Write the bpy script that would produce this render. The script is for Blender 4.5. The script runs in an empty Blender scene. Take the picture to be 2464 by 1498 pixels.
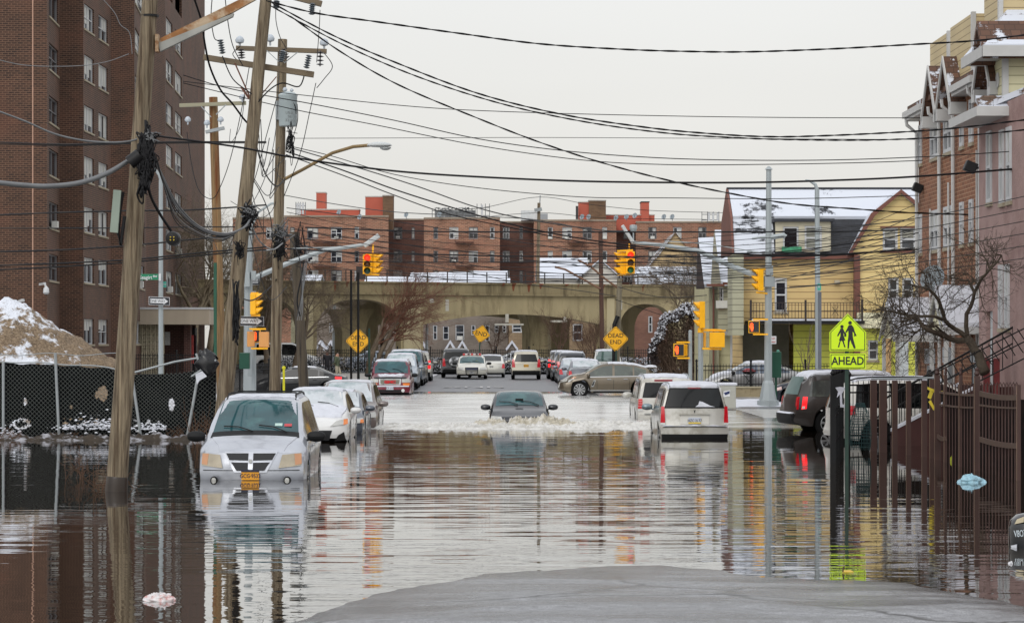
import bpy, bmesh, math, random
from mathutils import Vector, Matrix, noise
rnd = random.Random(7)
S = bpy.context.scene
COL = S.collection
# ---------------------------------------------------------------- camera, sky, sun, exposure
F = 6000.0; PX0 = 1195.0; PY0 = 818.0; CH = 2.6        # focal length and vanishing point on a 2464-wide picture, eye height over the water
cam = bpy.data.cameras.new('camera'); camo = bpy.data.objects.new('camera', cam); COL.objects.link(camo)
camo.location = (0, 0, CH); camo.rotation_euler = (math.radians(90), 0, 0)
cam.sensor_width = 36; cam.lens = 36*F/2464; cam.shift_x = (1232-PX0)/2464; cam.shift_y = (PY0-749)/2464
cam.clip_start = 0.5; cam.clip_end = 4000
S.camera = camo
S.view_settings.view_transform = 'Standard'; S.view_settings.look = 'None'; S.view_settings.gamma = 1
S.view_settings.exposure = 0.0
S.cycles.max_bounces = 6; S.cycles.glossy_bounces = 4; S.cycles.diffuse_bounces = 2; S.cycles.transmission_bounces = 4
S.cycles.sample_clamp_indirect = 6
W = bpy.data.worlds.new('World'); S.world = W; W.use_nodes = True
nt = W.node_tree; nt.nodes.clear()
def N(nt, t, **k):
    n = nt.nodes.new(t)
    for a, v in k.items(): setattr(n, a, v)
    return n
def L(nt, a, b): nt.links.new(a, b)
sky = N(nt, 'ShaderNodeTexSky', sky_type='NISHITA'); sky.sun_disc = False
sky.sun_elevation = math.radians(38); sky.sun_rotation = math.radians(200); sky.dust_density = 4; sky.air_density = 2
hs = N(nt, 'ShaderNodeHueSaturation'); hs.inputs['Saturation'].default_value = 0.12; L(nt, sky.outputs[0], hs.inputs['Color'])
b1 = N(nt, 'ShaderNodeBackground'); b1.inputs[1].default_value = 0.05; L(nt, hs.outputs[0], b1.inputs[0])
tc = N(nt, 'ShaderNodeTexCoord'); sp = N(nt, 'ShaderNodeSeparateXYZ'); L(nt, tc.outputs['Generated'], sp.inputs[0])
cr = N(nt, 'ShaderNodeValToRGB'); L(nt, sp.outputs[2], cr.inputs[0])
cr.color_ramp.elements[0].position = 0.0; cr.color_ramp.elements[0].color = (.66, .645, .60, 1)
cr.color_ramp.elements[1].position = 1.0; cr.color_ramp.elements[1].color = (1.12, 1.14, 1.2, 1)
for p_, c_ in ((.05, (.665, .655, .62, 1)), (.14, (.63, .635, .63, 1)), (.35, (.80, .81, .84, 1))):
    e = cr.color_ramp.elements.new(p_); e.color = c_
mp = N(nt, 'ShaderNodeMapping'); mp.inputs['Scale'].default_value = (2, 2, 9); L(nt, tc.outputs['Generated'], mp.inputs[0])
nz = N(nt, 'ShaderNodeTexNoise'); nz.inputs['Scale'].default_value = 1.3; nz.inputs['Detail'].default_value = 3; L(nt, mp.outputs[0], nz.inputs['Vector'])
mr = N(nt, 'ShaderNodeMapRange'); mr.inputs[1].default_value = .3; mr.inputs[2].default_value = .7; mr.inputs[3].default_value = .94; mr.inputs[4].default_value = 1.04; L(nt, nz.outputs[0], mr.inputs[0])
b2 = N(nt, 'ShaderNodeBackground'); L(nt, cr.outputs[0], b2.inputs[0]); L(nt, mr.outputs[0], b2.inputs[1])
ad = N(nt, 'ShaderNodeAddShader'); L(nt, b1.outputs[0], ad.inputs[0]); L(nt, b2.outputs[0], ad.inputs[1])
wo = N(nt, 'ShaderNodeOutputWorld'); L(nt, ad.outputs[0], wo.inputs[0])
sl = bpy.data.lights.new('sun', 'SUN'); sl.energy = 0.5; sl.angle = math.radians(25); sl.color = (1, .97, .92)
so = bpy.data.objects.new('sun', sl); COL.objects.link(so); so.rotation_euler = (math.radians(52), 0, math.radians(-20))

# ---------------------------------------------------------------- helpers
def P(px, py, D): return Vector(((px-PX0)*D/F, D, CH-(py-PY0)*D/F))
def Xat(px, D): return (px-PX0)*D/F
def Zat(py, D): return CH-(py-PY0)*D/F
def V(*a): return Vector(a)
def org(o):
    v = Vector((0, 0, 0))
    while o is not None: v += o.location; o = o.parent
    return v
def tag(o, label=None, cat=None, group=None, kind=None):
    if label: o['label'] = label
    if cat: o['category'] = cat
    if group: o['group'] = group
    if kind: o['kind'] = kind
    return o
def thing(name, label, cat, loc=(0, 0, 0), rz=0, group=None):
    o = bpy.data.objects.new(name, None); o.empty_display_size = .2; COL.objects.link(o)
    o.location = loc; o.rotation_euler = (0, 0, rz)
    return tag(o, label, cat, group)
def copy_tree(o, parent=None):
    c = o.copy(); COL.objects.link(c); c.parent = parent
    for ch in list(o.children): copy_tree(ch, c)
    return c

class MB:
    def __init__(s): s.v = []; s.f = []; s.m = []; s.mi = 0; s.uv = True
    def add(s, vs, fs):
        n = len(s.v); s.v += [Vector(v) for v in vs]
        for f in fs: s.f.append([n+i for i in f]); s.m.append(s.mi)
        return s
    def box(s, x0, x1, y0, y1, z0, z1):
        return s.add([(x0,y0,z0),(x1,y0,z0),(x1,y1,z0),(x0,y1,z0),(x0,y0,z1),(x1,y0,z1),(x1,y1,z1),(x0,y1,z1)],
            [(0,3,2,1),(4,5,6,7),(0,1,5,4),(1,2,6,5),(2,3,7,6),(3,0,4,7)])
    def cbox(s, c, sz, M=None):
        a, b, c_ = sz[0]/2, sz[1]/2, sz[2]/2
        vs = [Vector(v) for v in ((-a,-b,-c_),(a,-b,-c_),(a,b,-c_),(-a,b,-c_),(-a,-b,c_),(a,-b,c_),(a,b,c_),(-a,b,c_))]
        if M is not None: vs = [M @ v for v in vs]
        return s.add([v+Vector(c) for v in vs], [(0,3,2,1),(4,5,6,7),(0,1,5,4),(1,2,6,5),(2,3,7,6),(3,0,4,7)])
    def bar(s, p, q, w, h=None, up=(0,0,1)):
        h = h or w; p = Vector(p); q = Vector(q); d = (q-p)
        if d.length < 1e-6: return s
        d.normalize(); u = Vector(up)
        if abs(d.dot(u)) > .98: u = Vector((0,1,0))
        a = d.cross(u).normalized(); b = a.cross(d).normalized()
        vs = []
        for c in (p, q):
            for i, j in ((-1,-1),(1,-1),(1,1),(-1,1)): vs.append(c+a*i*w/2+b*j*h/2)
        return s.add(vs, [(3,2,1,0),(4,5,6,7),(0,1,5,4),(1,2,6,5),(2,3,7,6),(3,0,4,7)])
    def tube(s, pts, r, n=6, caps=True):
        pts = [Vector(p) for p in pts]; k = len(pts)
        rs = r if isinstance(r, (list, tuple)) else [r]*k
        up = None; vs = []; fs = []
        for i, p in enumerate(pts):
            d = (pts[min(i+1, k-1)]-pts[max(i-1, 0)])
            if d.length < 1e-9: d = Vector((0,0,1))
            d.normalize()
            if up is None:
                up = Vector((0,0,1)) if abs(d.z) < .9 else Vector((0,1,0))
            a = d.cross(up)
            if a.length < 1e-6: a = d.cross(Vector((1,0,0)))
            a.normalize(); b = a.cross(d).normalized(); up = b
            for j in range(n):
                t = 2*math.pi*j/n; vs.append(p+a*math.cos(t)*rs[i]+b*math.sin(t)*rs[i])
        for i in range(k-1):
            for j in range(n):
                j2 = (j+1) % n; fs.append((i*n+j, i*n+j2, (i+1)*n+j2, (i+1)*n+j))
        if caps: fs.append(tuple(range(n))[::-1]); fs.append(tuple((k-1)*n+j for j in range(n)))
        return s.add(vs, fs)
    def poly(s, pts): return s.add(pts, [tuple(range(len(pts)))])
    def prism(s, pts, d):
        d = Vector(d); n = len(pts); a = [Vector(p) for p in pts]; b = [p+d for p in a]
        fs = [tuple(range(n))[::-1], tuple(range(n, 2*n))]
        for i in range(n): j = (i+1) % n; fs.append((i, j, n+j, n+i))
        return s.add(a+b, fs)
    def lathe(s, c, prof, n=12, axis='z'):
        c = Vector(c); vs = []; fs = []
        for (r, h) in prof:
            for j in range(n):
                t = 2*math.pi*j/n; a, b = math.cos(t)*r, math.sin(t)*r
                vs.append(c+(Vector((a, b, h)) if axis == 'z' else Vector((a, h, b)) if axis == 'y' else Vector((h, a, b))))
        for i in range(len(prof)-1):
            for j in range(n):
                j2 = (j+1) % n; fs.append((i*n+j, i*n+j2, (i+1)*n+j2, (i+1)*n+j))
        fs.append(tuple(range(n))[::-1]); fs.append(tuple((len(prof)-1)*n+j for j in range(n)))
        return s.add(vs, fs)
    def grid(s, f, nu, nv):
        n = len(s.v)
        for i in range(nu+1):
            for j in range(nv+1): s.v.append(Vector(f(i/nu, j/nv)))
        for i in range(nu):
            for j in range(nv):
                a = n+i*(nv+1)+j; s.f.append([a, a+nv+1, a+nv+2, a+1]); s.m.append(s.mi)
        return s
    def build(s, name, mat, parent=None, smooth=False, world=True, bevel=0, fix=True, kind=None, angle=None):
        o_ = org(parent) if (world and parent is not None) else Vector((0,0,0))
        me = bpy.data.meshes.new(name)
        me.from_pydata([v-o_ for v in s.v], [], s.f)
        mats = mat if isinstance(mat, (list, tuple)) else [mat]
        for m in mats: me.materials.append(m)
        if len(mats) > 1: me.polygons.foreach_set('material_index', s.m)
        if fix:
            bm = bmesh.new(); bm.from_mesh(me); bmesh.ops.recalc_face_normals(bm, faces=bm.faces); bm.to_mesh(me); bm.free()
        if s.uv: boxuv(me, o_)
        if smooth:
            me.shade_smooth()
            if angle: me.set_sharp_from_angle(angle=math.radians(angle))
        o = bpy.data.objects.new(name, me); COL.objects.link(o); o.parent = parent
        if bevel:
            b = o.modifiers.new('bevel', 'BEVEL'); b.width = bevel; b.segments = 2; b.limit_method = 'ANGLE'
        if kind: o['kind'] = kind
        return o
def boxuv(me, off):
    uv = me.uv_layers.new(name='uv').data
    vs = me.vertices
    for p in me.polygons:
        n = p.normal
        if abs(n.z) > .75: t = Vector((1,0,0)); b = Vector((0,1,0))
        else:
            t = Vector((-n.y, n.x, 0)); t.normalize(); b = Vector((0,0,1))
        for li in p.loop_indices:
            c = vs[me.loops[li].vertex_index].co + off
            uv[li].uv = (c.dot(t), c.dot(b))

KG = .86
def lin(c): return tuple(KG*((x/255)/12.92 if x/255 <= .04045 else ((x/255+.055)/1.055)**2.4) for x in c)
_mc = {}
def mat(name, rgb=(128,128,128), rough=.6, metal=0, var=.12, vs=3.0, bump=0, bs=20, k=1.1, coat=0, emit=None, es=1, alpha=None, spec=.5, dirt=None, ds=1.5, streak=False):
    """rgb: picture-like sRGB colour; k scales its linear albedo; var: lightness mottling; dirt: second colour in blotches"""
    if name in _mc: return _mc[name]
    m = bpy.data.materials.new(name); m.use_nodes = True; t = m.node_tree; b = t.nodes['Principled BSDF']
    base = [min(.9, x*k) for x in lin(rgb)]
    b.inputs['Roughness'].default_value = rough; b.inputs['Metallic'].default_value = metal
    b.inputs['Specular IOR Level'].default_value = spec
    if coat: b.inputs['Coat Weight'].default_value = coat; b.inputs['Coat Roughness'].default_value = .05
    tc = N(t, 'ShaderNodeTexCoord'); src = tc.outputs['Object']
    if streak:
        mp = N(t, 'ShaderNodeMapping'); mp.inputs['Scale'].default_value = streak if isinstance(streak, tuple) else (1, 1, .12); L(t, src, mp.inputs[0]); src = mp.outputs[0]
    col = None
    if var:
        n = N(t, 'ShaderNodeTexNoise'); n.inputs['Scale'].default_value = vs; n.inputs['Detail'].default_value = 4; L(t, src, n.inputs['Vector'])
        r = N(t, 'ShaderNodeMapRange'); r.inputs[1].default_value = .25; r.inputs[2].default_value = .75; r.inputs[3].default_value = 1-var; r.inputs[4].default_value = 1+var; L(t, n.outputs[0], r.inputs[0])
        mx = N(t, 'ShaderNodeMix', data_type='RGBA', blend_type='MULTIPLY'); mx.inputs[0].default_value = 1
        mx.inputs[6].default_value = (*base, 1); L(t, r.outputs[0], mx.inputs[7]); col = mx.outputs[2]
    if dirt:
        n2 = N(t, 'ShaderNodeTexNoise'); n2.inputs['Scale'].default_value = ds; n2.inputs['Detail'].default_value = 6; n2.inputs['Roughness'].default_value = .65; L(t, src, n2.inputs['Vector'])
        r2 = N(t, 'ShaderNodeMapRange'); r2.inputs[1].default_value = .48; r2.inputs[2].default_value = .62; L(t, n2.outputs[0], r2.inputs[0])
        m2 = N(t, 'ShaderNodeMix', data_type='RGBA'); L(t, r2.outputs[0], m2.inputs[0])
        if col: L(t, col, m2.inputs[6])
        else: m2.inputs[6].default_value = (*base, 1)
        m2.inputs[7].default_value = (*[x*k for x in lin(dirt)], 1); col = m2.outputs[2]
    if col: L(t, col, b.inputs['Base Color'])
    else: b.inputs['Base Color'].default_value = (*base, 1)
    if bump:
        n3 = N(t, 'ShaderNodeTexNoise'); n3.inputs['Scale'].default_value = bs; n3.inputs['Detail'].default_value = 3; L(t, src, n3.inputs['Vector'])
        bp = N(t, 'ShaderNodeBump'); bp.inputs['Strength'].default_value = bump; bp.inputs['Distance'].default_value = .05; L(t, n3.outputs[0], bp.inputs['Height']); L(t, bp.outputs[0], b.inputs['Normal'])
    if emit:
        b.inputs['Emission Color'].default_value = (*lin(emit), 1); b.inputs['Emission Strength'].default_value = es
    _mc[name] = m; return m
def brickmat(name, c1, c2, mortar, bw=.21, bh=.076, ms=.012, k=1.0, blotch=None, rough=.85):
    if name in _mc: return _mc[name]
    m = bpy.data.materials.new(name); m.use_nodes = True; t = m.node_tree; b = t.nodes['Principled BSDF']; b.inputs['Roughness'].default_value = rough
    u = N(t, 'ShaderNodeUVMap'); br = N(t, 'ShaderNodeTexBrick'); L(t, u.outputs[0], br.inputs['Vector'])
    br.inputs['Color1'].default_value = (*[x*k for x in lin(c1)], 1); br.inputs['Color2'].default_value = (*[x*k for x in lin(c2)], 1); br.inputs['Mortar'].default_value = (*[x*k for x in lin(mortar)], 1)
    br.inputs['Scale'].default_value = 1; br.inputs['Brick Width'].default_value = bw; br.inputs['Row Height'].default_value = bh; br.inputs['Mortar Size'].default_value = ms; br.inputs['Mortar Smooth'].default_value = .2
    n = N(t, 'ShaderNodeTexNoise'); n.inputs['Scale'].default_value = .5; n.inputs['Detail'].default_value = 6; L(t, u.outputs[0], n.inputs['Vector'])
    r = N(t, 'ShaderNodeMapRange'); r.inputs[1].default_value = .3; r.inputs[2].default_value = .7; r.inputs[3].default_value = .78; r.inputs[4].default_value = 1.2; L(t, n.outputs[0], r.inputs[0])
    mx = N(t, 'ShaderNodeMix', data_type='RGBA', blend_type='MULTIPLY'); mx.inputs[0].default_value = 1; L(t, br.outputs['Color'], mx.inputs[6]); L(t, r.outputs[0], mx.inputs[7]); col = mx.outputs[2]
    if blotch:
        n2 = N(t, 'ShaderNodeTexNoise'); n2.inputs['Scale'].default_value = .25; n2.inputs['Detail'].default_value = 5; L(t, u.outputs[0], n2.inputs['Vector'])
        r2 = N(t, 'ShaderNodeMapRange'); r2.inputs[1].default_value = .5; r2.inputs[2].default_value = .7; r2.inputs[4].default_value = .6; L(t, n2.outputs[0], r2.inputs[0])
        m2 = N(t, 'ShaderNodeMix', data_type='RGBA'); L(t, r2.outputs[0], m2.inputs[0]); L(t, col, m2.inputs[6]); m2.inputs[7].default_value = (*lin(blotch), 1); col = m2.outputs[2]
    L(t, col, b.inputs['Base Color'])
    bp = N(t, 'ShaderNodeBump'); bp.inputs['Strength'].default_value = .3; bp.inputs['Distance'].default_value = .01; bp.invert = True; L(t, br.outputs['Fac'], bp.inputs['Height']); L(t, bp.outputs[0], b.inputs['Normal'])
    _mc[name] = m; return m
def siding(name, c, h=.2, line=(90,80,60), k=1.1, lw=.1, vertical=False, snow=0):
    """clapboard: a saw-tooth bump and a thin dark lap line per board"""
    if name in _mc: return _mc[name]
    m = bpy.data.materials.new(name); m.use_nodes = True; t = m.node_tree; b = t.nodes['Principled BSDF']; b.inputs['Roughness'].default_value = .6
    u = N(t, 'ShaderNodeUVMap'); s = N(t, 'ShaderNodeSeparateXYZ'); L(t, u.outputs[0], s.inputs[0])
    d = N(t, 'ShaderNodeMath', operation='DIVIDE'); L(t, s.outputs[0 if vertical else 1], d.inputs[0]); d.inputs[1].default_value = h
    f = N(t, 'ShaderNodeMath', operation='FRACT'); L(t, d.outputs[0], f.inputs[0])
    lt = N(t, 'ShaderNodeMath', operation='LESS_THAN'); L(t, f.outputs[0], lt.inputs[0]); lt.inputs[1].default_value = lw
    n = N(t, 'ShaderNodeTexNoise'); n.inputs['Scale'].default_value = .8; n.inputs['Detail'].default_value = 5; L(t, u.outputs[0], n.inputs['Vector'])
    r = N(t, 'ShaderNodeMapRange'); r.inputs[1].default_value = .3; r.inputs[2].default_value = .7; r.inputs[3].default_value = .9; r.inputs[4].default_value = 1.08; L(t, n.outputs[0], r.inputs[0])
    mx = N(t, 'ShaderNodeMix', data_type='RGBA'); L(t, lt.outputs[0], mx.inputs[0]); mx.inputs[6].default_value = (*[x*k for x in lin(c)], 1); mx.inputs[7].default_value = (*[x*k for x in lin(line)], 1)
    mu = N(t, 'ShaderNodeMix', data_type='RGBA', blend_type='MULTIPLY'); mu.inputs[0].default_value = 1; L(t, mx.outputs[2], mu.inputs[6]); L(t, r.outputs[0], mu.inputs[7]); L(t, mu.outputs[2], b.inputs['Base Color'])
    bp = N(t, 'ShaderNodeBump'); bp.inputs['Strength'].default_value = .6; bp.inputs['Distance'].default_value = .03; bp.invert = True; L(t, f.outputs[0], bp.inputs['Height']); L(t, bp.outputs[0], b.inputs['Normal'])
    _mc[name] = m; return m
def snowmix(name, under, amt=.5, sc=1.2, stretch=(1,1,1), c1=None, shingle=.18):
    """roof covering with snow lying on it in patches; amt 0..1 is how much"""
    if name in _mc: return _mc[name]
    m = bpy.data.materials.new(name); m.use_nodes = True; t = m.node_tree; b = t.nodes['Principled BSDF']; b.inputs['Roughness'].default_value = .75
    u = N(t, 'ShaderNodeUVMap'); br = N(t, 'ShaderNodeTexBrick'); L(t, u.outputs[0], br.inputs['Vector'])
    c = [x*1.1 for x in lin(under)]; c2 = [x*.6 for x in c]
    br.inputs['Color1'].default_value = (*c, 1); br.inputs['Color2'].default_value = (*c2, 1); br.inputs['Mortar'].default_value = (*[x*.4 for x in c], 1)
    br.inputs['Scale'].default_value = 1; br.inputs['Brick Width'].default_value = shingle*1.6; br.inputs['Row Height'].default_value = shingle; br.inputs['Mortar Size'].default_value = .012
    tc = N(t, 'ShaderNodeTexCoord'); mp = N(t, 'ShaderNodeMapping'); mp.inputs['Scale'].default_value = stretch; L(t, tc.outputs['Object'], mp.inputs[0])
    n = N(t, 'ShaderNodeTexNoise'); n.inputs['Scale'].default_value = sc; n.inputs['Detail'].default_value = 8; n.inputs['Roughness'].default_value = .65; L(t, mp.outputs[0], n.inputs['Vector'])
    a = N(t, 'ShaderNodeMath', operation='SUBTRACT'); L(t, n.outputs[0], a.inputs[0]); mm = N(t, 'ShaderNodeMath', operation='MULTIPLY'); L(t, br.outputs['Fac'], mm.inputs[0]); mm.inputs[1].default_value = .02; L(t, mm.outputs[0], a.inputs[1])
    r = N(t, 'ShaderNodeMapRange'); lo = .72-amt*.44; r.inputs[1].default_value = lo-.015; r.inputs[2].default_value = lo+.015; L(t, a.outputs[0], r.inputs[0])
    mx = N(t, 'ShaderNodeMix', data_type='RGBA'); L(t, r.outputs[0], mx.inputs[0]); L(t, br.outputs['Color'], mx.inputs[6]); mx.inputs[7].default_value = (.56, .59, .65, 1)
    L(t, mx.outputs[2], b.inputs['Base Color'])
    bp = N(t, 'ShaderNodeBump'); bp.inputs['Strength'].default_value = .5; bp.inputs['Distance'].default_value = .04; L(t, r.outputs[0], bp.inputs['Height']); L(t, bp.outputs[0], b.inputs['Normal'])
    _mc[name] = m; return m
_font = {}
def text(s, name, m, parent, M, size, thick=.004, align='CENTER', sx=1.0, bold=0.0):
    """lettering as a mesh; M places it (x right, y up, z towards the reader)"""
    cu = bpy.data.curves.new(name, 'FONT'); cu.body = s; cu.size = size; cu.align_x = align; cu.align_y = 'CENTER'; cu.extrude = thick; cu.resolution_u = 3; cu.offset = bold; cu.space_line = 1.0
    tmp = bpy.data.objects.new(name, cu); COL.objects.link(tmp); bpy.context.view_layer.update()
    me = bpy.data.meshes.new_from_object(tmp.evaluated_get(bpy.context.evaluated_depsgraph_get()))
    bpy.data.objects.remove(tmp); bpy.data.curves.remove(cu)
    o_ = org(parent) if parent is not None else Vector((0,0,0))
    me.transform(Matrix.Translation(-o_) @ M @ Matrix.Diagonal((sx, 1, 1, 1)))
    me.materials.clear(); me.materials.append(m); me.name = name
    o = bpy.data.objects.new(name, me); COL.objects.link(o); o.parent = parent
    return o
def face_cam(p, rz=0, tilt=0): return Matrix.Translation(Vector(p)) @ Matrix.Rotation(rz, 4, 'Z') @ Matrix.Rotation(math.radians(90), 4, 'X') @ Matrix.Rotation(tilt, 4, 'Z')
SNOW = mat('snow', (240,243,252), .7, var=.08, vs=6, bump=.6, bs=9, k=.76)
BLACK = mat('black_paint', (14,14,16), .5, var=.2, k=.9, spec=.35)
GLASS = mat('dark_glass', (38,46,50), .08, var=0, spec=.9, k=.6)
WOOD = mat('weathered_pole_wood', (136,122,100), .85, var=.5, vs=26, bump=1, bs=40, streak=(1,1,.04), dirt=(82,66,48), ds=11, k=1.0)
WOODB = mat('brown_pole_wood', (142,114,78), .85, var=.4, vs=18, bump=1, bs=40, streak=(1,1,.06), dirt=(122,72,34), ds=4, k=1.0)
WOODD = mat('dark_pole_wood', (84,74,60), .85, var=.3, vs=8, bump=.6, bs=30, streak=(1,1,.06), dirt=(46,40,34), ds=5, k=1.0)
GALV = mat('galvanised_steel', (158,164,166), .45, metal=.25, var=.08, k=1.0)
WIRE = mat('cable_black', (16,16,20), .6, var=0, k=.8, spec=.3)
WIREG = mat('cable_grey', (120,122,124), .5, var=.15, k=.9)
YEL = mat('signal_yellow', (250,178,8), .4, var=.07, k=1.15)
# ---------------------------------------------------------------- ground, water, kerbs, snow
SHORE = [(-9,14),(-4,19),(-2.6,21.3),(-1.89,22.94),(-1.4,25.08),(-.86,26.58),(.02,28),(.98,28.6),(1.94,28.7),(2.61,28.3),(3.0,27.6),(3.63,27),(4.45,26.6),(4.9,25.5),(5.3,24.1),(6.5,21.5),(9,17)]
def shore(x):
    if x <= SHORE[0][0]: return SHORE[0][1]
    for (a, b), (c, d) in zip(SHORE, SHORE[1:]):
        if x <= c: return b+(d-b)*(x-a)/(c-a)
    return SHORE[-1][1]
def sst(a, b, x):
    t = max(0, min(1, (x-a)/(b-a))); return t*t*(3-2*t)
def ground_z(x, y):
    d = shore(x)-y
    n = noise.noise(Vector((x*.9, y*.5, 0)))*.008+noise.noise(Vector((x*3, y*2, 3)))*.005+noise.noise(Vector((x*11, y*7, 3)))*.002
    if y < 45:
        return (min(.16, d*.011) if d > 0 else max(-.4, d*.03))+n
    z = -.4
    far = sst(112, 132, y)*(.52+.0*x)
    side = 0
    if x < -6: side = sst(-6, -7.2, x)*.42*sst(64, 70, y)
    if x > 8.6: side = max(side, sst(8.6, 9.2, x)*.5*sst(88, 97, y))
    return z+max(far, side if y < 112 else max(side, far))+n*(.4)
def axis(pts):
    o = []
    for a, b, n in pts: o += [a+(b-a)*i/n for i in range(n)]
    return o+[pts[-1][1]]
xs = axis([(-140,-30,8),(-30,-8,16),(-8,10,80),(10,30,16),(30,140,8)]); ys = axis([(4,18,8),(18,32,90),(32,60,18),(60,140,50),(140,420,14)])
gm = MB()
for x in xs:
    for y in ys: gm.v.append(Vector((x, y, ground_z(x, y))))
ny = len(ys)
for i in range(len(xs)-1):
    for j in range(ny-1): a = i*ny+j; gm.f.append([a, a+ny, a+ny+1, a+1]); gm.m.append(0)
# wet asphalt
def asphalt():
    m = bpy.data.materials.new('wet_asphalt'); m.use_nodes = True; t = m.node_tree; b = t.nodes['Principled BSDF']
    tc = N(t, 'ShaderNodeTexCoord'); o = tc.outputs['Object']
    def nz(sc, det=4, st=None, rough=.5):
        n = N(t, 'ShaderNodeTexNoise'); n.inputs['Scale'].default_value = sc; n.inputs['Detail'].default_value = det; n.inputs['Roughness'].default_value = rough
        if st: mp = N(t, 'ShaderNodeMapping'); mp.inputs['Scale'].default_value = st; L(t, o, mp.inputs[0]); L(t, mp.outputs[0], n.inputs['Vector'])
        else: L(t, o, n.inputs['Vector'])
        return n.outputs[0]
    def mr(i, a, b_, c, d):
        r = N(t, 'ShaderNodeMapRange'); r.inputs[1].default_value = a; r.inputs[2].default_value = b_; r.inputs[3].default_value = c; r.inputs[4].default_value = d; L(t, i, r.inputs[0]); return r.outputs[0]
    patches = nz(.8, 6, (.4, 1.1, 1), .62); fine = nz(55, 2); gran = nz(9, 5)
    wet = mr(patches, .40, .60, 0, 1)
    c1 = N(t, 'ShaderNodeMix', data_type='RGBA'); L(t, wet, c1.inputs[0]); c1.inputs[6].default_value = (.20, .203, .213, 1); c1.inputs[7].default_value = (.05, .052, .059, 1)  # lighter patches put the wet sheen into the base colour
    mu = N(t, 'ShaderNodeMix', data_type='RGBA', blend_type='MULTIPLY'); mu.inputs[0].default_value = 1; L(t, c1.outputs[2], mu.inputs[6]); L(t, mr(fine, .3, .7, .35, 1.7), mu.inputs[7])
    mu2 = N(t, 'ShaderNodeMix', data_type='RGBA', blend_type='MULTIPLY'); mu2.inputs[0].default_value = 1; L(t, mu.outputs[2], mu2.inputs[6]); L(t, mr(gran, .3, .7, .65, 1.35), mu2.inputs[7])
    # dark tar speckles
    vo = N(t, 'ShaderNodeTexVoronoi'); vo.inputs['Scale'].default_value = 5; L(t, o, vo.inputs['Vector'])
    sp = mr(vo.outputs['Distance'], .07, .085, 1, 0)
    m3 = N(t, 'ShaderNodeMix', data_type='RGBA'); L(t, sp, m3.inputs[0]); L(t, mu2.outputs[2], m3.inputs[6]); m3.inputs[7].default_value = (.012, .012, .013, 1)
    # cracks
    vc = N(t, 'ShaderNodeTexVoronoi', feature='DISTANCE_TO_EDGE'); vc.inputs['Scale'].default_value = .30
    ds = N(t, 'ShaderNodeTexNoise'); ds.inputs['Scale'].default_value = 1.6; ds.inputs['Detail'].default_value = 5; L(t, o, ds.inputs['Vector'])
    mxv = N(t, 'ShaderNodeMix', data_type='VECTOR'); mxv.inputs[0].default_value = .35; L(t, o, mxv.inputs[4]); L(t, ds.outputs['Color'], mxv.inputs[5]); L(t, mxv.outputs[1], vc.inputs['Vector'])
    ck = mr(vc.outputs[0], .002, .010, 1, 0)
    m4 = N(t, 'ShaderNodeMix', data_type='RGBA'); L(t, ck, m4.inputs[0]); L(t, m3.outputs[2], m4.inputs[6]); m4.inputs[7].default_value = (.01, .01, .011, 1)
    g = N(t, 'ShaderNodeNewGeometry'); sz = N(t, 'ShaderNodeSeparateXYZ'); L(t, g.outputs['Position'], sz.inputs[0]); zz = N(t, 'ShaderNodeMath', operation='MULTIPLY_ADD'); L(t, patches, zz.inputs[0]); zz.inputs[1].default_value = -.06; L(t, sz.outputs[2], zz.inputs[2])
    mar = mr(zz.outputs[0], -.028, .012, 1, 0); m5 = N(t, 'ShaderNodeMix', data_type='RGBA', blend_type='MULTIPLY'); L(t, mar, m5.inputs[0]); L(t, m4.outputs[2], m5.inputs[6]); m5.inputs[7].default_value = (.30, .29, .28, 1)
    L(t, m5.outputs[2], b.inputs['Base Color']); ro = N(t, 'ShaderNodeMath', operation='MULTIPLY'); L(t, mr(wet, 0, 1, .50, .24), ro.inputs[0]); L(t, mr(mar, 0, 1, 1, .35), ro.inputs[1]); L(t, ro.outputs[0], b.inputs['Roughness'])
    bp = N(t, 'ShaderNodeBump'); bp.inputs['Strength'].default_value = .35; bp.inputs['Distance'].default_value = .02; L(t, fine, bp.inputs['Height']); L(t, bp.outputs[0], b.inputs['Normal'])
    return m
ASPH = asphalt()
gm.uv = False
gm.build('ground', ASPH, smooth=True, kind='structure', fix=False)
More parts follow.
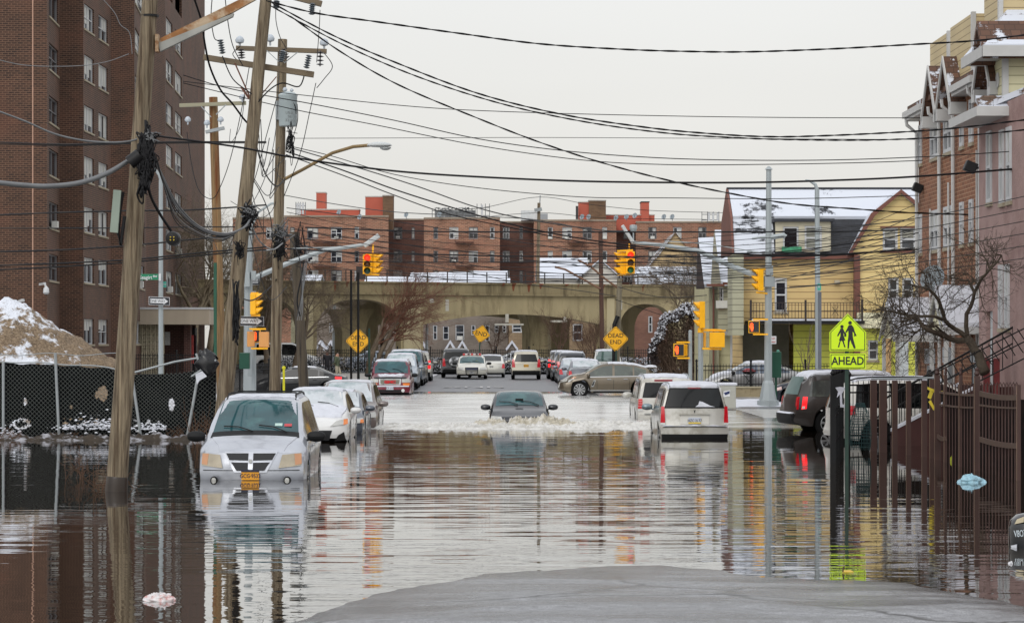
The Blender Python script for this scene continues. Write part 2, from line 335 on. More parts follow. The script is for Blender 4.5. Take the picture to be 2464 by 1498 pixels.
# flood water
def watermat():
    m = bpy.data.materials.new('flood_water'); m.use_nodes = True; t = m.node_tree; t.nodes.clear()
    out = N(t, 'ShaderNodeOutputMaterial'); g = N(t, 'ShaderNodeNewGeometry'); pos = g.outputs['Position']
    s = N(t, 'ShaderNodeSeparateXYZ'); L(t, pos, s.inputs[0]); X, Y = s.outputs[0], s.outputs[1]
    def mth(op, a, b=None, c=None):
        n = N(t, 'ShaderNodeMath', operation=op)
        for i, v in enumerate((a, b, c)):
            if v is None: continue
            if isinstance(v, (int, float)): n.inputs[i].default_value = v
            else: L(t, v, n.inputs[i])
        return n.outputs[0]
    def mr(i, a, b_, c, d, st='LINEAR'):
        r = N(t, 'ShaderNodeMapRange', interpolation_type=st); r.inputs[1].default_value = a; r.inputs[2].default_value = b_; r.inputs[3].default_value = c; r.inputs[4].default_value = d; L(t, i, r.inputs[0]); return r.outputs[0]
    def nz(scale, det, st, rough=.5, off=(0,0,0), src=None):
        mp = N(t, 'ShaderNodeMapping'); mp.inputs['Scale'].default_value = st; mp.inputs['Location'].default_value = off; L(t, src or pos, mp.inputs[0])
        n = N(t, 'ShaderNodeTexNoise'); n.inputs['Scale'].default_value = scale; n.inputs['Detail'].default_value = det; n.inputs['Roughness'].default_value = rough; L(t, mp.outputs[0], n.inputs['Vector']); return n.outputs[0]
    # slopes straight from noise: long crests across the street, about a metre apart near, plus small chop
    a = nz(1.0, 1.5, (.26, 3.0, 0)); b = nz(1.0, 2, (.8, 7.5, 0), off=(7,3,0)); c = nz(1, 2, (2.5, 12, 0), off=(3,9,0)); lx = nz(1, 2, (2.4, 5, 0), off=(31,5,0))
    big = nz(1, 2, (.12, .07, 0), off=(4,40,0))
    amp = mth('MULTIPLY', mth('MAXIMUM', mr(X, -5.5, -3.2, .35, 1, 'SMOOTHSTEP'), mr(Y, 36, 46, 0, .8, 'SMOOTHSTEP')), mr(X, 4.8, 7.5, 1, .3, 'SMOOTHSTEP'))
    amp = mth('MULTIPLY', amp, mr(Y, 25, 31, .45, 1.1, 'SMOOTHSTEP')); amp = mth('MULTIPLY', amp, mr(big, .35, .65, .55, 1.35))
    sy = mth('ADD', mth('MULTIPLY', mth('SUBTRACT', a, .5), .075), mth('MULTIPLY', mth('SUBTRACT', b, .5), .07))
    sy = mth('ADD', sy, mth('MULTIPLY', mth('SUBTRACT', c, .5), .025))
    sy = mth('MULTIPLY', sy, amp)
    # turbulent slushy stretch round the crossing
    turb = mth('MULTIPLY', mr(Y, 70, 76, 0, 1, 'SMOOTHSTEP'), mr(Y, 118, 126, 1, .3, 'SMOOTHSTEP'))
    edge = nz(1, 4, (.25, .12, 0), off=(9,1,0)); turb = mth('MULTIPLY', turb, mr(X, 7.5, 10, 1, .45, 'SMOOTHSTEP'))
    sy = mth('MULTIPLY', sy, mr(Y, 36, 62, 1, .42)); sy = mth('SUBTRACT', sy, mth('MULTIPLY', turb, .035))
    sx = mth('MULTIPLY', mth('SUBTRACT', lx, .5), .016)
    cv = N(t, 'ShaderNodeCombineXYZ'); L(t, sx, cv.inputs[0]); L(t, sy, cv.inputs[1]); cv.inputs[2].default_value = 1
    nn = N(t, 'ShaderNodeVectorMath', operation='NORMALIZE'); L(t, cv.outputs[0], nn.inputs[0])
    gl = N(t, 'ShaderNodeBsdfGlossy'); L(t, nn.outputs[0], gl.inputs['Normal']); L(t, mr(turb, 0, 1, .012, .16), gl.inputs['Roughness']); gl.inputs['Color'].default_value = (.97, .97, .97, 1)
    df = N(t, 'ShaderNodeBsdfDiffuse'); mx = N(t, 'ShaderNodeMix', data_type='RGBA'); mx.inputs[6].default_value = (.016, .011, .007, 1); mx.inputs[7].default_value = (.64, .64, .62, 1)
    fo = mth('MULTIPLY', turb, mr(nz(1, 5, (.35, .5, 0), .6, (2,2,0)), .34, .56, .15, .95)); L(t, fo, mx.inputs[0]); L(t, mx.outputs[2], df.inputs['Color'])
    fr = N(t, 'ShaderNodeFresnel'); fr.inputs['IOR'].default_value = 1.33
    fac = mth('POWER', fr.outputs[0], .55); fac = mth('MULTIPLY', fac, mr(fo, 0, 1, 1, .55))
    ms = N(t, 'ShaderNodeMixShader'); L(t, fac, ms.inputs[0]); L(t, df.outputs[0], ms.inputs[1]); L(t, gl.outputs[0], ms.inputs[2]); L(t, ms.outputs[0], out.inputs[0])
    return m
WATER = watermat()
wm = MB(); wm.uv = False
wm.grid(lambda u, v: (-140+280*u, 12+128*v, 0), 4, 4)
wm.build('water', WATER, kind='structure', fix=False)

# roadway of the dead-end block beyond the crossing, its worn word, kerbs and snow
ROAD = mat('far_asphalt', (112,113,118), .45, var=.18, vs=.8, k=.75, bump=.15, bs=20)
SNOWG = mat('trodden_snow', (228,230,236), .7, var=.12, vs=2.2, bump=.5, bs=5, k=.8, dirt=(150,146,142), ds=.9)
m = MB(); m.grid(lambda u, v: (-4.3+8.9*u, 121+59*v, ground_z(-4.3+8.9*u, 121+59*v)+.006+(0 if v > .02 else -.05)), 10, 24); m.uv = False
m.build('road', ROAD, kind='structure', fix=False)
m = MB(); m.uv = False
m.grid(lambda u, v: (-4.7+.5*u+.3*noise.noise(Vector((u*2, v*22, 1))), 119+60*v, .16+.05*noise.noise(Vector((u*6, v*60, 5)))), 3, 60)
m.grid(lambda u, v: (4.3+.6*u+.3*noise.noise(Vector((u*2, v*22, 9))), 119+60*v, .16+.05*noise.noise(Vector((u*6, v*60, 8)))), 3, 60)
m.build('snow_bank', SNOWG, kind='stuff', smooth=True)
PAVE = mat('pavement_concrete', (170,166,160), .7, var=.12, vs=1.5, k=.9)
m = MB(); m.box(-24, -5, 125, 184, -.3, .22); m.box(5, 24, 125, 184, -.3, .22); m.build('pavement', [PAVE], kind='structure')
m = MB(); m.box(9.0, 40, 96, 112, -.3, .10)
m.build('corner_pavement', PAVE, kind='structure')
m = MB(); m.uv = False
m.grid(lambda u, v: (8.7+26*u, 95.4+9.5*v, .02+.24*math.sin(math.pi*min(1, v*1.0))**.5*(.6+.5*noise.noise(Vector((u*30, v*4, 2))))+.02), 90, 16)
m.build('corner_snow', SNOW, kind='stuff', smooth=True)
m = MB(); m.uv = False
m.grid(lambda u, v: (-40+33.5*u, 68+50*v, .06+.1*noise.noise(Vector((u*30, v*30, 2)))), 60, 40)
m.build('yard_snow', SNOWG, kind='stuff', smooth=True)
# snow field round the bridge foot
m = MB(); m.uv = False
m.grid(lambda u, v: (-70+140*u, 181+120*v, .30+.06*noise.noise(Vector((u*40, v*40, 2)))), 60, 40)
m.build('snow_field', SNOWG, kind='stuff', smooth=True)
# worn letters on the road
WORN = mat('worn_road_paint', (205,205,205), .6, var=.3, vs=3, k=.8)
for nm, s_, y_ in (('road_lettering', 'SCHOOL', 131.0), ('road_lettering', 'X-ING', 0)):
    if not y_: continue
    M_ = Matrix.Translation(Vector((-1.2, y_, .14))) @ Matrix.Diagonal((1, 3.0, 1, 1))
    o = text('XNIS', nm, WORN, None, M_, 1.5, thick=.002); tag(o, 'worn white letters painted on the dry road before the parked police car', 'road marking')
# crossing stripes showing under the shallow water on the right
m = MB()
for i in range(9): m.box(9.0, 16.5, 84.0+i*1.15, 84.5+i*1.15, .002, .006)
tag(m.build('crosswalk', mat('crossing_paint', (226,226,222), .5, var=.2, k=.75)), kind='structure')
# foam of the bow wave in front of the driven car
FOAM = mat('wake_foam', (240,238,232), .75, var=.14, vs=5, bump=1, bs=14, k=.82, dirt=(206,202,192), ds=1.6)
def foam(name, x0, x1, yc, hw, h, seed, m_, lab, nx=170, nyy=26, peak=None):
    mb = MB(); mb.uv = False
    def f(u, v):
        x = x0+(x1-x0)*u; w = 1-abs(2*v-1)
        env = math.sin(math.pi*min(1, max(0, u)))**.4
        pk = 1+ (peak[2]*math.exp(-((x-peak[0])/peak[1])**2) if peak else 0)
        n = .5+.5*noise.fractal(Vector((x*1.8, v*3, seed)), 1, 2, 5)+.4*noise.noise(Vector((x*7, v*10, seed)))+.25*noise.noise(Vector((x*19, v*24, seed)))
        y = yc+(v-.5)*2*hw+.25*noise.noise(Vector((x*.5, seed, 0)))+.12*noise.noise(Vector((x*3, v*2, seed)))
        return (x, y, -.03+h*env*pk*max(0, w**.6*n))
    mb.grid(f, nx, nyy)
    return tag(mb.build(name, m_, smooth=True), lab, 'wave', kind='stuff')
foam('wake_wave', -3.9, 5.6, 74.0, 1.7, .26, 3, FOAM, None, 300, 50)
foam('side_wave', -3.6, 4.9, 78.6, 2.6, .07, 33, FOAM, None, 260, 50)
BOW = mat('bow_wave_foam', (206,198,178), .6, var=.25, vs=7, bump=.9, bs=16, k=.85, dirt=(236,232,224), ds=3.5)
foam('bow_wave', -.75, 2.6, 74.95, .8, .50, 8, BOW, None, 160, 26)
foam('side_wave', 1.6, 5.4, 76.3, .9, .24, 12, FOAM, None, 120, 20)
foam('side_wave', -3.5, -.4, 75.9, .9, .20, 22, FOAM, None, 120, 20)
# ---------------------------------------------------------------- vehicles: one lofted body per car, panels laid on its surface
TYRE = mat('tyre_rubber', (17,17,18), .9, spec=.2, var=.15, k=.8); RIM = mat('alloy_rim', (176,178,180), .3, metal=.7, var=.05, k=.9)
RUBBER = mat('black_trim_plastic', (18,19,20), .6, spec=.3, var=.1, k=.9); CHROME = mat('chrome', (205,208,210), .12, metal=1, var=0, k=.95)
TLRED = mat('tail_lamp_red', (205,16,34), .15, var=.1, k=1.0, coat=.6); TLLIT = mat('lit_tail_lamp', (255,40,45), .2, var=0, emit=(255,30,35), es=.9)
HLG = mat('head_lamp_lens', (206,206,200), .1, var=.15, vs=8, k=.8, coat=1); HLO = mat('hazed_head_lamp_lens', (178,166,142), .25, var=.15, vs=6, k=.9, coat=.6)
AMB = mat('amber_lens', (232,130,50), .2, var=.05, k=1.0, coat=.6); LENSW = mat('white_lens', (225,225,222), .2, var=.05, k=.9, coat=.5)
UNDER = mat('underbody_black', (14,14,15), .8, var=0, k=1)
def glassmat(nm, c, hi):
    if nm in _mc: return _mc[nm]
    m = mat(nm, c, .05, var=.35, vs=1.6, k=.8, dirt=hi, ds=1.0); m.node_tree.nodes['Principled BSDF'].inputs['Specular IOR Level'].default_value = .8; return m
GT = glassmat('teal_windscreen', (38,84,90), (72,122,122)); GD = glassmat('dark_tinted_glass', (10,14,16), (26,32,34)); GT.node_tree.nodes['Principled BSDF'].inputs['Specular IOR Level'].default_value = .5; GD.node_tree.nodes['Principled BSDF'].inputs['Specular IOR Level'].default_value = .32; GG = glassmat('green_tinted_glass', (78,104,98), (104,128,120))
GS = mat('snow_dusted_glass', (214,220,224), .5, var=.15, vs=3, k=.85, dirt=(150,170,172), ds=1.4)
def paint(nm, c, metal=.35, rough=.28, k=1.0, dirt=None): return mat('paint_'+nm, c, rough, metal=metal, var=.10, vs=1.6, k=k, coat=.6, dirt=dirt, ds=2.2)
def pl(pts, x):
    if x <= pts[0][0]: return pts[0][1]
    for (a, b), (c, d) in zip(pts, pts[1:]):
        if x <= c: return b+(d-b)*(x-a)/max(1e-6, c-a)
    return pts[-1][1]
def sm(pts, x, w=.07): return sum(pl(pts, x+w*o) for o in (-1, -.6, -.25, 0, .25, .6, 1))/7
class Car:
    def __init__(c, name, label, cat, loc, rz, sp, paintm, group=None):
        c.s = sp; c.L = sp['L']; c.W = sp['W']; c.t = thing(name, label, cat, loc, rz, group); c.p = paintm
        c.wx = sp.get('wx', (-c.L*.29, c.L*.31)); c.wr = sp.get('wr', .33); c.body()
    def top(c, x): return sm(c.s['top'], x, c.s.get('sw', .08))
    def belt(c, x): return min(sm(c.s['belt'], x), c.top(x)-.015)
    def zb(c, x):
        z = c.s.get('zb', .22); e = abs(x)-(c.L/2-.5)
        if e > 0: z += .1*(e/.5)**2
        for xw in c.wx:
            R = c.wr+.065; d = abs(x-xw)
            if d < R: z = max(z, c.wr+math.sqrt(R*R-d*d))
        return min(z, c.belt(x)-.12)
    def half(c, x):
        e = max(0, abs(x)-(c.L/2-.9))/.9; return c.W/2*(1-.05*e*e)
    def sec(c, x):
        h = c.half(x); zb, be, tp = c.zb(x), c.belt(x), c.top(x); g = max(.015, tp-be); tt = min(1, g/.35); tu = c.s.get('tumble', .30)
        w = lambda z: h*.955-tu*z
        def lp(a, b): return (a[0]+(b[0]-a[0])*tt, a[1]+(b[1]-a[1])*tt)
        mid = max(zb+.06, be*.62)
        return [(h*.95, zb), (h*.985, zb+min(.07, (be-zb)*.25)), (h, min(mid, be-.1)), (h*.99, be-.05), (h*.96, be),
            lp((h*.90, be+g*.45), (w(g*.5), be+g*.5)), lp((h*.83, be+g*.85), (w(g*.9), be+g*.9)), lp((h*.70, tp), (w(g)-.10, tp))]
    def D(c, x, y, z):
        s = 1 if x > 0 else -1; e = sst(c.L/2-.8, c.L/2-.02, abs(x)); prof = c.s['nose'] if s > 0 else c.s['tail']
        q = c.s.get('plan', (.20, .12))[0 if s > 0 else 1]
        return (x-s*e*(q*(min(1.1, abs(y)/(c.W/2)))**3.2+pl(prof, z)), y, z)
    def body(c):
        n = int(c.L/.085); K = 8; X = [-c.L/2+c.L*i/n for i in range(n+1)]; mb = MB(); mb.uv = False; rows = 8
        per = 2*rows+2*(K-1)
        ringf = []
        for x in X:
            s = c.sec(x); ring = []
            for (w, z) in s: ring.append((x, w, z))                     # left side upwards
            w, z = s[-1]
            for j in range(1, K): y = w-2*w*j/K; ring.append((x, y, z+.03*(1-(y/w)**2)*min(1, w)))
            for (w, z) in s[::-1]: ring.append((x, -w, z))
            w, z = s[0]
            for j in range(1, K): ring.append((x, -w+2*w*j/K, z))
            ringf.append([c.D(*q) for q in ring])
        for r in ringf: mb.v += [Vector(q) for q in r]
        for i in range(n):
            for j in range(per):
                j2 = (j+1) % per; mb.f.append([i*per+j, (i+1)*per+j, (i+1)*per+j2, i*per+j2]); mb.m.append(1 if j >= 2*rows+K-2 else 0)
        for e in (0, n):                                                # end caps, row by row
            s = c.sec(X[e]); base = e*per; R = []
            for i in range(rows):
                row = [base+i]
                if i == rows-1: row += [base+rows+j for j in range(K-1)]
                elif i == 0: row += [base+per-1-j for j in range(K-1)]
                else:
                    for j in range(1, K):
                        w, z = s[i]; y = w-2*w*j/K; mb.v.append(Vector(c.D(X[e], y, z))); row.append(len(mb.v)-1)
                row.append(base+2*rows+K-2-i); R.append(row)
            for i in range(rows-1):
                for j in range(K):
                    f = [R[i][j], R[i][j+1], R[i+1][j+1], R[i+1][j]]; mb.f.append(f); mb.m.append(0)
        c.b = mb.build('body', [c.p, UNDER], c.t, smooth=True, world=False, angle=48)
    # ---- surface look-ups
    def yat(c, x, z):
        s = c.sec(x)
        for (a, b), (d, e) in zip(s, s[1:]):
            if b <= z <= e: return a+(d-a)*(z-b)/max(1e-6, e-b)
        return s[-1][0] if z > s[-1][1] else s[0][0]
    def zat(c, x, y):
        s = c.sec(x); y = abs(y); w, z = s[-1]
        if y <= w: return z+.03*(1-(y/w)**2)
        for (a, b), (d, e) in zip(s[::-1], s[-2::-1]):
            if a <= y <= d: return b+(e-b)*(y-a)/max(1e-6, d-a)
        return s[4][1]
    def patch(c, name, f, m, nu=6, nv=6, off=.006, parent=None, smooth=True, flip=None):
        """f(u,v,o) gives a point o metres off the body; a shell with a skirt sunk into the body"""
        mb = MB(); mb.uv = False; G = {}
        def vid(i, j, o):
            k = (i, j, o)
            if k not in G: mb.v.append(Vector(f(i/nu, j/nv, o))); G[k] = len(mb.v)-1
            return G[k]
        for i in range(nu):
            for j in range(nv): mb.f.append([vid(i, j, off), vid(i+1, j, off), vid(i+1, j+1, off), vid(i, j+1, off)]); mb.m.append(0)
        rim = [(i, 0) for i in range(nu)]+[(nu, j) for j in range(nv)]+[(i, nv) for i in range(nu, 0, -1)]+[(0, j) for j in range(nv, 0, -1)]
        for a, b in zip(rim, rim[1:]+rim[:1]): mb.f.append([vid(*a, off), vid(*b, off), vid(*b, -.03), vid(*a, -.03)]); mb.m.append(0)
        return mb.build(name, m, parent or c.t, smooth=smooth, world=False, angle=40)
    def quad(c, q):                                                    # bl, br, tr, tl
        return lambda u, v: ((q[0][0]*(1-u)+q[1][0]*u)*(1-v)+(q[3][0]*(1-u)+q[2][0]*u)*v, (q[0][1]*(1-u)+q[1][1]*u)*(1-v)+(q[3][1]*(1-u)+q[2][1]*u)*v)
    def end(c, s, name, q, m, off=.008, nu=6, nv=4, parent=None):      # quad in (y,z) on the front (s=1) or rear (s=-1) face
        g = c.quad(q); return c.patch(name, lambda u, v, o: c.D(s*(c.L/2+o), *g(u, v)), m, nu, nv, off, parent)
    def side(c, sg, name, q, m, off=.006, nu=6, nv=4, parent=None, lim=None):   # quad in (x,z) on a flank
        g = c.quad(q)
        def f(u, v, o):
            x, z = g(u, v)
            if lim is not None: z = min(z, c.top(x)-lim)
            return c.D(x, sg*(c.yat(x, z)+o), z)
        return c.patch(name, f, m, nu, nv, off, parent)
    def over(c, name, x0, x1, w0, w1, m, off=.006, nu=8, nv=8, rough=0, parent=None, seed=0):
        def f(u, v, o):
            x = x0+(x1-x0)*u; w = w0+(w1-w0)*u
            if rough: w = w+.05*noise.noise(Vector((x*5, seed, 0)))
            y = (v*2-1)*w
            if rough: x = x+.06*noise.noise(Vector((y*5, seed+4, u*1.0)))
            n = rough*(noise.noise(Vector((x*4, y*4, seed)))+.6*noise.noise(Vector((x*13, y*13, seed)))) if rough and o > 0 else 0
            return c.D(x, y, c.zat(x, y)+o+n)
        return c.patch(name, f, m, nu, nv, off, parent)
    def windscreen(c, m=GT, wipers=True):
        a, b = c.s['ws']                                                # base x, roof x
        w0 = c.half(a)*.80; w1 = c.sec(b)[-1][0]+.05
        o = c.over('windscreen', a, b, w0, w1, m, off=.008, nu=10)
        if wipers:
            mb = MB(); h = .02
            for y0, y1 in ((-.05, -.62), (.6, .05)):
                p = [(a+.02, y0, c.zat(a+.02, y0)+.03), (a-.12, (y0+y1)/2, c.zat(a-.12, (y0+y1)/2)+.035), (a-.16, y1, c.zat(a-.16, y1)+.035)]
                mb.tube([Vector(q) for q in p], .011, 5)
            mb.build('wiper', RUBBER, c.t, world=False)
        return o
    def backlight(c, m=GD):
        r = c.s['rear']
        if r[0] == 'cap':
            _, z0, z1 = r; w0 = c.yat(-c.L/2+.02, z0)-.10; w1 = c.yat(-c.L/2+.02, z1)-.10
            return c.end(-1, 'rear_window', [(-w0, z0), (w0, z0), (w1, z1), (-w1, z1)], m, nu=8)
        a, b = r[1:]; return c.over('rear_window', a, b, c.half(a)*.72, c.sec(b)[-1][0]+.02, m, off=.008, nu=10)
    def sides(c, m=GD, only=None, trim=None):
        for sg in (1, -1):
            if only and sg != only: continue
            for (a, b) in c.s['wins']:
                z0 = max(c.belt(a), c.belt(b))+.03
                c.side(sg, 'side_window', [(a, c.belt(a)+.03), (b, c.belt(b)+.03), (b, 9), (a, 9)], m, lim=c.s.get('wlim', .11), nu=8)
            if trim:
                a = c.s['wins'][0][0]; b = c.s['wins'][-1][1]
                c.side(sg, 'window_trim', [(a, c.belt(a)-.005), (b, c.belt(b)-.005), (b, c.belt(b)+.02), (a, c.belt(a)+.02)], trim, off=.014, nu=14, nv=1)
    def seams(c, xs, m=UNDER, sg=(1, -1)):
        for s in sg:
            for x in xs:
                c.side(s, 'door_seam', [(x-.008, .3), (x+.008, .3), (x+.008, c.belt(x)), (x-.008, c.belt(x))], m, off=.002, nu=1, nv=4)
    def handles(c, xs, m=None, sg=(1, -1)):
        for s in sg:
            for x in xs:
                z = c.belt(x)-.13; y = s*(c.yat(x, z)+.02)
                mb = MB(); mb.cbox((x, y, z), (.2, .03, .035)); mb.build('door_handle', m or c.p, c.t, world=False, bevel=.01)
    def mirrors(c, m=RUBBER, k=1):
        x = c.s['ws'][0]-.12
        for s in (1, -1):
            z = c.belt(x)+.10; y = s*(c.W/2+.12)
            mb = MB(); mb.grid(lambda u, v: (x+.09*math.cos(2*math.pi*u)*math.sin(math.pi*v)**.7, y-s*.0+.14*k*math.cos(math.pi*v), z+.085*k*math.sin(2*math.pi*u)*math.sin(math.pi*v)**.7), 14, 10)
            mb.bar((x+.01, s*(c.W/2-.08), z-.08), (x, y-.03*s, z-.03), .05, .04)
            mb.build('mirror', m, c.t, smooth=True, world=False, angle=60)
    def wheels(c, sides=(1, -1), spokes=5, m=RIM):
        for xw in c.wx:
            for s in (1, -1):
                y = s*(c.W/2-.12); w = thing('wheel', None, None, (xw, y, c.wr)); w.parent = c.t
                R = c.wr; t = MB(); t.uv = False
                t.lathe((0, 0, 0), [(R*.62, -.10), (R*.93, -.105), (R, -.07), (R, .07), (R*.93, .105), (R*.62, .10)], 28, 'y'); t.build('tyre', TYRE, w, smooth=True, world=False, angle=50)
                if s in sides:
                    q = MB(); q.uv = False; q.lathe((0, 0, 0), [(R*.66, s*.04), (R*.66, s*.098), (R*.6, s*.104), (R*.58, s*.06), (R*.12, s*.05)], 24, 'y')
                    for k in range(spokes):
                        a = 2*math.pi*k/spokes+.3
                        for da in (-.09, .09): q.bar((R*.1*math.cos(a), s*.085, R*.1*math.sin(a)), (R*.6*math.cos(a+da), s*.09, R*.6*math.sin(a+da)), .035, .04, up=(0,1,0))
                    q.lathe((0, 0, 0), [(R*.13, s*.05), (R*.13, s*.10), (.001, s*.105)], 12, 'y'); q.build('rim', m, w, world=False)
    def rails(c, m=RUBBER, x0=None, x1=None, cross=False):
        a = x0 or -c.L/2+.35; b = x1 or c.s['ws'][1]-.15
        for s in (1, -1):
            mb = MB(); pts = []
            for i in range(9):
                x = a+(b-a)*i/8; y = s*(c.sec(x)[-1][0]+.01); pts.append(Vector((x, y, c.zat(x, y)+(.055 if 0 < i < 8 else -.01))))
            mb.tube(pts, .02, 6); mb.build('roof_rail', m, c.t, world=False)
        if cross:
            for x in (a+.5, b-.5):
                w = c.sec(x)[-1][0]; mb = MB(); mb.bar((x, -w, c.top(x)+.07), (x, w, c.top(x)+.07), .05, .025); mb.build('roof_bar', m, c.t, world=False)
    def plate(c, s, z, col, txt, tc=(20,20,60), w=.31, y=0, head=None):
        x = s*(c.L/2+.02)-s*pl(c.s['nose'] if s > 0 else c.s['tail'], z)
        mb = MB(); mb.cbox((x, y, z), (.02, w, .16)); o = mb.build('number_plate', mat('plate_%d_%d' % (col[0], col[2]), col, .4, var=.04, k=1.0), c.t, world=False)
        M_ = Matrix.Translation(Vector((s*.0115, 0, -.008)))@Matrix.Rotation(math.radians(90*s), 4, 'Z') @ Matrix.Rotation(math.radians(90), 4, 'X')
        bpy.context.view_layer.update()
        o2 = text(txt, 'plate_lettering', mat('plate_ink_%d' % tc[2], tc, .5, var=0, k=1), None, Matrix.Translation(Vector((x, y, z))) @ M_, .105, thick=.002, sx=.82, bold=.002); o2.parent = o
        return o
    def snow(c, x0, x1, w0=None, w1=None, th=.03, seed=1, rough=.015, m=None, name='snow_cover'):
        w0 = w0 or c.sec(x0)[-1][0]+.06; w1 = w1 or c.sec(x1)[-1][0]+.06
        return c.over(name, x0, x1, w0, w1, m or SNOW, off=th, nu=26, nv=18, rough=rough, seed=seed)
SEDAN = dict(L=4.7, W=1.81, zb=.2, tumble=.33, top=[(-2.35,.92),(-2.2,1.02),(-1.65,1.06),(-.85,1.41),(-.3,1.455),(.3,1.44),(.6,1.36),(1.3,.98),(1.45,.93),(2.1,.80),(2.35,.68)],
    belt=[(-2.35,.86),(-1.5,.95),(0,.92),(1.3,.87),(2.35,.62)], nose=[(.2,.06),(.4,0),(.5,0),(.62,.04),(.75,.16),(.9,.25)], tail=[(.2,.08),(.42,0),(.6,0),(.7,.05),(1.05,.12)],
    ws=(1.22,.42), rear=('top',-1.62,-.88), wins=[(-1.45,-.98),(-.9,-.1),(-.02,.98)], wr=.32, wx=(-1.38,1.4), sw=.12, plan=(.26,.18))
SUV = dict(L=4.75, W=1.86, zb=.27, tumble=.24, top=[(-2.38,1.58),(-2.25,1.72),(-1.5,1.78),(.2,1.77),(.5,1.70),(1.15,1.14),(1.3,1.08),(2.1,1.0),(2.38,.86)],
    belt=[(-2.38,1.06),(0,1.03),(1.3,1.0),(2.38,.80)], nose=[(.25,.06),(.45,0),(.6,0),(.7,.03),(.9,.08),(1.05,.2)], tail=[(.25,.06),(.45,0),(.62,0),(.68,.07),(1.05,.09),(1.7,.34)],
    ws=(1.12,.42), rear=('cap',1.10,1.58), wins=[(-2.0,-1.25),(-1.15,-.15),(-.05,.9)], wr=.36, wx=(-1.4,1.45), plan=(.22,.10))
BIGSUV = dict(L=5.15, W=2.0, zb=.33, tumble=.17, top=[(-2.57,1.72),(-2.45,1.86),(-1.5,1.92),(.3,1.91),(.6,1.84),(1.15,1.28),(1.3,1.20),(2.3,1.12),(2.57,1.0)],
    belt=[(-2.57,1.14),(0,1.13),(1.3,1.12),(2.57,.95)], nose=[(.3,.05),(.5,0),(.66,0),(.72,.05),(1.1,.09),(1.2,.16)], tail=[(.3,.06),(.5,0),(.66,0),(.70,.08),(1.1,.09),(1.85,.26)],
    ws=(1.12,.55), rear=('cap',1.20,1.70), wins=[(-2.2,-1.35),(-1.25,-.25),(-.15,.95)], wr=.39, wx=(-1.55,1.6), plan=(.12,.06))
MINIVAN = dict(L=4.9, W=1.98, zb=.24, tumble=.30, top=[(-2.45,1.58),(-2.32,1.74),(-1.5,1.80),(.1,1.79),(.45,1.70),(1.45,1.10),(1.6,1.04),(2.25,.90),(2.45,.78)],
    belt=[(-2.45,1.05),(0,1.02),(1.4,.96),(2.45,.74)], nose=[(.2,.10),(.34,.02),(.5,0),(.56,.05),(.8,.16),(.95,.30)], tail=[(.25,.06),(.42,0),(.58,0),(.64,.07),(1.05,.08),(1.7,.30)],
    ws=(1.42,.42), rear=('cap',1.06,1.60), wins=[(-2.1,-1.2),(-1.1,-.1),(0,1.0)], wr=.33, wx=(-1.55,1.5), plan=(.30,.12))
def spec(b, **k): d = dict(b); d.update(k); return d
RW = math.radians

# silver minivan facing us, half drowned at the left
c = Car('minivan', 'silver minivan with snow on its roof facing us in the flood beside the leaning pole', 'minivan', (-4.57, 46.25+2.45, -.29), RW(-90), spec(MINIVAN, zb=.13, W=2.04), paint('silver_blue', (188,192,200), k=.95))
c.windscreen(GT, wipers=True); c.sides(glassmat('beige_glass', (120,112,98), (160,150,132))); c.backlight(); c.mirrors(RUBBER, 1.25); c.wheels(); c.rails(cross=True); c.seams((-.1, 1.1)); c.handles((-.35, .5))
c.snow(-2.3, .22, th=.018, rough=.01, seed=3)
c.over('cowl', 1.56, 1.38, .84, .82, RUBBER, off=.012, nu=4)
c.over('bonnet_seam', 2.42, 1.56, .60, .80, paint('silver_blue', (188,192,200)), off=.010, nu=12)
for s in (1, -1):
    h = c.end(1, 'headlight', [(s*.52, .52), (s*.93, .56), (s*.92, .79), (s*.58, .76)] , HLO, off=.022, nu=8, nv=5)
    c.end(1, 'indicator_lens', [(s*.82, .57), (s*.935, .59), (s*.925, .775), (s*.80, .78)], mat('faded_amber', (206,148,104), .3, var=.1, k=.9, coat=.5), off=.028, nu=3, nv=4, parent=h)
g = c.end(1, 'grille_surround', [(-.30, .44), (.30, .44), (.50, .82), (-.50, .82)], paint('silver_blue', (188,192,200)), off=.022, nu=10)
MESH = mat('grille_mesh_black', (18,19,22), .6, var=.5, vs=60, k=1)
for s in (1, -1):
    c.end(1, 'grille_opening', [(s*.045, .66), (s*.40, .67), (s*.46, .79), (s*.045, .79)], MESH, off=.032, parent=g)
    c.end(1, 'grille_opening', [(s*.045, .48), (s*.26, .48), (s*.36, .625), (s*.045, .62)], MESH, off=.032, parent=g)
em = MB(); x_ = c.L/2-pl(MINIVAN['nose'], .65)+.045
em.prism([(x_, -.03, .68), (x_, -.032, .63), (x_, 0, .60), (x_, .032, .63), (x_, .03, .68)], (.012, 0, 0)); em.build('emblem', CHROME, g, world=False)
c.end(1, 'bumper_seam', [(-.9, .47), (.9, .47), (.9, .482), (-.9, .482)], UNDER, off=.004, nu=16, nv=1)
c.end(1, 'lower_intake', [(-.62, .235), (.62, .235), (.55, .275), (-.55, .275)], UNDER, off=.006, nu=10)
for s in (1, -1):
    fx = c.L/2-.12; mb = MB(); mb.lathe((fx-.02, s*.68, .30), [(.065, .0), (.065, .12), (.05, .13), (.04, .11)], 16, 'x'); f_ = mb.build('fog_lamp', RUBBER, c.t, world=False)
    mb = MB(); mb.lathe((fx-.02, s*.68, .30), [(.042, .10), (.042, .135), (.002, .14)], 14, 'x'); mb.build('lens', HLG, f_, world=False)
p_ = c.plate(1, .38, (232,160,16), 'GCG·9532', w=.33)
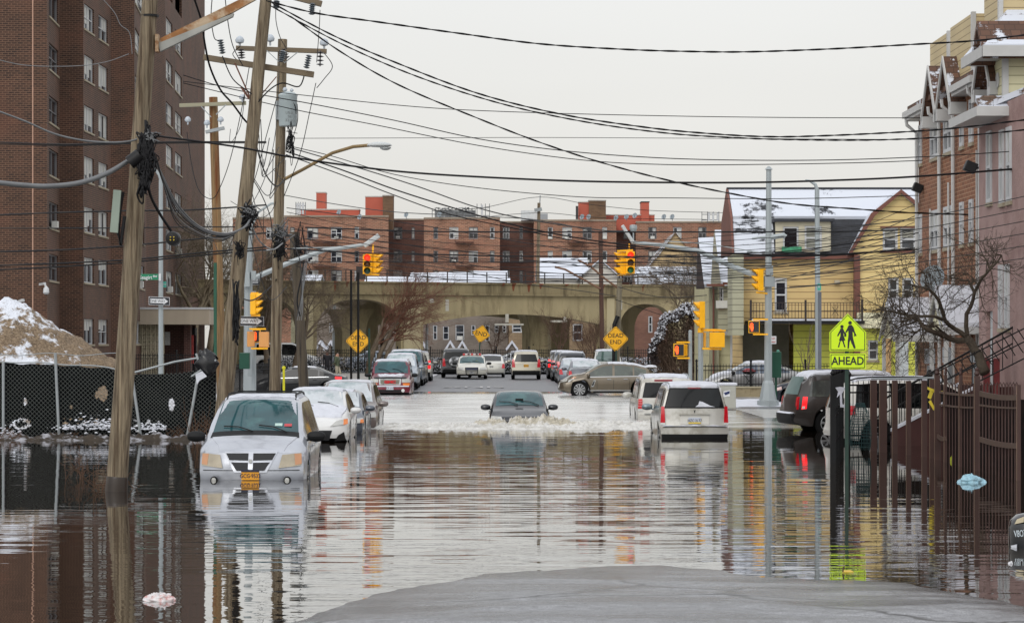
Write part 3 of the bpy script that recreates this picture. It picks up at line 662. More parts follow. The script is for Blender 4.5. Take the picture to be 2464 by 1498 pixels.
mb = MB(); mb.cbox((c.L/2+.021, 0, .472), (.022, .33, .04)); mb.build('plate_header', mat('plate_navy', (24,30,56), .5, var=0), p_, world=False)
for y_, cl in ((.42, (170,196,188)), (.60, (178,60,66))):
    x0 = 1.22; mb = MB(); mb.prism([(x0+.03, y_-.07, c.zat(x0+.03, y_)+.016), (x0+.03, y_+.07, c.zat(x0+.03, y_)+.016), (x0-.05, y_+.07, c.zat(x0-.05, y_)+.016), (x0-.05, y_-.07, c.zat(x0-.05, y_)+.016)], (.004, 0, .006)); mb.build('inspection_sticker', mat('sticker_%d' % cl[0], cl, .5, var=.1), c.t, world=False)

# white sedan under snow behind it
c = Car('sedan', 'white sedan under snow parked right behind the silver minivan', 'car', (-4.70, 63.6+2.3, -.20), RW(-90), spec(SEDAN, L=4.6, W=1.84, top=[(a*.98, b*1.035) for a, b in SEDAN['top']]), paint('white', (232,232,230), metal=0, k=.9))
c.windscreen(GS); c.sides(GD); c.backlight(GS); c.mirrors(paint('white', (232,232,230))); c.wheels(); c.seams((.0, 1.05)); c.snow(-1.0, .42, th=.04, seed=5); c.snow(1.15, 2.1, w0=.82, w1=.7, th=.035, seed=6)
for s in (1, -1):
    h = c.end(1, 'headlight', [(s*.45, .60), (s*.88, .66), (s*.86, .80), (s*.60, .74)], HLG, off=.02, nu=8); c.end(1, 'indicator_lens', [(s*.78, .64), (s*.89, .66), (s*.88, .79), (s*.78, .78)], AMB, off=.026, parent=h)
    c.end(1, 'fog_recess', [(s*.55, .22), (s*.84, .24), (s*.80, .46), (s*.66, .38)], UNDER, off=.012)
c.end(1, 'lower_grille', [(-.42, .24), (.42, .24), (.50, .50), (-.50, .50)], MESH, off=.012)
# dark grey sedan, only its flank shows
c = Car('sedan', 'dark grey sedan parked between the snowy white sedan and the bronze crossover', 'car', (-4.60, 69.3+2.35, -.30), RW(-90), SEDAN, paint('slate', (92,98,108)))
c.windscreen(GS); c.sides(GD); c.backlight(GD); c.mirrors(paint('slate', (92,98,108))); c.wheels(); c.seams((.0, 1.05)); c.handles((.2, -.75)); c.snow(-.9, .42, th=.02, seed=7, w0=.5, w1=.5)
for s in (1, -1): h = c.end(1, 'headlight', [(s*.5, .58), (s*.9, .60), (s*.86, .74), (s*.56, .70)], HLG, off=.02); c.end(1, 'indicator_lens', [(s*.8, .6), (s*.9, .6), (s*.88, .70), (s*.8, .69)], AMB, off=.026, parent=h)
c.end(1, 'grille', [(-.38, .40), (.38, .40), (.42, .58), (-.42, .58)], MESH, off=.015)
# bronze-grey crossover at the head of the left-hand row
BR = paint('bronze_grey', (120,110,106))
CROSS = spec(SUV, L=4.9, W=1.96, top=[(-2.45,1.45),(-2.3,1.62),(-1.4,1.72),(.1,1.72),(.5,1.66),(1.35,1.12),(1.5,1.06),(2.2,.94),(2.45,.80)], belt=[(-2.45,1.05),(0,1.0),(1.4,.97),(2.45,.74)], nose=[(.25,.08),(.42,0),(.55,.02),(.7,.08),(.9,.24)], plan=(.34,.16), ws=(1.32,.4), tumble=.32)
c = Car('crossover', 'bronze crossover with frosted windscreen, last of the row behind the silver minivan', 'car', (-4.50, 73.6+2.45, -.38), RW(-90), CROSS, BR)
c.windscreen(GS); c.sides(GD); c.backlight(GD); c.mirrors(BR, 1.1); c.wheels(); c.seams((.0, 1.1)); c.handles((.3, -.8)); c.snow(-2.1, .3, th=.02, seed=9, m=SNOWG)
for s in (1, -1): c.end(1, 'headlight', [(s*.46, .66), (s*.93, .70), (s*.90, .86), (s*.62, .80)], HLG, off=.02, nu=8)
g = c.end(1, 'grille', [(-.30, .52), (.30, .52), (.42, .80), (-.42, .80)], MESH, off=.02)
c.end(1, 'bumper_trim', [(-.7, .40), (.7, .40), (.8, .43), (-.8, .43)], CHROME, off=.02)
# sedan ploughing through the water
DK = paint('charcoal', (34,38,46), k=.7)
c = Car('sedan', 'dark sedan driving towards us through the flood behind its own bow wave', 'car', (.70, 75.6+2.35, -.44), RW(-90), spec(SEDAN, W=1.84), DK)
c.windscreen(GT); c.sides(GD); c.backlight(GD); c.mirrors(DK, 1.1); c.wheels(); c.seams((.0, 1.05)); c.handles((.2, -.75))
for s in (1, -1): c.end(1, 'headlight', [(s*.5, .60), (s*.9, .62), (s*.86, .74), (s*.56, .72)], HLG, off=.02)
c.end(1, 'grille', [(-.38, .42), (.38, .42), (.42, .60), (-.42, .60)], MESH, off=.015)
mb = MB(); mb.cbox((1.0, 0, 1.21), (.03, .24, .06)); mb.build('rear_view_mirror', RUBBER, c.t, world=False)
mb = MB(); mb.tube([Vector((2.06, .92, .62)), Vector((2.06, .97, .5)), Vector((1.9, .98, .42))], .01, 5)
# maroon SUV
MR = paint('maroon', (112,22,44), k=.95)
c = Car('suv', 'maroon SUV with snow on its bonnet at the mouth of the dead-end block', 'suv', (-5.05, 118+2.57, -.30), RW(-90), BIGSUV, MR)
c.windscreen(GT); c.sides(GD); c.backlight(GD); c.mirrors(RUBBER, 1.1); c.wheels(spokes=5); c.rails(MR); c.seams((.0, 1.1)); c.snow(-2.4, .5, th=.05, seed=11); c.snow(1.32, 2.1, w0=.62, w1=.5, th=.05, seed=12, rough=.05)
c.over('bonnet_guard', 2.28, 2.50, .78, .76, RUBBER, off=.02)
for s in (1, -1):
    h = c.end(1, 'headlight', [(s*.55, .90), (s*.93, .90), (s*.92, 1.08), (s*.56, 1.06)], HLG, off=.02); c.end(1, 'indicator_lens', [(s*.62, .76), (s*.93, .76), (s*.93, .87), (s*.60, .87)], AMB, off=.02, parent=h)
    mb = MB(); mb.lathe((c.L/2-.06, s*.62, .52), [(.08, 0), (.08, .08), (.01, .09)], 12, 'x'); mb.build('fog_lamp', LENSW, c.t, world=False)
g = c.end(1, 'grille_surround', [(-.50, .78), (.50, .78), (.53, 1.07), (-.53, 1.07)], CHROME, off=.03)
c.end(1, 'grille', [(-.44, .82), (.44, .82), (.46, 1.03), (-.46, 1.03)], mat('grille_grey', (110,108,96), .5, var=.4, vs=40), off=.04, parent=g)
Mx = Matrix.Translation(Vector((c.L/2+.0, 0, .92))) @ Matrix.Rotation(RW(90), 4, 'Z') @ Matrix.Rotation(RW(90), 4, 'X')
t_ = text('GMC', 'emblem', mat('emblem_red', (196,24,34), .4, var=0), None, Mx, .17, thick=.012, bold=.012, sx=1.4); t_.parent = g
c.end(1, 'lower_grille', [(-.6, .44), (.6, .44), (.6, .56), (-.6, .56)], UNDER, off=.012); c.plate(1, .64, (206,212,220), 'ETR 6107', w=.34)
c.end(1, 'snow_ledge', [(-.9, .70), (.9, .70), (.9, .75), (-.9, .75)], SNOW, off=.04, nu=14)
# --- the rows in the dead-end block: (name, label, cat, spec, paint, X centre, front-or-rear Y, facing camera?, extras)
def parked(name, label, sp, col, xc, y0, face, glass=GD, lit=False, sn=.3, roofsnow=True, hl=HLG, mir=None, pm=None, group=None, cat=None, zz=None, tail=TLRED, railm=None, platec=(222,222,214), pt='7J2·4K'):
    pm = pm or paint(name+'_%d_%d_%d' % col, col); L_ = sp['L']; y = y0+L_/2; z = ground_z(max(-3, min(3, xc)), y) if zz is None else zz
    c = Car(name, label, cat or ('car' if name == 'sedan' else 'suv'), (xc, y, z), RW(-90 if face else 90), sp, pm, group)
    c.windscreen(glass if face else GD, wipers=face); c.sides(GD); c.backlight(GD if face else glass); c.mirrors(mir or pm); c.wheels()
    if railm: c.rails(railm)
    b = c.belt(2.2)
    if roofsnow: c.snow(-c.L/2+.3 if sp['rear'][0] == 'cap' else sp['rear'][2], sp['ws'][1], th=.035, seed=int(abs(xc*31)+y0), rough=.02)
    if face:
        for s in (1, -1): c.end(1, 'headlight', [(s*.5, b-.20), (s*.88, b-.18), (s*.86, b-.04), (s*.56, b-.06)], hl, off=.02)
        c.end(1, 'grille', [(-.38, b-.25), (.38, b-.25), (.42, b-.08), (-.42, b-.08)], MESH, off=.015)
        c.end(1, 'bumper_intake', [(-.6, .34), (.6, .34), (.6, .46), (-.6, .46)], UNDER, off=.01)
    else:
        zt = .98 if sp['rear'][0] == 'cap' else .84
        for s in (1, -1): c.end(-1, 'taillight', [(s*.68, zt-.22), (s*.89, zt-.22), (s*.87, zt+(.28 if sp['rear'][0] == 'cap' else .06)), (s*.74, zt+(.28 if sp['rear'][0] == 'cap' else .06))], TLLIT if lit else tail, off=.02)
        c.end(-1, 'bumper', [(-.85, .32), (.85, .32), (.85, .56), (-.85, .56)], RUBBER if sp['rear'][0] == 'cap' else pm, off=.03, nu=10)
        c.plate(-1, zt-.12, platec, pt)
    return c
parked('suv', 'silver-blue SUV with raised wipers behind the maroon one', SUV, (150,160,170), -4.95, 127.3, True, glass=GS, railm=RUBBER)
parked('suv', 'tall dark SUV with roof rails showing over the silver-blue one', BIGSUV, (76,86,96), -4.95, 134.3, True, glass=GT, railm=GALV)
parked('suv', 'gold-beige SUV edging out behind the tall dark one', SUV, (150,142,122), -4.95, 142, True, mir=paint('cream', (200,196,184)))
parked('suv', 'light SUV with a lit red tail lamp seen from behind at the left kerb', SUV, (196,194,184), -4.85, 149.8, False, lit=True, roofsnow=True)
parked('suv', 'black SUV seen from behind with a snowy wheel cover and bumper', BIGSUV, (40,42,46), -2.65, 163, False, zz=.14, platec=(220,196,120), roofsnow=False)
k_ = parked('sedan', 'white sedan seen from behind to the right of the police car', SEDAN, (218,216,206), -.35, 164.5, False, zz=.14)
k_ = parked('suv', 'beige SUV seen from behind standing alone in the dead-end road', SUV, (190,184,166), 1.85, 156, False, zz=.14, platec=(232,170,40), pt='DKT·614', roofsnow=True)
parked('suv', 'black SUV with a bright red tail lamp farthest back at the right kerb', SUV, (28,28,32), 4.15, 158, False, lit=True)
parked('suv', 'pale-roofed dark SUV second from the end of the right-hand row', SUV, (64,70,80), 4.25, 150.4, False, railm=GALV)
parked('suv', 'black SUV with roof rails in the middle of the right-hand row', SUV, (44,46,52), 4.35, 143, False, railm=GALV)
parked('sedan', 'small silver sedan with snowy rear glass in the right-hand row', spec(SEDAN, L=4.3), (134,142,152), 4.3, 135.8, False, glass=GS)
parked('sedan', 'dark sedan with a snowy roof just behind the bronze side-on crossover', spec(SEDAN, L=4.4), (92,96,104), 4.6, 128.5, False, glass=GS)
parked('minivan', 'pale minivan with green-tinted glass standing beyond the right-hand row', spec(MINIVAN, W=1.85), (206,206,200), 6.6, 147, True, glass=GG, cat='minivan', zz=.2)
# black SUV: snow on the spare-wheel cover
o = bpy.data.objects
sv = [q for q in bpy.data.objects if q.get('label', '').startswith('black SUV seen from behind with a snowy')][0]
mb = MB(); mb.grid(lambda u, v: (-2.60-.10*math.sin(math.pi*v), .05+.42*math.cos(2*math.pi*u)*math.sin(math.pi*v*.5), 1.05+.36*math.sin(2*math.pi*u)*math.sin(math.pi*v*.5)), 20, 8); mb.build('wheel_cover', mat('snowy_cover', (96,98,100), .5, var=.3, dirt=(236,238,242), ds=4), sv, world=False, smooth=True)
# police car
PW = paint('police_white', (222,220,208), metal=0, k=.9)
c = Car('police_car', 'white police car with roof light bar and black push bumper facing us', 'police car', (Xat(1135, 158), 158+2.5, .14), RW(-90), spec(SEDAN, L=5.2, W=1.96, ws=(1.3,.5), wins=[(-1.5,-.98),(-.9,-.1),(-.02,1.05)]), PW)
c.windscreen(GT); c.sides(GD); c.backlight(GD); c.mirrors(RUBBER, 1.1); c.wheels(); c.seams((.0, 1.05))
for s in (1, -1): c.end(1, 'headlight', [(s*.52, .56), (s*.90, .58), (s*.88, .72), (s*.54, .72)], HLG, off=.02)
c.end(1, 'grille', [(-.40, .56), (.40, .56), (.42, .74), (-.42, .74)], mat('police_navy', (28,34,64), .4, var=0), off=.02)
mb = MB()
for s in (1, -1): mb.bar((c.L/2+.08, s*.34, .28), (c.L/2+.06, s*.40, .74), .04, .05)
for z_ in (.30, .5, .70): mb.bar((c.L/2+.08, -.36, z_), (c.L/2+.08, .36, z_), .035)
mb.build('push_bumper', BLACK, c.t, world=False); c.plate(1, .42, (214,214,214), '3061', w=.28)
lb = MB(); lb.cbox((-.1, 0, c.top(-.1)+.10), (.28, 1.2, .12)); l_ = lb.build('light_bar', mat('lamp_bar_white', (214,206,204), .3, var=0), c.t, world=False, bevel=.03)
for i, y_ in enumerate((-.52, -.22, .0, .3, .5)):
    mb = MB(); mb.cbox((-.1, y_, c.top(-.1)+.105), (.30, .14, .10)); mb.build('lens', mat('lens_red', (206,36,40), .25, var=.1, coat=.5) if i % 2 == 0 else mat('lens_dark', (96,70,76), .25, var=0), l_, world=False)
mb = MB(); mb.cbox((1.05, .3, 1.07), (.03, .12, .16)); mb.build('window_card', mat('card_lime', (180,190,40), .5, var=0), c.t, world=False)

# bronze crossover side-on across the junction
FXP = paint('olive_bronze', (112,101,84), metal=.5, k=.85)
FX = dict(L=4.86, W=1.92, zb=.27, tumble=.36, top=[(-2.43,1.08),(-2.3,1.18),(-1.75,1.44),(-1.2,1.60),(-.4,1.67),(.2,1.65),(.6,1.54),(1.15,1.22),(1.3,1.15),(1.9,1.10),(2.2,.98),(2.43,.80)],
    belt=[(-2.43,1.04),(-1.2,1.05),(0,1.03),(1.2,1.0),(2.43,.74)], nose=[(.25,.08),(.42,0),(.55,.0),(.7,.05),(.9,.16),(1.1,.24)], tail=[(.27,.08),(.45,0),(.65,0),(.8,.1),(1.1,.16)],
    ws=(1.15,.42), rear=('top',-2.28,-1.7), wins=[(-1.68,-1.12),(-1.05,-.2),(-.1,.98)], wr=.42, wx=(-1.45,1.44), sw=.14, plan=(.30,.26), wlim=.12)
c = Car('crossover', 'olive-bronze crossover crossing the junction side-on with snow on its rear spoiler', 'car', (Xat(1343, 117)+2.43, 117.5, -.13), RW(180), FX, FXP)
c.windscreen(GG); c.sides(glassmat('grey_green_glass', (62,72,62), (98,108,92)), trim=CHROME); c.backlight(GD); c.mirrors(FXP); c.wheels(spokes=10); c.seams((-.15, .62, -.9)); c.handles((.05, -.72), CHROME)
for s in (1, -1):
    c.side(s, 'sill_trim', [(-.95, .36), (.95, .36), (.95, .40), (-.95, .40)], CHROME, off=.012, nu=8, nv=1); c.side(s, 'sill_cladding', [(-1.0, .26), (1.0, .26), (1.0, .35), (-1.0, .35)], RUBBER, off=.008, nu=8, nv=1)
    v_ = c.side(s, 'fender_vent', [(.78, .56), (.90, .56), (.78, .86), (.68, .86)], CHROME, off=.014, nu=2, nv=4)
    c.side(s, 'vent_slot', [(.80, .60), (.87, .60), (.78, .82), (.72, .82)], RUBBER, off=.018, nu=1, nv=3, parent=v_)
    c.end(1, 'headlight', [(s*.50, .74), (s*.90, .80), (s*.88, .92), (s*.66, .86)], HLG, off=.02); c.side(s, 'headlight', [(1.72, .93), (2.3, .76), (2.25, .86), (1.75, .98)], HLG, off=.012, nu=6, nv=2); c.side(s, 'indicator_lens', [(1.60, .99), (1.95, .93), (1.9, .97), (1.6, 1.01)], AMB, off=.014, nu=3, nv=1)
    c.side(s, 'taillight', [(-2.38, .86), (-2.0, .95), (-2.05, 1.02), (-2.38, 1.0)], TLRED, off=.012)
    c.side(s, 'rocker_shadow_gap', [(-.15, .42), (-.14, .42), (-.14, .9), (-.15, .9)], UNDER, off=.002, nu=1, nv=1)
mb = MB(); mb.cbox((-1.95, 0, 1.44), (.50, 1.25, .05)); mb.build('spoiler', FXP, c.t, world=False, bevel=.02)
c.snow(-1.72, .1, th=.025, seed=21); mb = MB(); mb.uv = False; mb.grid(lambda u, v: (-1.65-.58*u, -.62+1.24*v, 1.47+.10*(math.sin(math.pi*u)*math.sin(math.pi*v))**.4+.02*noise.noise(Vector((u*5, v*9, 1)))), 10, 20); mb.grid(lambda u, v: (-1.65-.58*u, -.62+1.24*v, 1.465), 2, 2); mb.build('spoiler_snow', SNOW, c.t, world=False, smooth=True)
c.end(1, 'grille', [(-.42, .5), (.42, .5), (.4, .76), (-.4, .76)], CHROME, off=.015)
# dark sedan in the cross street, left
CB = paint('black_blue', (20,24,30), k=.7)
c = Car('sedan', 'black sedan side-on in the cross street behind the short dark pole', 'car', (Xat(608, 124)+2.4, 124, -.16), RW(180), spec(SEDAN, L=4.8, top=[(a*1.02, b) for a, b in SEDAN['top']]), CB)
c.windscreen(GT); c.sides(GD, trim=CHROME); c.backlight(GD); c.mirrors(CB); c.wheels(); c.seams((-.05, 1.05, -1.05)); c.handles((.2, -.75)); c.snow(-.8, .3, th=.01, seed=23, m=SNOWG)
for s in (1, -1): c.side(s, 'taillight', [(-2.3, .80), (-1.78, .86), (-1.80, .97), (-2.28, .95)], TLLIT, off=.012); c.side(s, 'headlight', [(1.75, .66), (2.25, .58), (2.2, .68), (1.8, .76)], HLG, off=.012)
# white SUV ahead of the silver minivan, right
WS = paint('off_white', (214,212,204), metal=0, k=.9, dirt=(186,182,170))
c = Car('suv', 'white SUV in the flood ahead of the silver minivan, seen from behind', 'suv', (4.62+1.0, 82.3+2.57, -.50), RW(90), BIGSUV, WS)
c.windscreen(); c.sides(GD); c.backlight(GD); c.mirrors(WS, 1.2); c.wheels(); c.rails(GALV); c.seams((.0, 1.1)); c.snow(-2.45, .4, th=.03, seed=31)
for s in (1, -1):
    t_ = c.end(-1, 'taillight', [(s*.80, .84), (s*.95, .84), (s*.93, 1.16), (s*.80, 1.16)], TLRED, off=.03)
    for z_ in (.92, 1.0, 1.08): c.end(-1, 'lens_rib', [(s*.80, z_), (s*.95, z_), (s*.95, z_+.015), (s*.80, z_+.015)], mat('lens_rib_pink', (226,150,150), .3, var=0), off=.036, nu=2, nv=1, parent=t_)
    c.end(-1, 'reversing_lamp', [(s*.80, .76), (s*.95, .76), (s*.95, .83), (s*.80, .83)], LENSW, off=.03, parent=t_)
c.end(-1, 'tailgate_trim', [(-.74, .66), (.74, .66), (.74, .69), (-.74, .69)], CHROME, off=.02, nu=8, nv=1); c.end(-1, 'bumper', [(-.9, .40), (.9, .40), (.9, .62), (-.9, .62)], WS, off=.05, nu=10)
c.end(-1, 'plate_recess', [(-.30, .86), (.30, .86), (.30, 1.08), (-.30, 1.08)], WS, off=.02); c.end(-1, 'brake_lamp', [(-.2, 1.74), (.4, 1.74), (.4, 1.80), (-.2, 1.80)], mat('brake_lamp_dark', (130,20,34), .2, var=0), off=.02)
# silver minivan seen from behind
SG = paint('silver_warm', (200,198,190), metal=.25, k=.9, dirt=(168,164,152))
MV = spec(MINIVAN, L=5.0, W=1.84, zb=.30, top=[(-2.5,1.58),(-2.38,1.70),(-1.5,1.74),(.1,1.73),(.45,1.65),(1.45,1.10),(1.6,1.04),(2.25,.90),(2.5,.78)], belt=[(-2.5,1.14),(0,1.03),(1.4,.96),(2.5,.74)], tail=[(.25,.04),(.40,0),(.62,0),(.66,.09),(1.05,.10),(1.7,.26)], rear=('cap',1.16,1.60), plan=(.3,.10), tumble=.22)
c = Car('minivan', 'silver minivan with a snowy roof edge seen from behind, bumper deep in the flood', 'minivan', (Xat(1673.5, 66), 66.2+2.5, -.33), RW(90), MV, SG)
c.windscreen(); c.sides(GD); c.mirrors(mat('mirror_blue_grey', (120,134,140), .2, metal=.6, var=0), 1.1); c.wheels(); c.rails(GALV); c.seams((.1, 1.1))
c.end(-1, 'window_seal', [(-.80, 1.12), (.80, 1.12), (.66, 1.66), (-.66, 1.66)], RUBBER, off=.008, nu=10)
rw = c.end(-1, 'rear_window', [(-.77, 1.15), (.77, 1.15), (.63, 1.63), (-.63, 1.63)], GD, off=.014, nu=10)
c.snow(-2.42, .35, th=.05, seed=33, rough=.02); c.end(-1, 'brake_lamp', [(-.17, 1.64), (.17, 1.64), (.17, 1.67), (-.17, 1.67)], mat('brake_lamp_dark', (130,20,34), .2, var=0), off=.03)
for s in (1, -1):
    t_ = c.end(-1, 'taillight', [(s*.78, .74), (s*.905, .74), (s*.88, 1.17), (s*.80, 1.17)], TLRED, off=.035); c.end(-1, 'reversing_lamp', [(s*.78, .68), (s*.90, .68), (s*.90, .74), (s*.78, .74)], LENSW, off=.034, parent=t_)
c.end(-1, 'bumper', [(-.90, .44), (.90, .44), (.90, .66), (-.90, .66)], SG, off=.06, nu=12)
c.end(-1, 'bumper_skirt', [(-.86, .24), (.86, .24), (.88, .44), (-.88, .44)], RUBBER, off=.05, nu=12)
c.end(-1, 'plate_recess', [(-.38, .70), (.38, .70), (.38, .96), (-.38, .96)], mat('paint_recess', (206,204,196), .4, var=.05), off=.012); c.end(-1, 'handle_bar', [(-.40, .945), (.40, .945), (.40, .99), (-.40, .99)], SG, off=.05)
p_ = c.plate(-1, .80, (200,206,216), 'HZC·2177', w=.33); mb = MB(); mb.cbox((-c.L/2+.06, 0, .735), (.03, .33, .035)); mb.build('plate_footer', mat('plate_yellow_band', (226,196,72), .5, var=0), p_, world=False)
x_ = -c.L/2+.075; mb = MB(); mb.prism([(x_, .03, 1.10), (x_, 0, .99), (x_, -.03, 1.10), (x_, -.008, 1.06), (x_, .008, 1.06)], (-.012, 0, 0)); mb.build('emblem', RUBBER, c.t, world=False)
mb = MB(); mb.uv = False; pp = [(-.02, 1.16), (-.55, 1.16), (-.42, 1.19), (-.32, 1.24), (-.22, 1.29), (-.13, 1.31), (-.1, 1.22)]
mb.prism([Vector((-c.L/2-.02+pl(MV['tail'], z), y, z)) for y, z in pp], (-.03, 0, 0)); mb.build('window_snow', SNOW, c.t, world=False)
mb = MB(); mb.uv = False; mb.grid(lambda u, v: (-c.L/2-.06+.14*v, -.86+1.72*u, .655+.045*max(0, noise.noise(Vector((u*7, 1, 1)))+.35)*math.sin(math.pi*v)), 40, 5); mb.build('bumper_snow', SNOW, c.t, world=False, smooth=True)
# dark SUV parked nose-in at the right
GP = paint('dark_taupe', (64,58,55), k=.75)
PIL = spec(BIGSUV, L=4.85, W=1.98, zb=.30, tumble=.2, top=[(-2.42,1.50),(-2.3,1.72),(-1.6,1.80),(.3,1.80),(.6,1.74),(1.25,1.2),(1.4,1.12),(2.2,1.04),(2.42,.92)], belt=[(-2.42,1.12),(0,1.1),(1.3,1.08),(2.42,.9)], wins=[(-2.02,-1.15),(-1.0,-.1),(0,1.0)], tail=[(.3,.08),(.5,0),(.66,0),(.72,.1),(1.1,.14),(1.75,.42)], wr=.38, wx=(-1.35,1.42), wlim=.2)
def placed(px, D_, rz, L_, W_, z): r = Vector((math.cos(rz), math.sin(rz))); q = Vector((Xat(px, D_), D_)); cc = q+r*L_/2; return (cc.x, cc.y, z)
rz = RW(7); c = Car('suv', 'dark taupe SUV parked nose-in on the right with snow along its roof', 'suv', placed(1886, 71.5, rz, 4.85, 1.98, -.14), rz, PIL, GP)
c.windscreen(); c.sides(glassmat('smoky_glass', (66,72,70), (100,106,98))); c.backlight(mat('frosty_green_glass', (110,134,132), .3, var=.2, k=.9)); c.mirrors(GP); c.wheels(spokes=7); c.seams((-.95, .1)); c.snow(-2.3, .5, th=.05, seed=41)
for s in (1, -1):
    t_ = c.side(s, 'taillight', [(-2.3, .78), (-2.12, .80), (-2.10, 1.14), (-2.28, 1.14)], TLLIT, off=.02); c.end(-1, 'taillight', [(s*.84, .78), (s*.97, .78), (s*.95, 1.14), (s*.84, 1.14)], TLRED, off=.02)
    c.side(s, 'reversing_lamp', [(-2.29, .80), (-2.20, .80), (-2.19, .87), (-2.28, .87)], LENSW, off=.026, parent=t_)
    c.side(s, 'lower_cladding', [(-.95, .30), (.95, .30), (.95, .42), (-.95, .42)], RUBBER, off=.01)
c.end(-1, 'bumper', [(-.9, .36), (.9, .36), (.9, .66), (-.9, .66)], RUBBER, off=.05, nu=8); c.end(-1, 'bumper_snow', [(-.8, .66), (.8, .66), (.8, .70), (-.8, .70)], SNOW, off=.06, nu=8)
# white minivan behind the iron railings
WV = paint('pearl_white', (226,224,216), metal=0, k=.88)
rz = RW(5); c = Car('minivan', 'white minivan with silver tail parked behind the iron railings on the right', 'minivan', placed(1990, 64, rz, 5.1, 2.0, -.18), rz, spec(MINIVAN, L=5.1, wr=.36, wx=(-1.45, 1.55)), WV)
c.windscreen(); c.sides(GD); c.backlight(GD); c.mirrors(WV); c.wheels(spokes=7); c.seams((.05, 1.15, -1.2)); c.rails(RUBBER); c.snow(-2.3, .3, th=.04, seed=43)
for s in (1, -1): t_ = c.side(s, 'taillight', [(-2.42, .88), (-2.12, .90), (-2.12, 1.12), (-2.42, 1.14)], TLRED, off=.02); c.side(s, 'lens_band', [(-2.42, 1.12), (-2.12, 1.12), (-2.12, 1.18), (-2.42, 1.18)], LENSW, off=.02, parent=t_)
# dark car nosing out behind the signal mast, snowed-in car behind railings
c = Car('sedan', 'black sedan nosing out between the signal mast and the taupe SUV', 'car', (Xat(1834, 99)+2.35, 99, .0), RW(180), SEDAN, paint('ink', (34,40,54), k=.8))
c.windscreen(); c.sides(); c.backlight(); c.mirrors(); c.wheels(); c.side(1, 'headlight', [(1.7, .66), (2.28, .58), (2.2, .72), (1.75, .78)], mat('head_lamp_pink', (226,196,190), .2, var=.2), off=.014)
c = Car('sedan', 'snowed-in silver sedan behind the corner railings below the yellow house', 'car', (Xat(1695, 112)+2.35, 112.5, .16), RW(180), SEDAN, paint('dull_silver', (150,150,150)))
c.windscreen(GS); c.sides(glassmat('blue_grey_glass', (72,88,108), (110,124,140))); c.backlight(GS); c.mirrors(); c.wheels(); c.snow(1.2, 2.2, w0=.85, w1=.7, th=.08, seed=51); c.snow(-.9, .5, th=.05, seed=52)
c = Car('sedan', 'snow-topped car parked under the viaduct behind the iron fence', 'car', (Xat(1260, 186), 188, .3), 0, SEDAN, paint('pale_grey', (180,184,190))); c.windscreen(GS); c.sides(); c.backlight(GS); c.mirrors(); c.wheels(); c.snow(-.9, .4, th=.06, seed=54)
c = Car('van', 'white van parked behind the left-hand iron fence near the signal pole', 'van', (Xat(680, 186), 188, .3), 0, spec(BIGSUV, top=[(-2.57,1.9),(-2.4,2.1),(.6,2.1),(.9,2.0),(1.5,1.3),(2.3,1.12),(2.57,1.0)]), paint('van_white', (220,220,216), metal=0)); c.windscreen(); c.sides(); c.backlight(); c.mirrors(); c.wheels()
c = Car('sedan', 'blue-grey car under snow behind the iron fence left of the DEAD END sign', 'car', (Xat(905, 186), 188, .3), 0, SEDAN, paint('blue_grey', (120,134,150))); c.windscreen(GS); c.sides(); c.backlight(GS); c.mirrors(); c.wheels(); c.snow(-.9, .4, th=.06, seed=57); c.snow(1.3, 2.1, w0=.8, w1=.7, th=.05, seed=58)
# ---------------------------------------------------------------- buildings
PANE = mat('window_pane', (40,46,56), .08, var=.3, vs=1.2, k=.8, spec=.8, dirt=(76,84,92), ds=.6)
PANED = mat('window_pane_dark', (26,28,34), .1, var=.2, k=.8, spec=.7); BLIND = mat('window_blind', (214,214,208), .7, var=.12, vs=2, k=.8)
FRAMEW = mat('window_frame_white', (214,216,218), .5, var=.06, k=.85); FRAMEG = mat('window_frame_grey', (120,118,120), .5, var=.1); SILL = mat('stone_sill', (176,164,140), .7, var=.15, k=.8)
def wall(mb, p0, p1, z0, z1, holes=(), depth=.12, ztop=None):
    """vertical wall from p0 to p1 (left to right seen from outside) with real openings (u0,u1,z0,z1) and their reveals"""
    p0 = Vector(p0); p1 = Vector(p1); Lw = (p1-p0).length; u = (p1-p0)/Lw; n = Vector((u.y, -u.x))
    us = sorted({0, Lw, *[h[0] for h in holes], *[h[1] for h in holes]}); zs = sorted({z0, z1, *[h[2] for h in holes], *[h[3] for h in holes]})
    def pt(a, z, d=0): q = p0+u*a-n*d; return (q.x, q.y, z)
    for a, b in zip(us, us[1:]):
        for c, d in zip(zs, zs[1:]):
            mu, mz = (a+b)/2, (c+d)/2
            if any(h[0] < mu < h[1] and h[2] < mz < h[3] for h in holes): continue
            mb.add([pt(a, c), pt(b, c), pt(b, d), pt(a, d)], [(0, 1, 2, 3)])
    for h in holes:
        a, b, c, d = h[:4]
        mb.add([pt(a, c), pt(b, c), pt(b, d), pt(a, d), pt(a, c, depth), pt(b, c, depth), pt(b, d, depth), pt(a, d, depth)], [(0,4,5,1),(1,5,6,2),(2,6,7,3),(3,7,4,0)])
    return (p0, u, n)
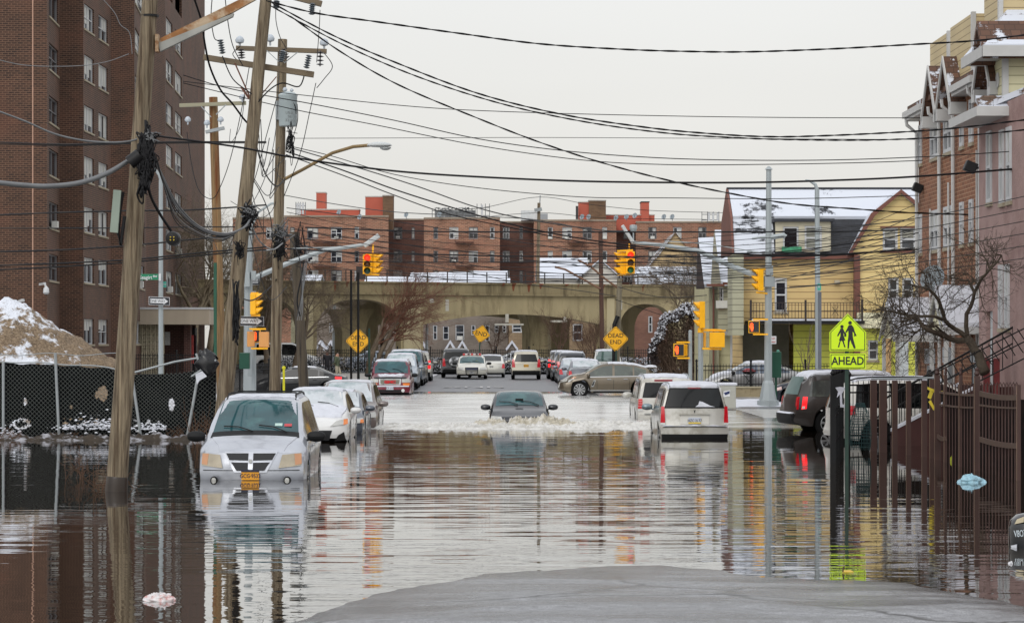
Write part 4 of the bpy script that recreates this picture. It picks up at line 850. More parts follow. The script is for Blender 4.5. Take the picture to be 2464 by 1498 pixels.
def window(parent, fr, h, name='window', frame=FRAMEW, pane=PANE, fw=.07, sash=True, mull=0, depth=.10, sill=SILL, blind=None, ac=False, bm=BLIND, sashes=None, seed=0):
    p0, u, n = fr; a, b, c, d = h[:4]
    def bx(mb, a0, a1, c0, c1, d0, d1):
        q = [p0+u*x-n*y for x, y in ((a0, d0), (a1, d0), (a1, d1), (a0, d1))]
        mb.add([(v.x, v.y, c0) for v in q]+[(v.x, v.y, c1) for v in q], [(0,3,2,1),(4,5,6,7),(0,1,5,4),(1,2,6,5),(2,3,7,6),(3,0,4,7)])
    m = MB(); e = .003
    bx(m, a+e, a+fw, c+e, d-e, depth-.05, depth+.02); bx(m, b-fw, b-e, c+e, d-e, depth-.05, depth+.02); bx(m, a+fw, b-fw, c+e, c+fw, depth-.05, depth+.02); bx(m, a+fw, b-fw, d-fw, d-e, depth-.05, depth+.02)
    if sash: bx(m, a+fw, b-fw, (c+d)/2-fw*.4, (c+d)/2+fw*.4, depth-.045, depth+.02)
    for k in range(mull): x = a+(b-a)*(k+1)/(mull+1); bx(m, x-fw*.45, x+fw*.45, c+fw, d-fw, depth-.047, depth+.018)
    w = m.build(name, frame, parent)
    m = MB(); bx(m, a+e, b-e, c+e, d-e, depth+.02, depth+.05); m.build('pane', pane, w)
    if blind:
        for (q0, q1, r) in blind: m = MB(); bx(m, a+(b-a)*q0+.01, a+(b-a)*q1-.01, d-(d-c)*r, d-fw, depth-.005, depth+.01); m.build('blind', bm, w)
    if sill: m = MB(); bx(m, a-.06, b+.06, c-.10, c-.004, -.06, depth); m.build('sill', sill, w)
    if ac: m = MB(); cc = (a+b)/2; bx(m, cc-.28, cc+.28, c+.02, c+.40, -.22, depth-.06); m.build('air_conditioner', mat('ac_case', (206,206,200), .6, var=.1), w)
    return w
def ux(fr, px):       # distance along a wall at which the picture column px meets it
    p0, u, n = fr; t = (px-PX0)/F; return (t*p0.y-p0.x)/(u.x-t*u.y)
def frm(p0, p1): p0 = Vector(p0); p1 = Vector(p1); u = (p1-p0).normalized(); return (p0, u, Vector((u.y, -u.x)))
def pp(px, D_): return (Xat(px, D_), D_)

# ---- brown brick tower on the left
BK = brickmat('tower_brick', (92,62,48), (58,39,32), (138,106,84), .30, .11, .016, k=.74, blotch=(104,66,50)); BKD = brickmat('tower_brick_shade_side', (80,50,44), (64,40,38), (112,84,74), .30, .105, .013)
tw = thing('apartment_tower', 'dark brown brick apartment tower with stepped bays rising out of the frame at the left', 'building', (-24, 140, 0))
seg = [(-220,127),(113,127.5),(144,133),(200,133.2),(267,142),(323,143),(352,154),(397,159),(441,173)]
cols = {1: [(118,140.5,'d')], 3: [(202.5,226,'b'),(237,259.5,'b')], 5: [(325,347,'b')], 7: [(399.5,415,'b'),(421.5,437.5,'b')]}
fl = [3.74]+[7.05+2.72*i for i in range(9)]; ZT = 31
mw = MB(); frs = []
for i, (a, b) in enumerate(zip(seg, seg[1:])):
    fr = frm(pp(*a), pp(*b)); hs = []
    for (q0, q1, k_) in cols.get(i, []):
        u0, u1 = ux(fr, q0), ux(fr, q1)
        for f_, zt in enumerate(fl):
            if i == 1 and f_ == 0: continue
            hs.append((u0, u1, zt-1.36, zt, k_))
    frs.append((fr, hs)); wall(mw, pp(*a), pp(*b), -.2, ZT, hs, .16)
# side and back so that it is a closed block
e0 = Vector(pp(-220,127)); e1 = Vector(pp(441,173)); bk0 = Vector((-62, 127)); bk1 = Vector((-62, 190)); e2 = Vector((Xat(441,173)-.5, 190))
for a, b in ((e1, e2), (e2, bk1), (bk1, bk0), (bk0, e0)): wall(mw, a, b, -.2, ZT)
rf = [Vector((*pp(*a), ZT)) for a in seg]+[Vector((e2.x, e2.y, ZT)), Vector((bk1.x, bk1.y, ZT)), Vector((bk0.x, bk0.y, ZT))]
mw.poly(rf); mw.build('wall', BK, tw, fix=False)
for fr, hs in frs:
    for h in hs:
        if h[3] > 24.5: continue
        d_ = h[4] == 'd'
        bl = None if d_ else [(q*.25+.02, q*.25+.24, rnd.choice([.45, .6, .72, .8, .9])) for q in range(4) if rnd.random() < .75]
        if h[3] < 8: bl = bl and [(x, y, r*.5) for x, y, r in bl]
        window(tw, fr, h, frame=FRAMEG if d_ else FRAMEW, pane=PANED if d_ else PANE, mull=1, sash=rnd.random() < .5, depth=.14, fw=.06, blind=bl, ac=(h[3] < 10 and rnd.random() < .15))
m = MB(); fr0 = frs[0][0]; u_ = ux(fr0, 79); q = fr0[0]+fr0[1]*u_+fr0[2]*.012; m.box(q.x-.03, q.x+.03, q.y-.02, q.y+.02, 3, ZT-1); m.build('control_joint', mat('pale_mortar', (176,140,120), .8, var=.1), tw)
for px_, py_ in ((46, 862-140),):
    pass
# wall-mounted camera and lamp
c_ = thing('security_camera', 'white dome security camera bracketed on the brick tower wall', 'camera', tuple(P(108, 700, 126.6)))
m = MB(); m.bar(P(96, 684, 127.3), P(108, 682, 126.4), .12); m.tube([P(108, 682, 126.4), P(110, 690, 126.4)], .05, 8); m.build('bracket', FRAMEW, c_)
m = MB(); m.lathe(P(111, 704, 126.4), [(.03,.35),(.14,.22),(.16,0),(.1,-.08)], 12); m.build('housing', FRAMEW, c_, smooth=True, angle=40)
c_ = thing('bullet_camera', 'white bullet camera on the tower wall above the dirt pile', 'camera', tuple(P(48, 724, 126.6)))
m = MB(); m.bar(P(40, 728, 126.2), P(56, 722, 125.9), .16, .14); m.build('housing', FRAMEW, c_); m = MB(); m.bar(P(48, 734, 127.4), P(48, 726, 126.1), .06); m.build('bracket', FRAMEW, c_)
# ---- entrance canopy
en = thing('entrance_canopy', 'flat beige concrete entrance canopy over a patterned block screen beside the tower', 'canopy', (Xat(400,148), 148, 0))
CON = mat('beige_concrete', (190,176,156), .75, var=.12, vs=1.2, k=.85, streak=True)
m = MB(); x0, x1 = Xat(322,148), Xat(503,148); z0, z1 = Zat(780,148), Zat(744,148)
m.box(x0, x1, 148, 156, z0, z1); m.build('roof_slab', CON, en); m = MB(); m.box(x0-.03, x1+.05, 147.95, 156.05, z1+.003, z1+.12); m.build('coping', FRAMEW, en)
scm = brickmat('breeze_block', (196,186,164), (180,170,148), (70,64,58), .42, .42, .05)
m = MB(); sx0, sx1 = Xat(322,149), Xat(394,149)
nx_, nz_ = 7, 8; dx = (sx1-sx0)/nx_; zz0, zz1 = .2, z0; dz = (zz1-zz0)/nz_
for i in range(nx_+1): m.box(sx0+i*dx-.03, sx0+i*dx+.03, 148.9, 149.1, zz0, zz1)
for j in range(nz_+1): m.box(sx0, sx1, 148.92, 149.08, zz0+j*dz-.03, zz0+j*dz+.03)
for i in range(nx_):
    for j in range(nz_):
        cx, cz = sx0+(i+.5)*dx, zz0+(j+.5)*dz
        for a in (45, 135, 0, 90): r = math.radians(a); m.bar((cx-math.cos(r)*dx*.42, 149, cz-math.sin(r)*dz*.42), (cx+math.cos(r)*dx*.42, 149, cz+math.sin(r)*dz*.42), .045, .1)
m.build('block_screen', mat('screen_block', (196,186,160), .8, var=.15, k=.85), en)
m = MB(); m.box(x0, Xat(470,151), 151, 151.4, 0, z0); m.box(Xat(440,149), Xat(455,149), 149.5, 150.5, 0, z0); m.build('rear_wall', BKD, en)
m = MB(); m.box(Xat(452,150.8), Xat(474,150.8), 150.8, 150.95, .1, z0-.2); m.build('doorway', PANED, en)
m = MB(); m.box(Xat(453,150), Xat(465,150), 150.2, 150.25, 1.2, 2.9); m.build('notice', mat('notice_red', (170,60,56), .6, var=.5, vs=8), en)
m = MB(); m.box(Xat(396,150.9), Xat(409,150.9), 150.9, 150.95, 2.3, 3.1); m.build('notice', mat('notice_white', (216,216,214), .6, var=.3, vs=12), en)

# ---- concrete viaduct
VC = mat('viaduct_concrete', (164,150,114), .85, var=.2, vs=.7, bump=.2, bs=3, streak=(1,1,.25), dirt=(138,124,92), ds=1.1, k=.95)
VT = mat('viaduct_beam_concrete', (148,134,100), .85, var=.25, vs=.8, bump=.2, bs=3, streak=(1,1,.12), dirt=(100,88,62), ds=1.6, k=.9)
VP = mat('viaduct_pier_concrete', (196,182,144), .85, var=.12, vs=.8, streak=(1,1,.25), k=.8)
A = Vector((Xat(441,184), 184)); B = Vector((Xat(1690,206), 206)); fr = frm(A, B); VR = math.atan2((B-A).y, (B-A).x)
vi = thing('viaduct', 'weathered concrete railway viaduct with shallow arches closing off the street', 'bridge', (A.x, A.y, 0), VR)
def vu(px): return ux(fr, px)
def vz(px, py): u = vu(px); D_ = (A+fr[1]*u).y; return Zat(py, D_)
arches = [(300,430,716,800),(446,516,714,795),(536,722,716,800),(762,965,720,800),(1018,1446,756,781),(1490,1622,731,800),(1650,1750,735,800),(1770,1900,735,800)]
def under(px):
    for a, b, ya, ys_ in arches:
        if a < px < b:
            t = (px-(a+b)/2)/((b-a)/2); k = (1-abs(t)**2.4)**(1/2.4) if ys_ > 790 else 1-t*t
            return vz(px, ys_+(ya-ys_)*k)
    return -.2
ztop = 7.1; zc = 6.1
pxs = [q for q in range(200, 1960, 6)]+[v for a in arches for v in (a[0], a[0]+.5, a[1]-.5, a[1])]; pxs.sort()
def strip(y0, y1, zt):
    m = MB(); m.uv = False; U = [(vu(p), under(p)) for p in pxs]
    for (u0, b0), (u1, b1) in zip(U, U[1:]):
        if u1-u0 < 1e-4: continue
        m.v += [Vector(v) for v in ((u0,y0,b0),(u1,y0,b1),(u1,y0,zt),(u0,y0,zt),(u0,y1,b0),(u1,y1,b1),(u1,y1,zt),(u0,y1,zt))]
        n = len(m.v)-8; m.f += [[n,n+1,n+2,n+3],[n+5,n+4,n+7,n+6],[n+4,n+5,n+1,n]]; m.m += [0]*3
    for (u0, b0), (u1, b1) in zip(U, U[1:]):       # jambs of the piers
        if abs(b1-b0) > 1.5: m.add([(u0,y0,min(b0,b1)),(u0,y1,min(b0,b1)),(u0,y1,max(b0,b1)),(u0,y0,max(b0,b1))], [(0,1,2,3)])
    return m
strip(0, .9, zc).build('spandrel_wall', VC, vi, world=False, fix=False); strip(8.0, 8.9, zc).build('spandrel_wall', VC, vi, world=False, fix=False)
m = MB(); U0, U1 = vu(200), vu(1956)
m.box(U0, U1, -.28, 9.2, zc+.004, zc+.16); m.box(U0, U1, -.18, .6, zc+.16, ztop-.12); m.box(U0, U1, 8.4, 9.1, zc+.16, ztop-.12); m.box(U0, U1, -.30, .7, ztop-.12, ztop); m.build('parapet_beam', VT, vi, world=False)
m = MB(); m.box(U0, U1, .9, 8.0, zc-.4, zc); m.build('deck', VT, vi, world=False)
for px_ in (742, 991, 1468, 1636, 526):            # pale pier faces standing proud of the wall
    u_ = vu(px_); w_ = .36 if px_ != 991 else .75; m = MB(); m.box(u_-w_, u_+w_, -.10, -.003, -.1, zc-.1); m.build('pier_face', VP, vi, world=False)
for px_, w_ in ((895, 1.0), (1345, .8), (1522, .4), (620, .7)):   # inner piers in the arches, flared at the head
    u_ = vu(px_); m = MB(); m.uv = False
    prof = [(-w_, -.2), (w_, -.2), (w_, 3.2), (w_*1.15, 3.8), (w_*1.35, 4.4), (w_*1.9, zc-1.1), (-w_*1.9, zc-1.1), (-w_*1.35, 4.4), (-w_*1.15, 3.8), (-w_, 3.2)]
    m.prism([(u_+a, 3.2, b) for a, b in prof], (0, 1.4, 0)); m.build('inner_pier', VC, vi, world=False)
m = MB(); m.uv = False
for i in range(int((U1-U0)/1.75)):
    u_ = U0+i*1.75; m.box(u_-.035, u_+.035, .02, .09, ztop, ztop+.86)
for z_ in (.2, .42, .63, .84): m.box(U0, U1, .04, .07, ztop+z_-.018, ztop+z_+.018)
m.build('railing', mat('rusty_dark_iron', (52,46,44), .7, var=.3), vi, world=False)
RUST = mat('rust_run', (112,60,34), .9, var=.4, vs=5); m = MB(); m.uv = False
for i in range(30):
    u_ = vu(770+i*31+rnd.uniform(-4, 4)); w_ = rnd.uniform(.06, .22); h_ = rnd.uniform(.15, .8)
    if rnd.random() < .5: m.add([(u_-w_, -.304, ztop-.01), (u_+w_, -.304, ztop-.01), (u_+w_*.8, -.304, ztop-.12), (u_-w_*.7, -.304, ztop-.12)], [(0,1,2,3)]); m.add([(u_-w_*.7, -.184, ztop-.125), (u_+w_*.8, -.184, ztop-.125), (u_+w_*.2, -.184, ztop-h_), (u_-w_*.3, -.184, ztop-h_)], [(0,1,2,3)])
m.build('rust_streaks', RUST, vi, world=False, kind='stuff')
PATCH = mat('mortar_patch', (176,172,160), .85, var=.1); m = MB(); m.uv = False
for a, b, c, d in ((750,752,720,745),(1034,1044,716,728),(1072,1080,720,748),(1216,1224,755,775),(1190,1260,778,782),(1325,1365,770,775),(1356,1362,762,775),(1492,1497,722,745),(1663,1668,722,740)):
    m.box(vu(a), vu(b), -.006, -.002, vz(a, d), vz(a, c))
m.build('mortar_patches', PATCH, vi, world=False, kind='stuff')

# ---- long red-brick apartment block far behind
AB = brickmat('block_brick', (162,112,88), (120,82,66), (164,134,112), .5, .19, .03, k=1.05, blotch=(140,92,74)); ABD = brickmat('block_brick_recess_shade', (124,82,70), (100,66,58), (124,96,84), .5, .19, .03, k=.95)  # second brick: same brick, darkened to put the recess shade into its colour
ABT = brickmat('block_brick_brown', (126,96,70), (110,82,60), (120,100,80), .5, .19, .02, k=.85); RED = mat('painted_brick_red', (196,98,76), .7, var=.12, vs=.5, k=.9)
D0 = 330.0
ab = thing('apartment_block', 'long four-storey red brick apartment block with rooftop chimneys beyond the viaduct', 'building', (0, 330, 0))
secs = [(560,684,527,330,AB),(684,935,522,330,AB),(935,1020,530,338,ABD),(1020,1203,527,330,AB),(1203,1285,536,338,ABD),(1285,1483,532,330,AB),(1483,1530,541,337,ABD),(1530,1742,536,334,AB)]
wins = {1: [(698,709,0),(739,766,1),(796,823,1),(853,864,0)], 3: [(1043,1054,0),(1081,1103,1),(1128,1150,1),(1179,1190,0)], 5: [(1318,1330,0),(1353,1376,1),(1402,1424,1),(1449,1461,0)], 6: [(1500,1520,1)], 2: [(947,968,1),(990,998,0)], 4: [(1210,1226,1),(1250,1258,0)], 0: [(600,612,0),(640,660,1)], 7: [(1560,1580,1),(1620,1640,1),(1680,1700,1)]}
GREENB = mat('green_board', (60,120,90), .6, var=.1)
for i, (a, b, yt, D_, mm) in enumerate(secs):
    zt = Zat(yt, D_); p0, p1 = pp(a, D_), pp(b, D_); f_ = frm(p0, p1); hs = []
    for (q0, q1, dbl) in wins.get(i, []):
        for yy in (546, 603, 650, 698):
            hs.append((ux(f_, q0), ux(f_, q1), Zat(yy+29, D_), Zat(yy, D_), dbl))
    m = MB(); wall(m, p0, p1, -.2, zt, hs, .25)
    if i: 
        pa = pp(secs[i-1][1], secs[i-1][3]); 
        if secs[i-1][3] != D_: wall(m, (pa[0], min(pa[1], D_)) if secs[i-1][3] < D_ else (p0[0], D_+8), (p0[0], max(pa[1], D_)) if secs[i-1][3] < D_ else (p0[0], D_), -.2, zt)
    m.box(p0[0], p1[0], D_+.5, D_+14, zt-.3, zt-.05)
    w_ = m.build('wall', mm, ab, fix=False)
    m = MB(); m.box(p0[0]-.02, p1[0]+.02, D_-.12, D_+.25, zt+.003, zt+.22); m.build('coping', mat('pale_coping', (150,136,120), .8, var=.1), w_)
    for h in hs:
        if h[2] < 8: continue
        window(ab, f_, h, frame=FRAMEW if rnd.random() < .6 else FRAMEG, pane=PANED if rnd.random() < .5 else PANE, fw=.12, mull=h[4], depth=.2, sill=None, blind=[(k*.5 if h[4] else 0, (k+1)*.5 if h[4] else 1, rnd.choice([.3, .5, .9])) for k in range(2 if h[4] else 1) if rnd.random() < .65], ac=rnd.random() < .25)
for (a, b) in ((752,810),(1095,1140),(1366,1410)):      # fire escapes
    m = MB(); D_ = 329.2
    for y_ in (582, 640): m.box(Xat(a, D_), Xat(b, D_), D_-.9, D_+.7, Zat(y_, D_)-.06, Zat(y_, D_)); m.box(Xat(a, D_), Xat(b, D_), D_-.9, D_-.86, Zat(y_-9, D_), Zat(y_-9, D_)+.06); m.box(Xat(a, D_), Xat(a, D_)+.06, D_-.9, D_-.84, Zat(y_, D_), Zat(y_-9, D_)); m.box(Xat(b, D_), Xat(b, D_)+.06, D_-.9, D_-.84, Zat(y_, D_), Zat(y_-9, D_))
    m.bar(P(a+14, 640, 328.6), P(b-6, 584, 328.6), .5, .06); m.bar(P(a+4, 684, 328.6), P(b-6, 642, 328.6), .5, .06)
    m.build('fire_escape', mat('fire_escape_rust', (84,56,50), .7, var=.2), ab)
for (a, b, c, d, D_, mm) in ((761,783,464,516,335,RED),(724,864,505,524,334,RED),(879,922,474,524,333,RED),(921,946,471,536,332,ABT),(1393,1418,487,530,332,RED),(1417,1458,483,534,331.6,ABT),(1459,1575,518,536,335,RED),(1543,1562,487,530,334.5,RED)):
    m = MB(); m.box(Xat(a, D_), Xat(b, D_), D_, D_+3, Zat(d, D_)-1, Zat(c, D_)); r_ = m.build('chimney' if b-a < 30 else 'bulkhead', mm, ab)
    m = MB(); m.box(Xat(a, D_)-.06, Xat(b, D_)+.06, D_-.06, D_+3.06, Zat(c, D_)+.003, Zat(c, D_)+.14); m.build('cap', mat('pale_cap', (190,186,180), .7, var=.1) if a != 1543 else BLACK, r_)
m = MB(); m.box(Xat(1385,332), Xat(1391,332), 331.4, 331.5, Zat(528,332), Zat(496,332)); m.build('bulkhead_door', PANED, ab)
MET = mat('dull_metal', (120,124,126), .5, metal=.4, var=.2)
def antenna(name, label, x0, x1, y0, y1, D_, n, panels):
    t = thing(name, label, 'antenna', (Xat(x0, D_), D_, 0)); m = MB()
    for i in range(n+1): x_ = x0+(x1-x0)*i/n; m.tube([P(x_, y1, D_), P(x_, y0, D_)], .05, 5)
    for f_ in (.25, .75): m.tube([P(x0, y0+(y1-y0)*f_, D_), P(x1, y0+(y1-y0)*f_, D_)], .05, 5)
    m.build('mast', MET, t)
    for x_ in panels: m = MB(); c_ = P(x_, (y0+y1)/2-2, D_-.2); m.cbox(c_, (.28, .15, (y1-y0)*.75*D_/F)); m.build('panel', FRAMEW, t)
antenna('antenna_array', 'cluster of panel antennas on the left roof corner of the brick block', 712, 735, 486, 522, 331, 4, (716, 722, 729))
antenna('antenna_array', 'rack of three pale panel antennas at the right roof end of the brick block', 1689, 1730, 509, 536, 333, 3, (1706, 1716, 1727))
antenna('antenna_array', 'thin whip antennas beside the rooftop cooling plant', 1148, 1178, 490, 528, 331, 3, (1160,))
t = thing('rooftop_plant', 'grey louvred cooling plant with steel frame on the brick block roof', 'machinery', (Xat(1080,332), 332, 0)); m = MB()
m.box(Xat(1046,332), Xat(1143,332), 332, 336, Zat(524,332), Zat(506,332)); m.build('casing', mat('plant_grey', (136,140,142), .6, var=.5, vs=1.5, metal=.3), t); m = MB()
for i in range(14): x_ = 1040+i*8; m.bar(P(x_, 526, 331.7), P(x_, 500+rnd.uniform(-2, 4), 331.7), .09); 
for i in range(24): a_ = rnd.uniform(1044, 1128); m.bar(P(a_, 503+rnd.uniform(-5, 5), 331.6), P(a_+rnd.uniform(8, 18), 503+rnd.uniform(-6, 8), 331.6), .07)
m.build('frame', MET, t)
t = thing('rooftop_plant', 'pale box-shaped rooftop unit left of the wooden pole top', 'machinery', (Xat(1275,333), 333, 0)); m = MB(); m.box(Xat(1254,333), Xat(1300,333), 333, 337, Zat(530,333), Zat(506,333)); m.build('casing', mat('unit_pale', (204,208,208), .6, var=.1), t); m = MB(); m.box(Xat(1300,333), Xat(1318,333), 333, 336, Zat(530,333), Zat(514,333)); m.build('casing', mat('unit_grey', (150,156,160), .6, var=.1), t)
def dish(px, py, D_, r, lab, par=None, face=-1):
    t = thing('satellite_dish', lab, 'satellite dish', tuple(P(px, py, D_)), 0, 'satellite dishes on the brick block roof' if D_ > 200 else None)
    m = MB(); c_ = P(px, py, D_); m.uv = False
    ax = Vector((-.45, -.8, .35)).normalized(); a_ = ax.cross(Vector((0,0,1))).normalized(); b_ = a_.cross(ax)
    m.grid(lambda u, v: c_+a_*math.cos(u*2*math.pi)*r*v+b_*math.sin(u*2*math.pi)*r*1.1*v+ax*(.28*r*v*v), 20, 5); m.build('reflector', mat('dish_grey', (136,146,152), .5, var=.1), t, smooth=True)
    m = MB(); m.bar(c_, c_-Vector((0,-.1,r*1.5)), .05+r*.05); m.bar(c_-b_*r, c_+ax*r*.9, .03+r*.03); m.build('mount', MET, t)
    m = MB(); m.cbox(c_+ax*r*.95, (r*.2, r*.3, r*.2)); m.build('receiver', BLACK, t)
for (px_, py_) in ((866,524),(978,519),(1058,518),(1401,524),(1417,524),(1483,526),(1508,524),(1528,521),(1598,524),(1618,524),(816,513)): dish(px_, py_-2, 329, .34, 'small satellite dish on the parapet of the long brick block')

# ---- houses seen under and over the viaduct
def gable_house(name, label, x0, x1, D_, dep, ze, zr, wm_, rm, along='x', wl=(), fw=.08, pane=PANE, roofname='roof', frame=FRAMEW, sill=None, sash=True, over=.25, acs=(), mull=0):
    """box house; windows wl = (px0,px1,py0,py1) on the side facing us; ridge along x or y"""
    X0, X1 = Xat(x0, D_), Xat(x1, D_); t = thing(name, label, 'house', ((X0+X1)/2, D_, 0)); f_ = frm((X0, D_), (X1, D_)); m = MB()
    hs = [(ux(f_, a), ux(f_, b), Zat(d, D_), Zat(c, D_)) for a, b, c, d in wl]
    wall(m, (X0, D_), (X1, D_), -.2, ze, hs); wall(m, (X1, D_), (X1, D_+dep), -.2, ze); wall(m, (X1, D_+dep), (X0, D_+dep), -.2, ze); wall(m, (X0, D_+dep), (X0, D_), -.2, ze)
    xm, ym = (X0+X1)/2, D_+dep/2
    if along == 'x': m.add([(X0,D_,ze),(X0,D_+dep,ze),(X0,ym,zr)], [(0,1,2)]); m.add([(X1,D_,ze),(X1,D_+dep,ze),(X1,ym,zr)], [(0,1,2)])
    else: m.add([(X0,D_,ze),(X1,D_,ze),(xm,D_,zr)], [(0,1,2)]); m.add([(X0,D_+dep,ze),(X1,D_+dep,ze),(xm,D_+dep,zr)], [(0,1,2)])
    m.build('wall', wm_, t, fix=False); m = MB(); o = over; th = .12
    if along == 'x':
        k = (zr-ze)/(dep/2)
        m.prism([(X0-o, D_-o, ze-o*k+.02), (X0-o, ym, zr+.02), (X0-o, D_+dep+o, ze-o*k+.02), (X0-o, D_+dep+o, ze-o*k+.02+th), (X0-o, ym, zr+.02+th), (X0-o, D_-o, ze-o*k+.02+th)], (X1-X0+2*o, 0, 0))
    else:
        k = (zr-ze)/((X1-X0)/2)
        m.prism([(X0-o, D_-o, ze-o*k+.02), (xm, D_-o, zr+.02), (X1+o, D_-o, ze-o*k+.02), (X1+o, D_-o, ze-o*k+.02+th), (xm, D_-o, zr+.02+th), (X0-o, D_-o, ze-o*k+.02+th)], (0, dep+2*o, 0))
    m.build('roof', rm, t)
    for i, h in enumerate(hs): window(t, f_, h, frame=frame, pane=pane, fw=fw, sill=sill, sash=sash, ac=i in acs, mull=mull)
    return t
GB = brickmat('grey_row_brick', (150,138,126), (136,124,114), (130,120,110), .3, .1, .012, k=.85); TB = brickmat('tan_brick', (176,152,120), (160,136,106), (140,120,96), .5, .13, .014, k=.85)
RS = snowmix('roof_snow_heavy', (90,84,80), .98, .9); RS2 = snowmix('roof_snow_streaky', (84,70,62), .62, .8, (1,1,1)); RS3 = snowmix('roof_snow_white', (120,120,120), 1.25)
gable_house('row_house', 'long grey brick row of houses seen through the middle arch', 925, 1222, 240, 11, Zat(700,240), Zat(668,240), GB, RS, wl=[(1042,1052,782,817),(1066,1080,784,817),(1096,1117,781,818),(1134,1144,782,806),(1167,1178,782,820),(1190,1200,782,800),(1234-25,1240-22,782,800)], fw=.08, acs=(2,))
gable_house('row_house', 'tan brick building with one tall window right of the inner pier', 1224, 1452, 238, 11, Zat(705,238), Zat(690,238), TB, RS, wl=[(1232,1256,778,800),(1278,1290,778,818),(1378,1402,779,820)], fw=.12)
gable_house('row_house', 'grey brick house seen through the left arch behind bare twigs', 725, 915, 242, 11, Zat(700,242), Zat(680,242), GB, RS, wl=[(792,800,776,800),(804,814,776,800),(850,862,776,800)], fw=.1)
gable_house('row_house', 'russet brick house in the right-hand arch', 1500, 1690, 228, 10, Zat(712,228), Zat(700,228), brickmat('russet_brick', (150,104,84), (132,90,74), (130,110,100), .3, .1, .012, k=.85), RS, wl=[(1560,1570,760,800),(1590,1602,770,810)], fw=.1)
gable_house('house', 'pale house front in the right-hand arch beside the wooden pole', 1452, 1497, 226, 8, Zat(720,226), Zat(705,226), siding('pale_siding', (206,206,200)), RS, wl=[(1480,1487,760,800)], fw=.1)
for i, (x_, w_) in enumerate(((1015,22),(1083,20),(1112,20),(1170,0),(1232,24),(770,20),(795,20))):    # small snowy entrance gables
    if not w_: continue
    D_ = 236.5; t = thing('porch', 'small snowy entrance gable on the row houses behind the fence', 'porch', (Xat(x_, D_), D_, 0), 0, 'entrance gables behind the iron fence')
    a, b = Xat(x_-w_*.65, D_), Xat(x_+w_*.65, D_); z0, z1 = Zat(839, D_), Zat(818, D_); c_ = (a+b)/2
    m = MB(); m.prism([(a, D_, z0), (c_, D_, z1), (b, D_, z0), (b-.12, D_, z0-.2), (c_, D_, z1-.28), (a+.12, D_, z0-.2)], (0, 2.8, 0)); m.build('roof', SNOW, t)
    m = MB(); m.prism([(a+.25, D_+.2, .2), (b-.25, D_+.2, .2), (b-.25, D_+.2, z0-.1), (c_, D_+.2, z1-.45), (a+.25, D_+.2, z0-.1)], (0, .2, 0)); m.build('front', GB, t)
# snowy gables above the viaduct
WHS = siding('white_siding', (206,202,192), .25, (150,146,138))
for i, (a, b, yr, ye) in enumerate(((700,760,668,690),(880,985,672,690),(990,1055,662,690),(1060,1130,660,690),(1145,1215,656,690))):
    gable_house('house', ('snow-roofed house behind the viaduct railing, first from the left', 'low snow-roofed house behind the railing below the red signal', 'snowy gable over the viaduct left of the thin lamp pole', 'second snowy gable over the viaduct, right of the thin lamp pole', 'largest of the three snowy gables in a row over the viaduct')[i], a, b, 262+i, 12, Zat(ye, 262), Zat(yr-8, 262), mat('gable_wall_grey', (132,128,104), .8, var=.15), RS3, along='x', over=.3)
gable_house('house', 'white house with a big snow-streaked roof above the viaduct railing', 1300, 1412, 268, 14, Zat(668,268), Zat(618,268), WHS, snowmix('roof_snow_patchy', (110,116,124), .80, .5), along='x', over=.3)
gable_house('house', 'white house with its gable end facing us left of the paired signals', 1400, 1488, 262, 12, Zat(664,262), Zat(626,262), WHS, snowmix('roof_snow_patchy', (110,116,124), .80, .5), along='y', over=.4)
gable_house('house', 'tan house with a snowy skylight roof behind the bare tree', 1565, 1685, 275, 12, Zat(640,275), Zat(562,275), siding('tan_siding', (182,156,112), .3, (120,100,76)), snowmix('roof_snow_brown', (120,96,72), .45, .5), along='y')
gable_house('house', 'low house with a snow-covered roof behind the branches of the bare tree', 1535, 1680, 250, 12, Zat(682,250), Zat(640,250), siding('brown_siding', (120,92,76), .3), RS2, along='x')
# ---------------------------------------------------------------- houses on the right
# yellow gambrel house across the junction
D1 = 115.0; BRN = mat('brown_trim', (120,72,58), .6, var=.12, k=.9); YS = siding('yellow_siding', (200,172,116), .30, (132,104,64)); YS2 = siding('bright_yellow_siding', (212,188,128), .30, (150,120,72)); CRM = mat('cream_trim', (214,206,180), .6, var=.08, k=.85)
YG = siding('yellow_green_siding', (206,208,84), .30, (120,124,50)); CRS = siding('cream_siding', (226,220,186), .30, (170,160,130))
yh = thing('house', 'yellow two-storey house with a snowy gambrel roof and balcony on the corner', 'house', (Xat(1990,D1), D1, 0))
def X1_(px): return Xat(px, D1)
def Z1_(py, d=0): return Zat(py, D1+d)
f_ = frm(pp(1787,D1), pp(2063,D1)); m = MB(); hs = [(ux(f_,1864), ux(f_,1894), Z1_(750), Z1_(668))]
wall(m, pp(1787,D1), pp(2063,D1), Z1_(780), Z1_(610), hs); wall(m, (X1_(1787), D1+5), pp(1787,D1), 0, Z1_(610)); m.build('wall', YS, yh, fix=False)
window(yh, f_, hs[0], fw=.09, blind=[(0,1,.15)])
D1w = D1-.6
def Xw(px): return Xat(px, D1w)
def Zw(py): return Zat(py, D1w)
f2 = frm(pp(2063,D1w), pp(2330,D1w)); hs = [(ux(f2,2124), ux(f2,2160), Zw(600), Zw(550)), (ux(f2,2166), ux(f2,2204), Zw(600), Zw(550)), (ux(f2,2137), ux(f2,2163), Zw(728), Zw(668)), (ux(f2,2171), ux(f2,2198), Zw(728), Zw(668))]
m = MB(); wall(m, pp(2063,D1w), pp(2330,D1w), Zw(752), Zw(612), hs[2:])
gp = [(2047,611),(2103,519),(2166,465.5),(2229,519),(2285,611)]
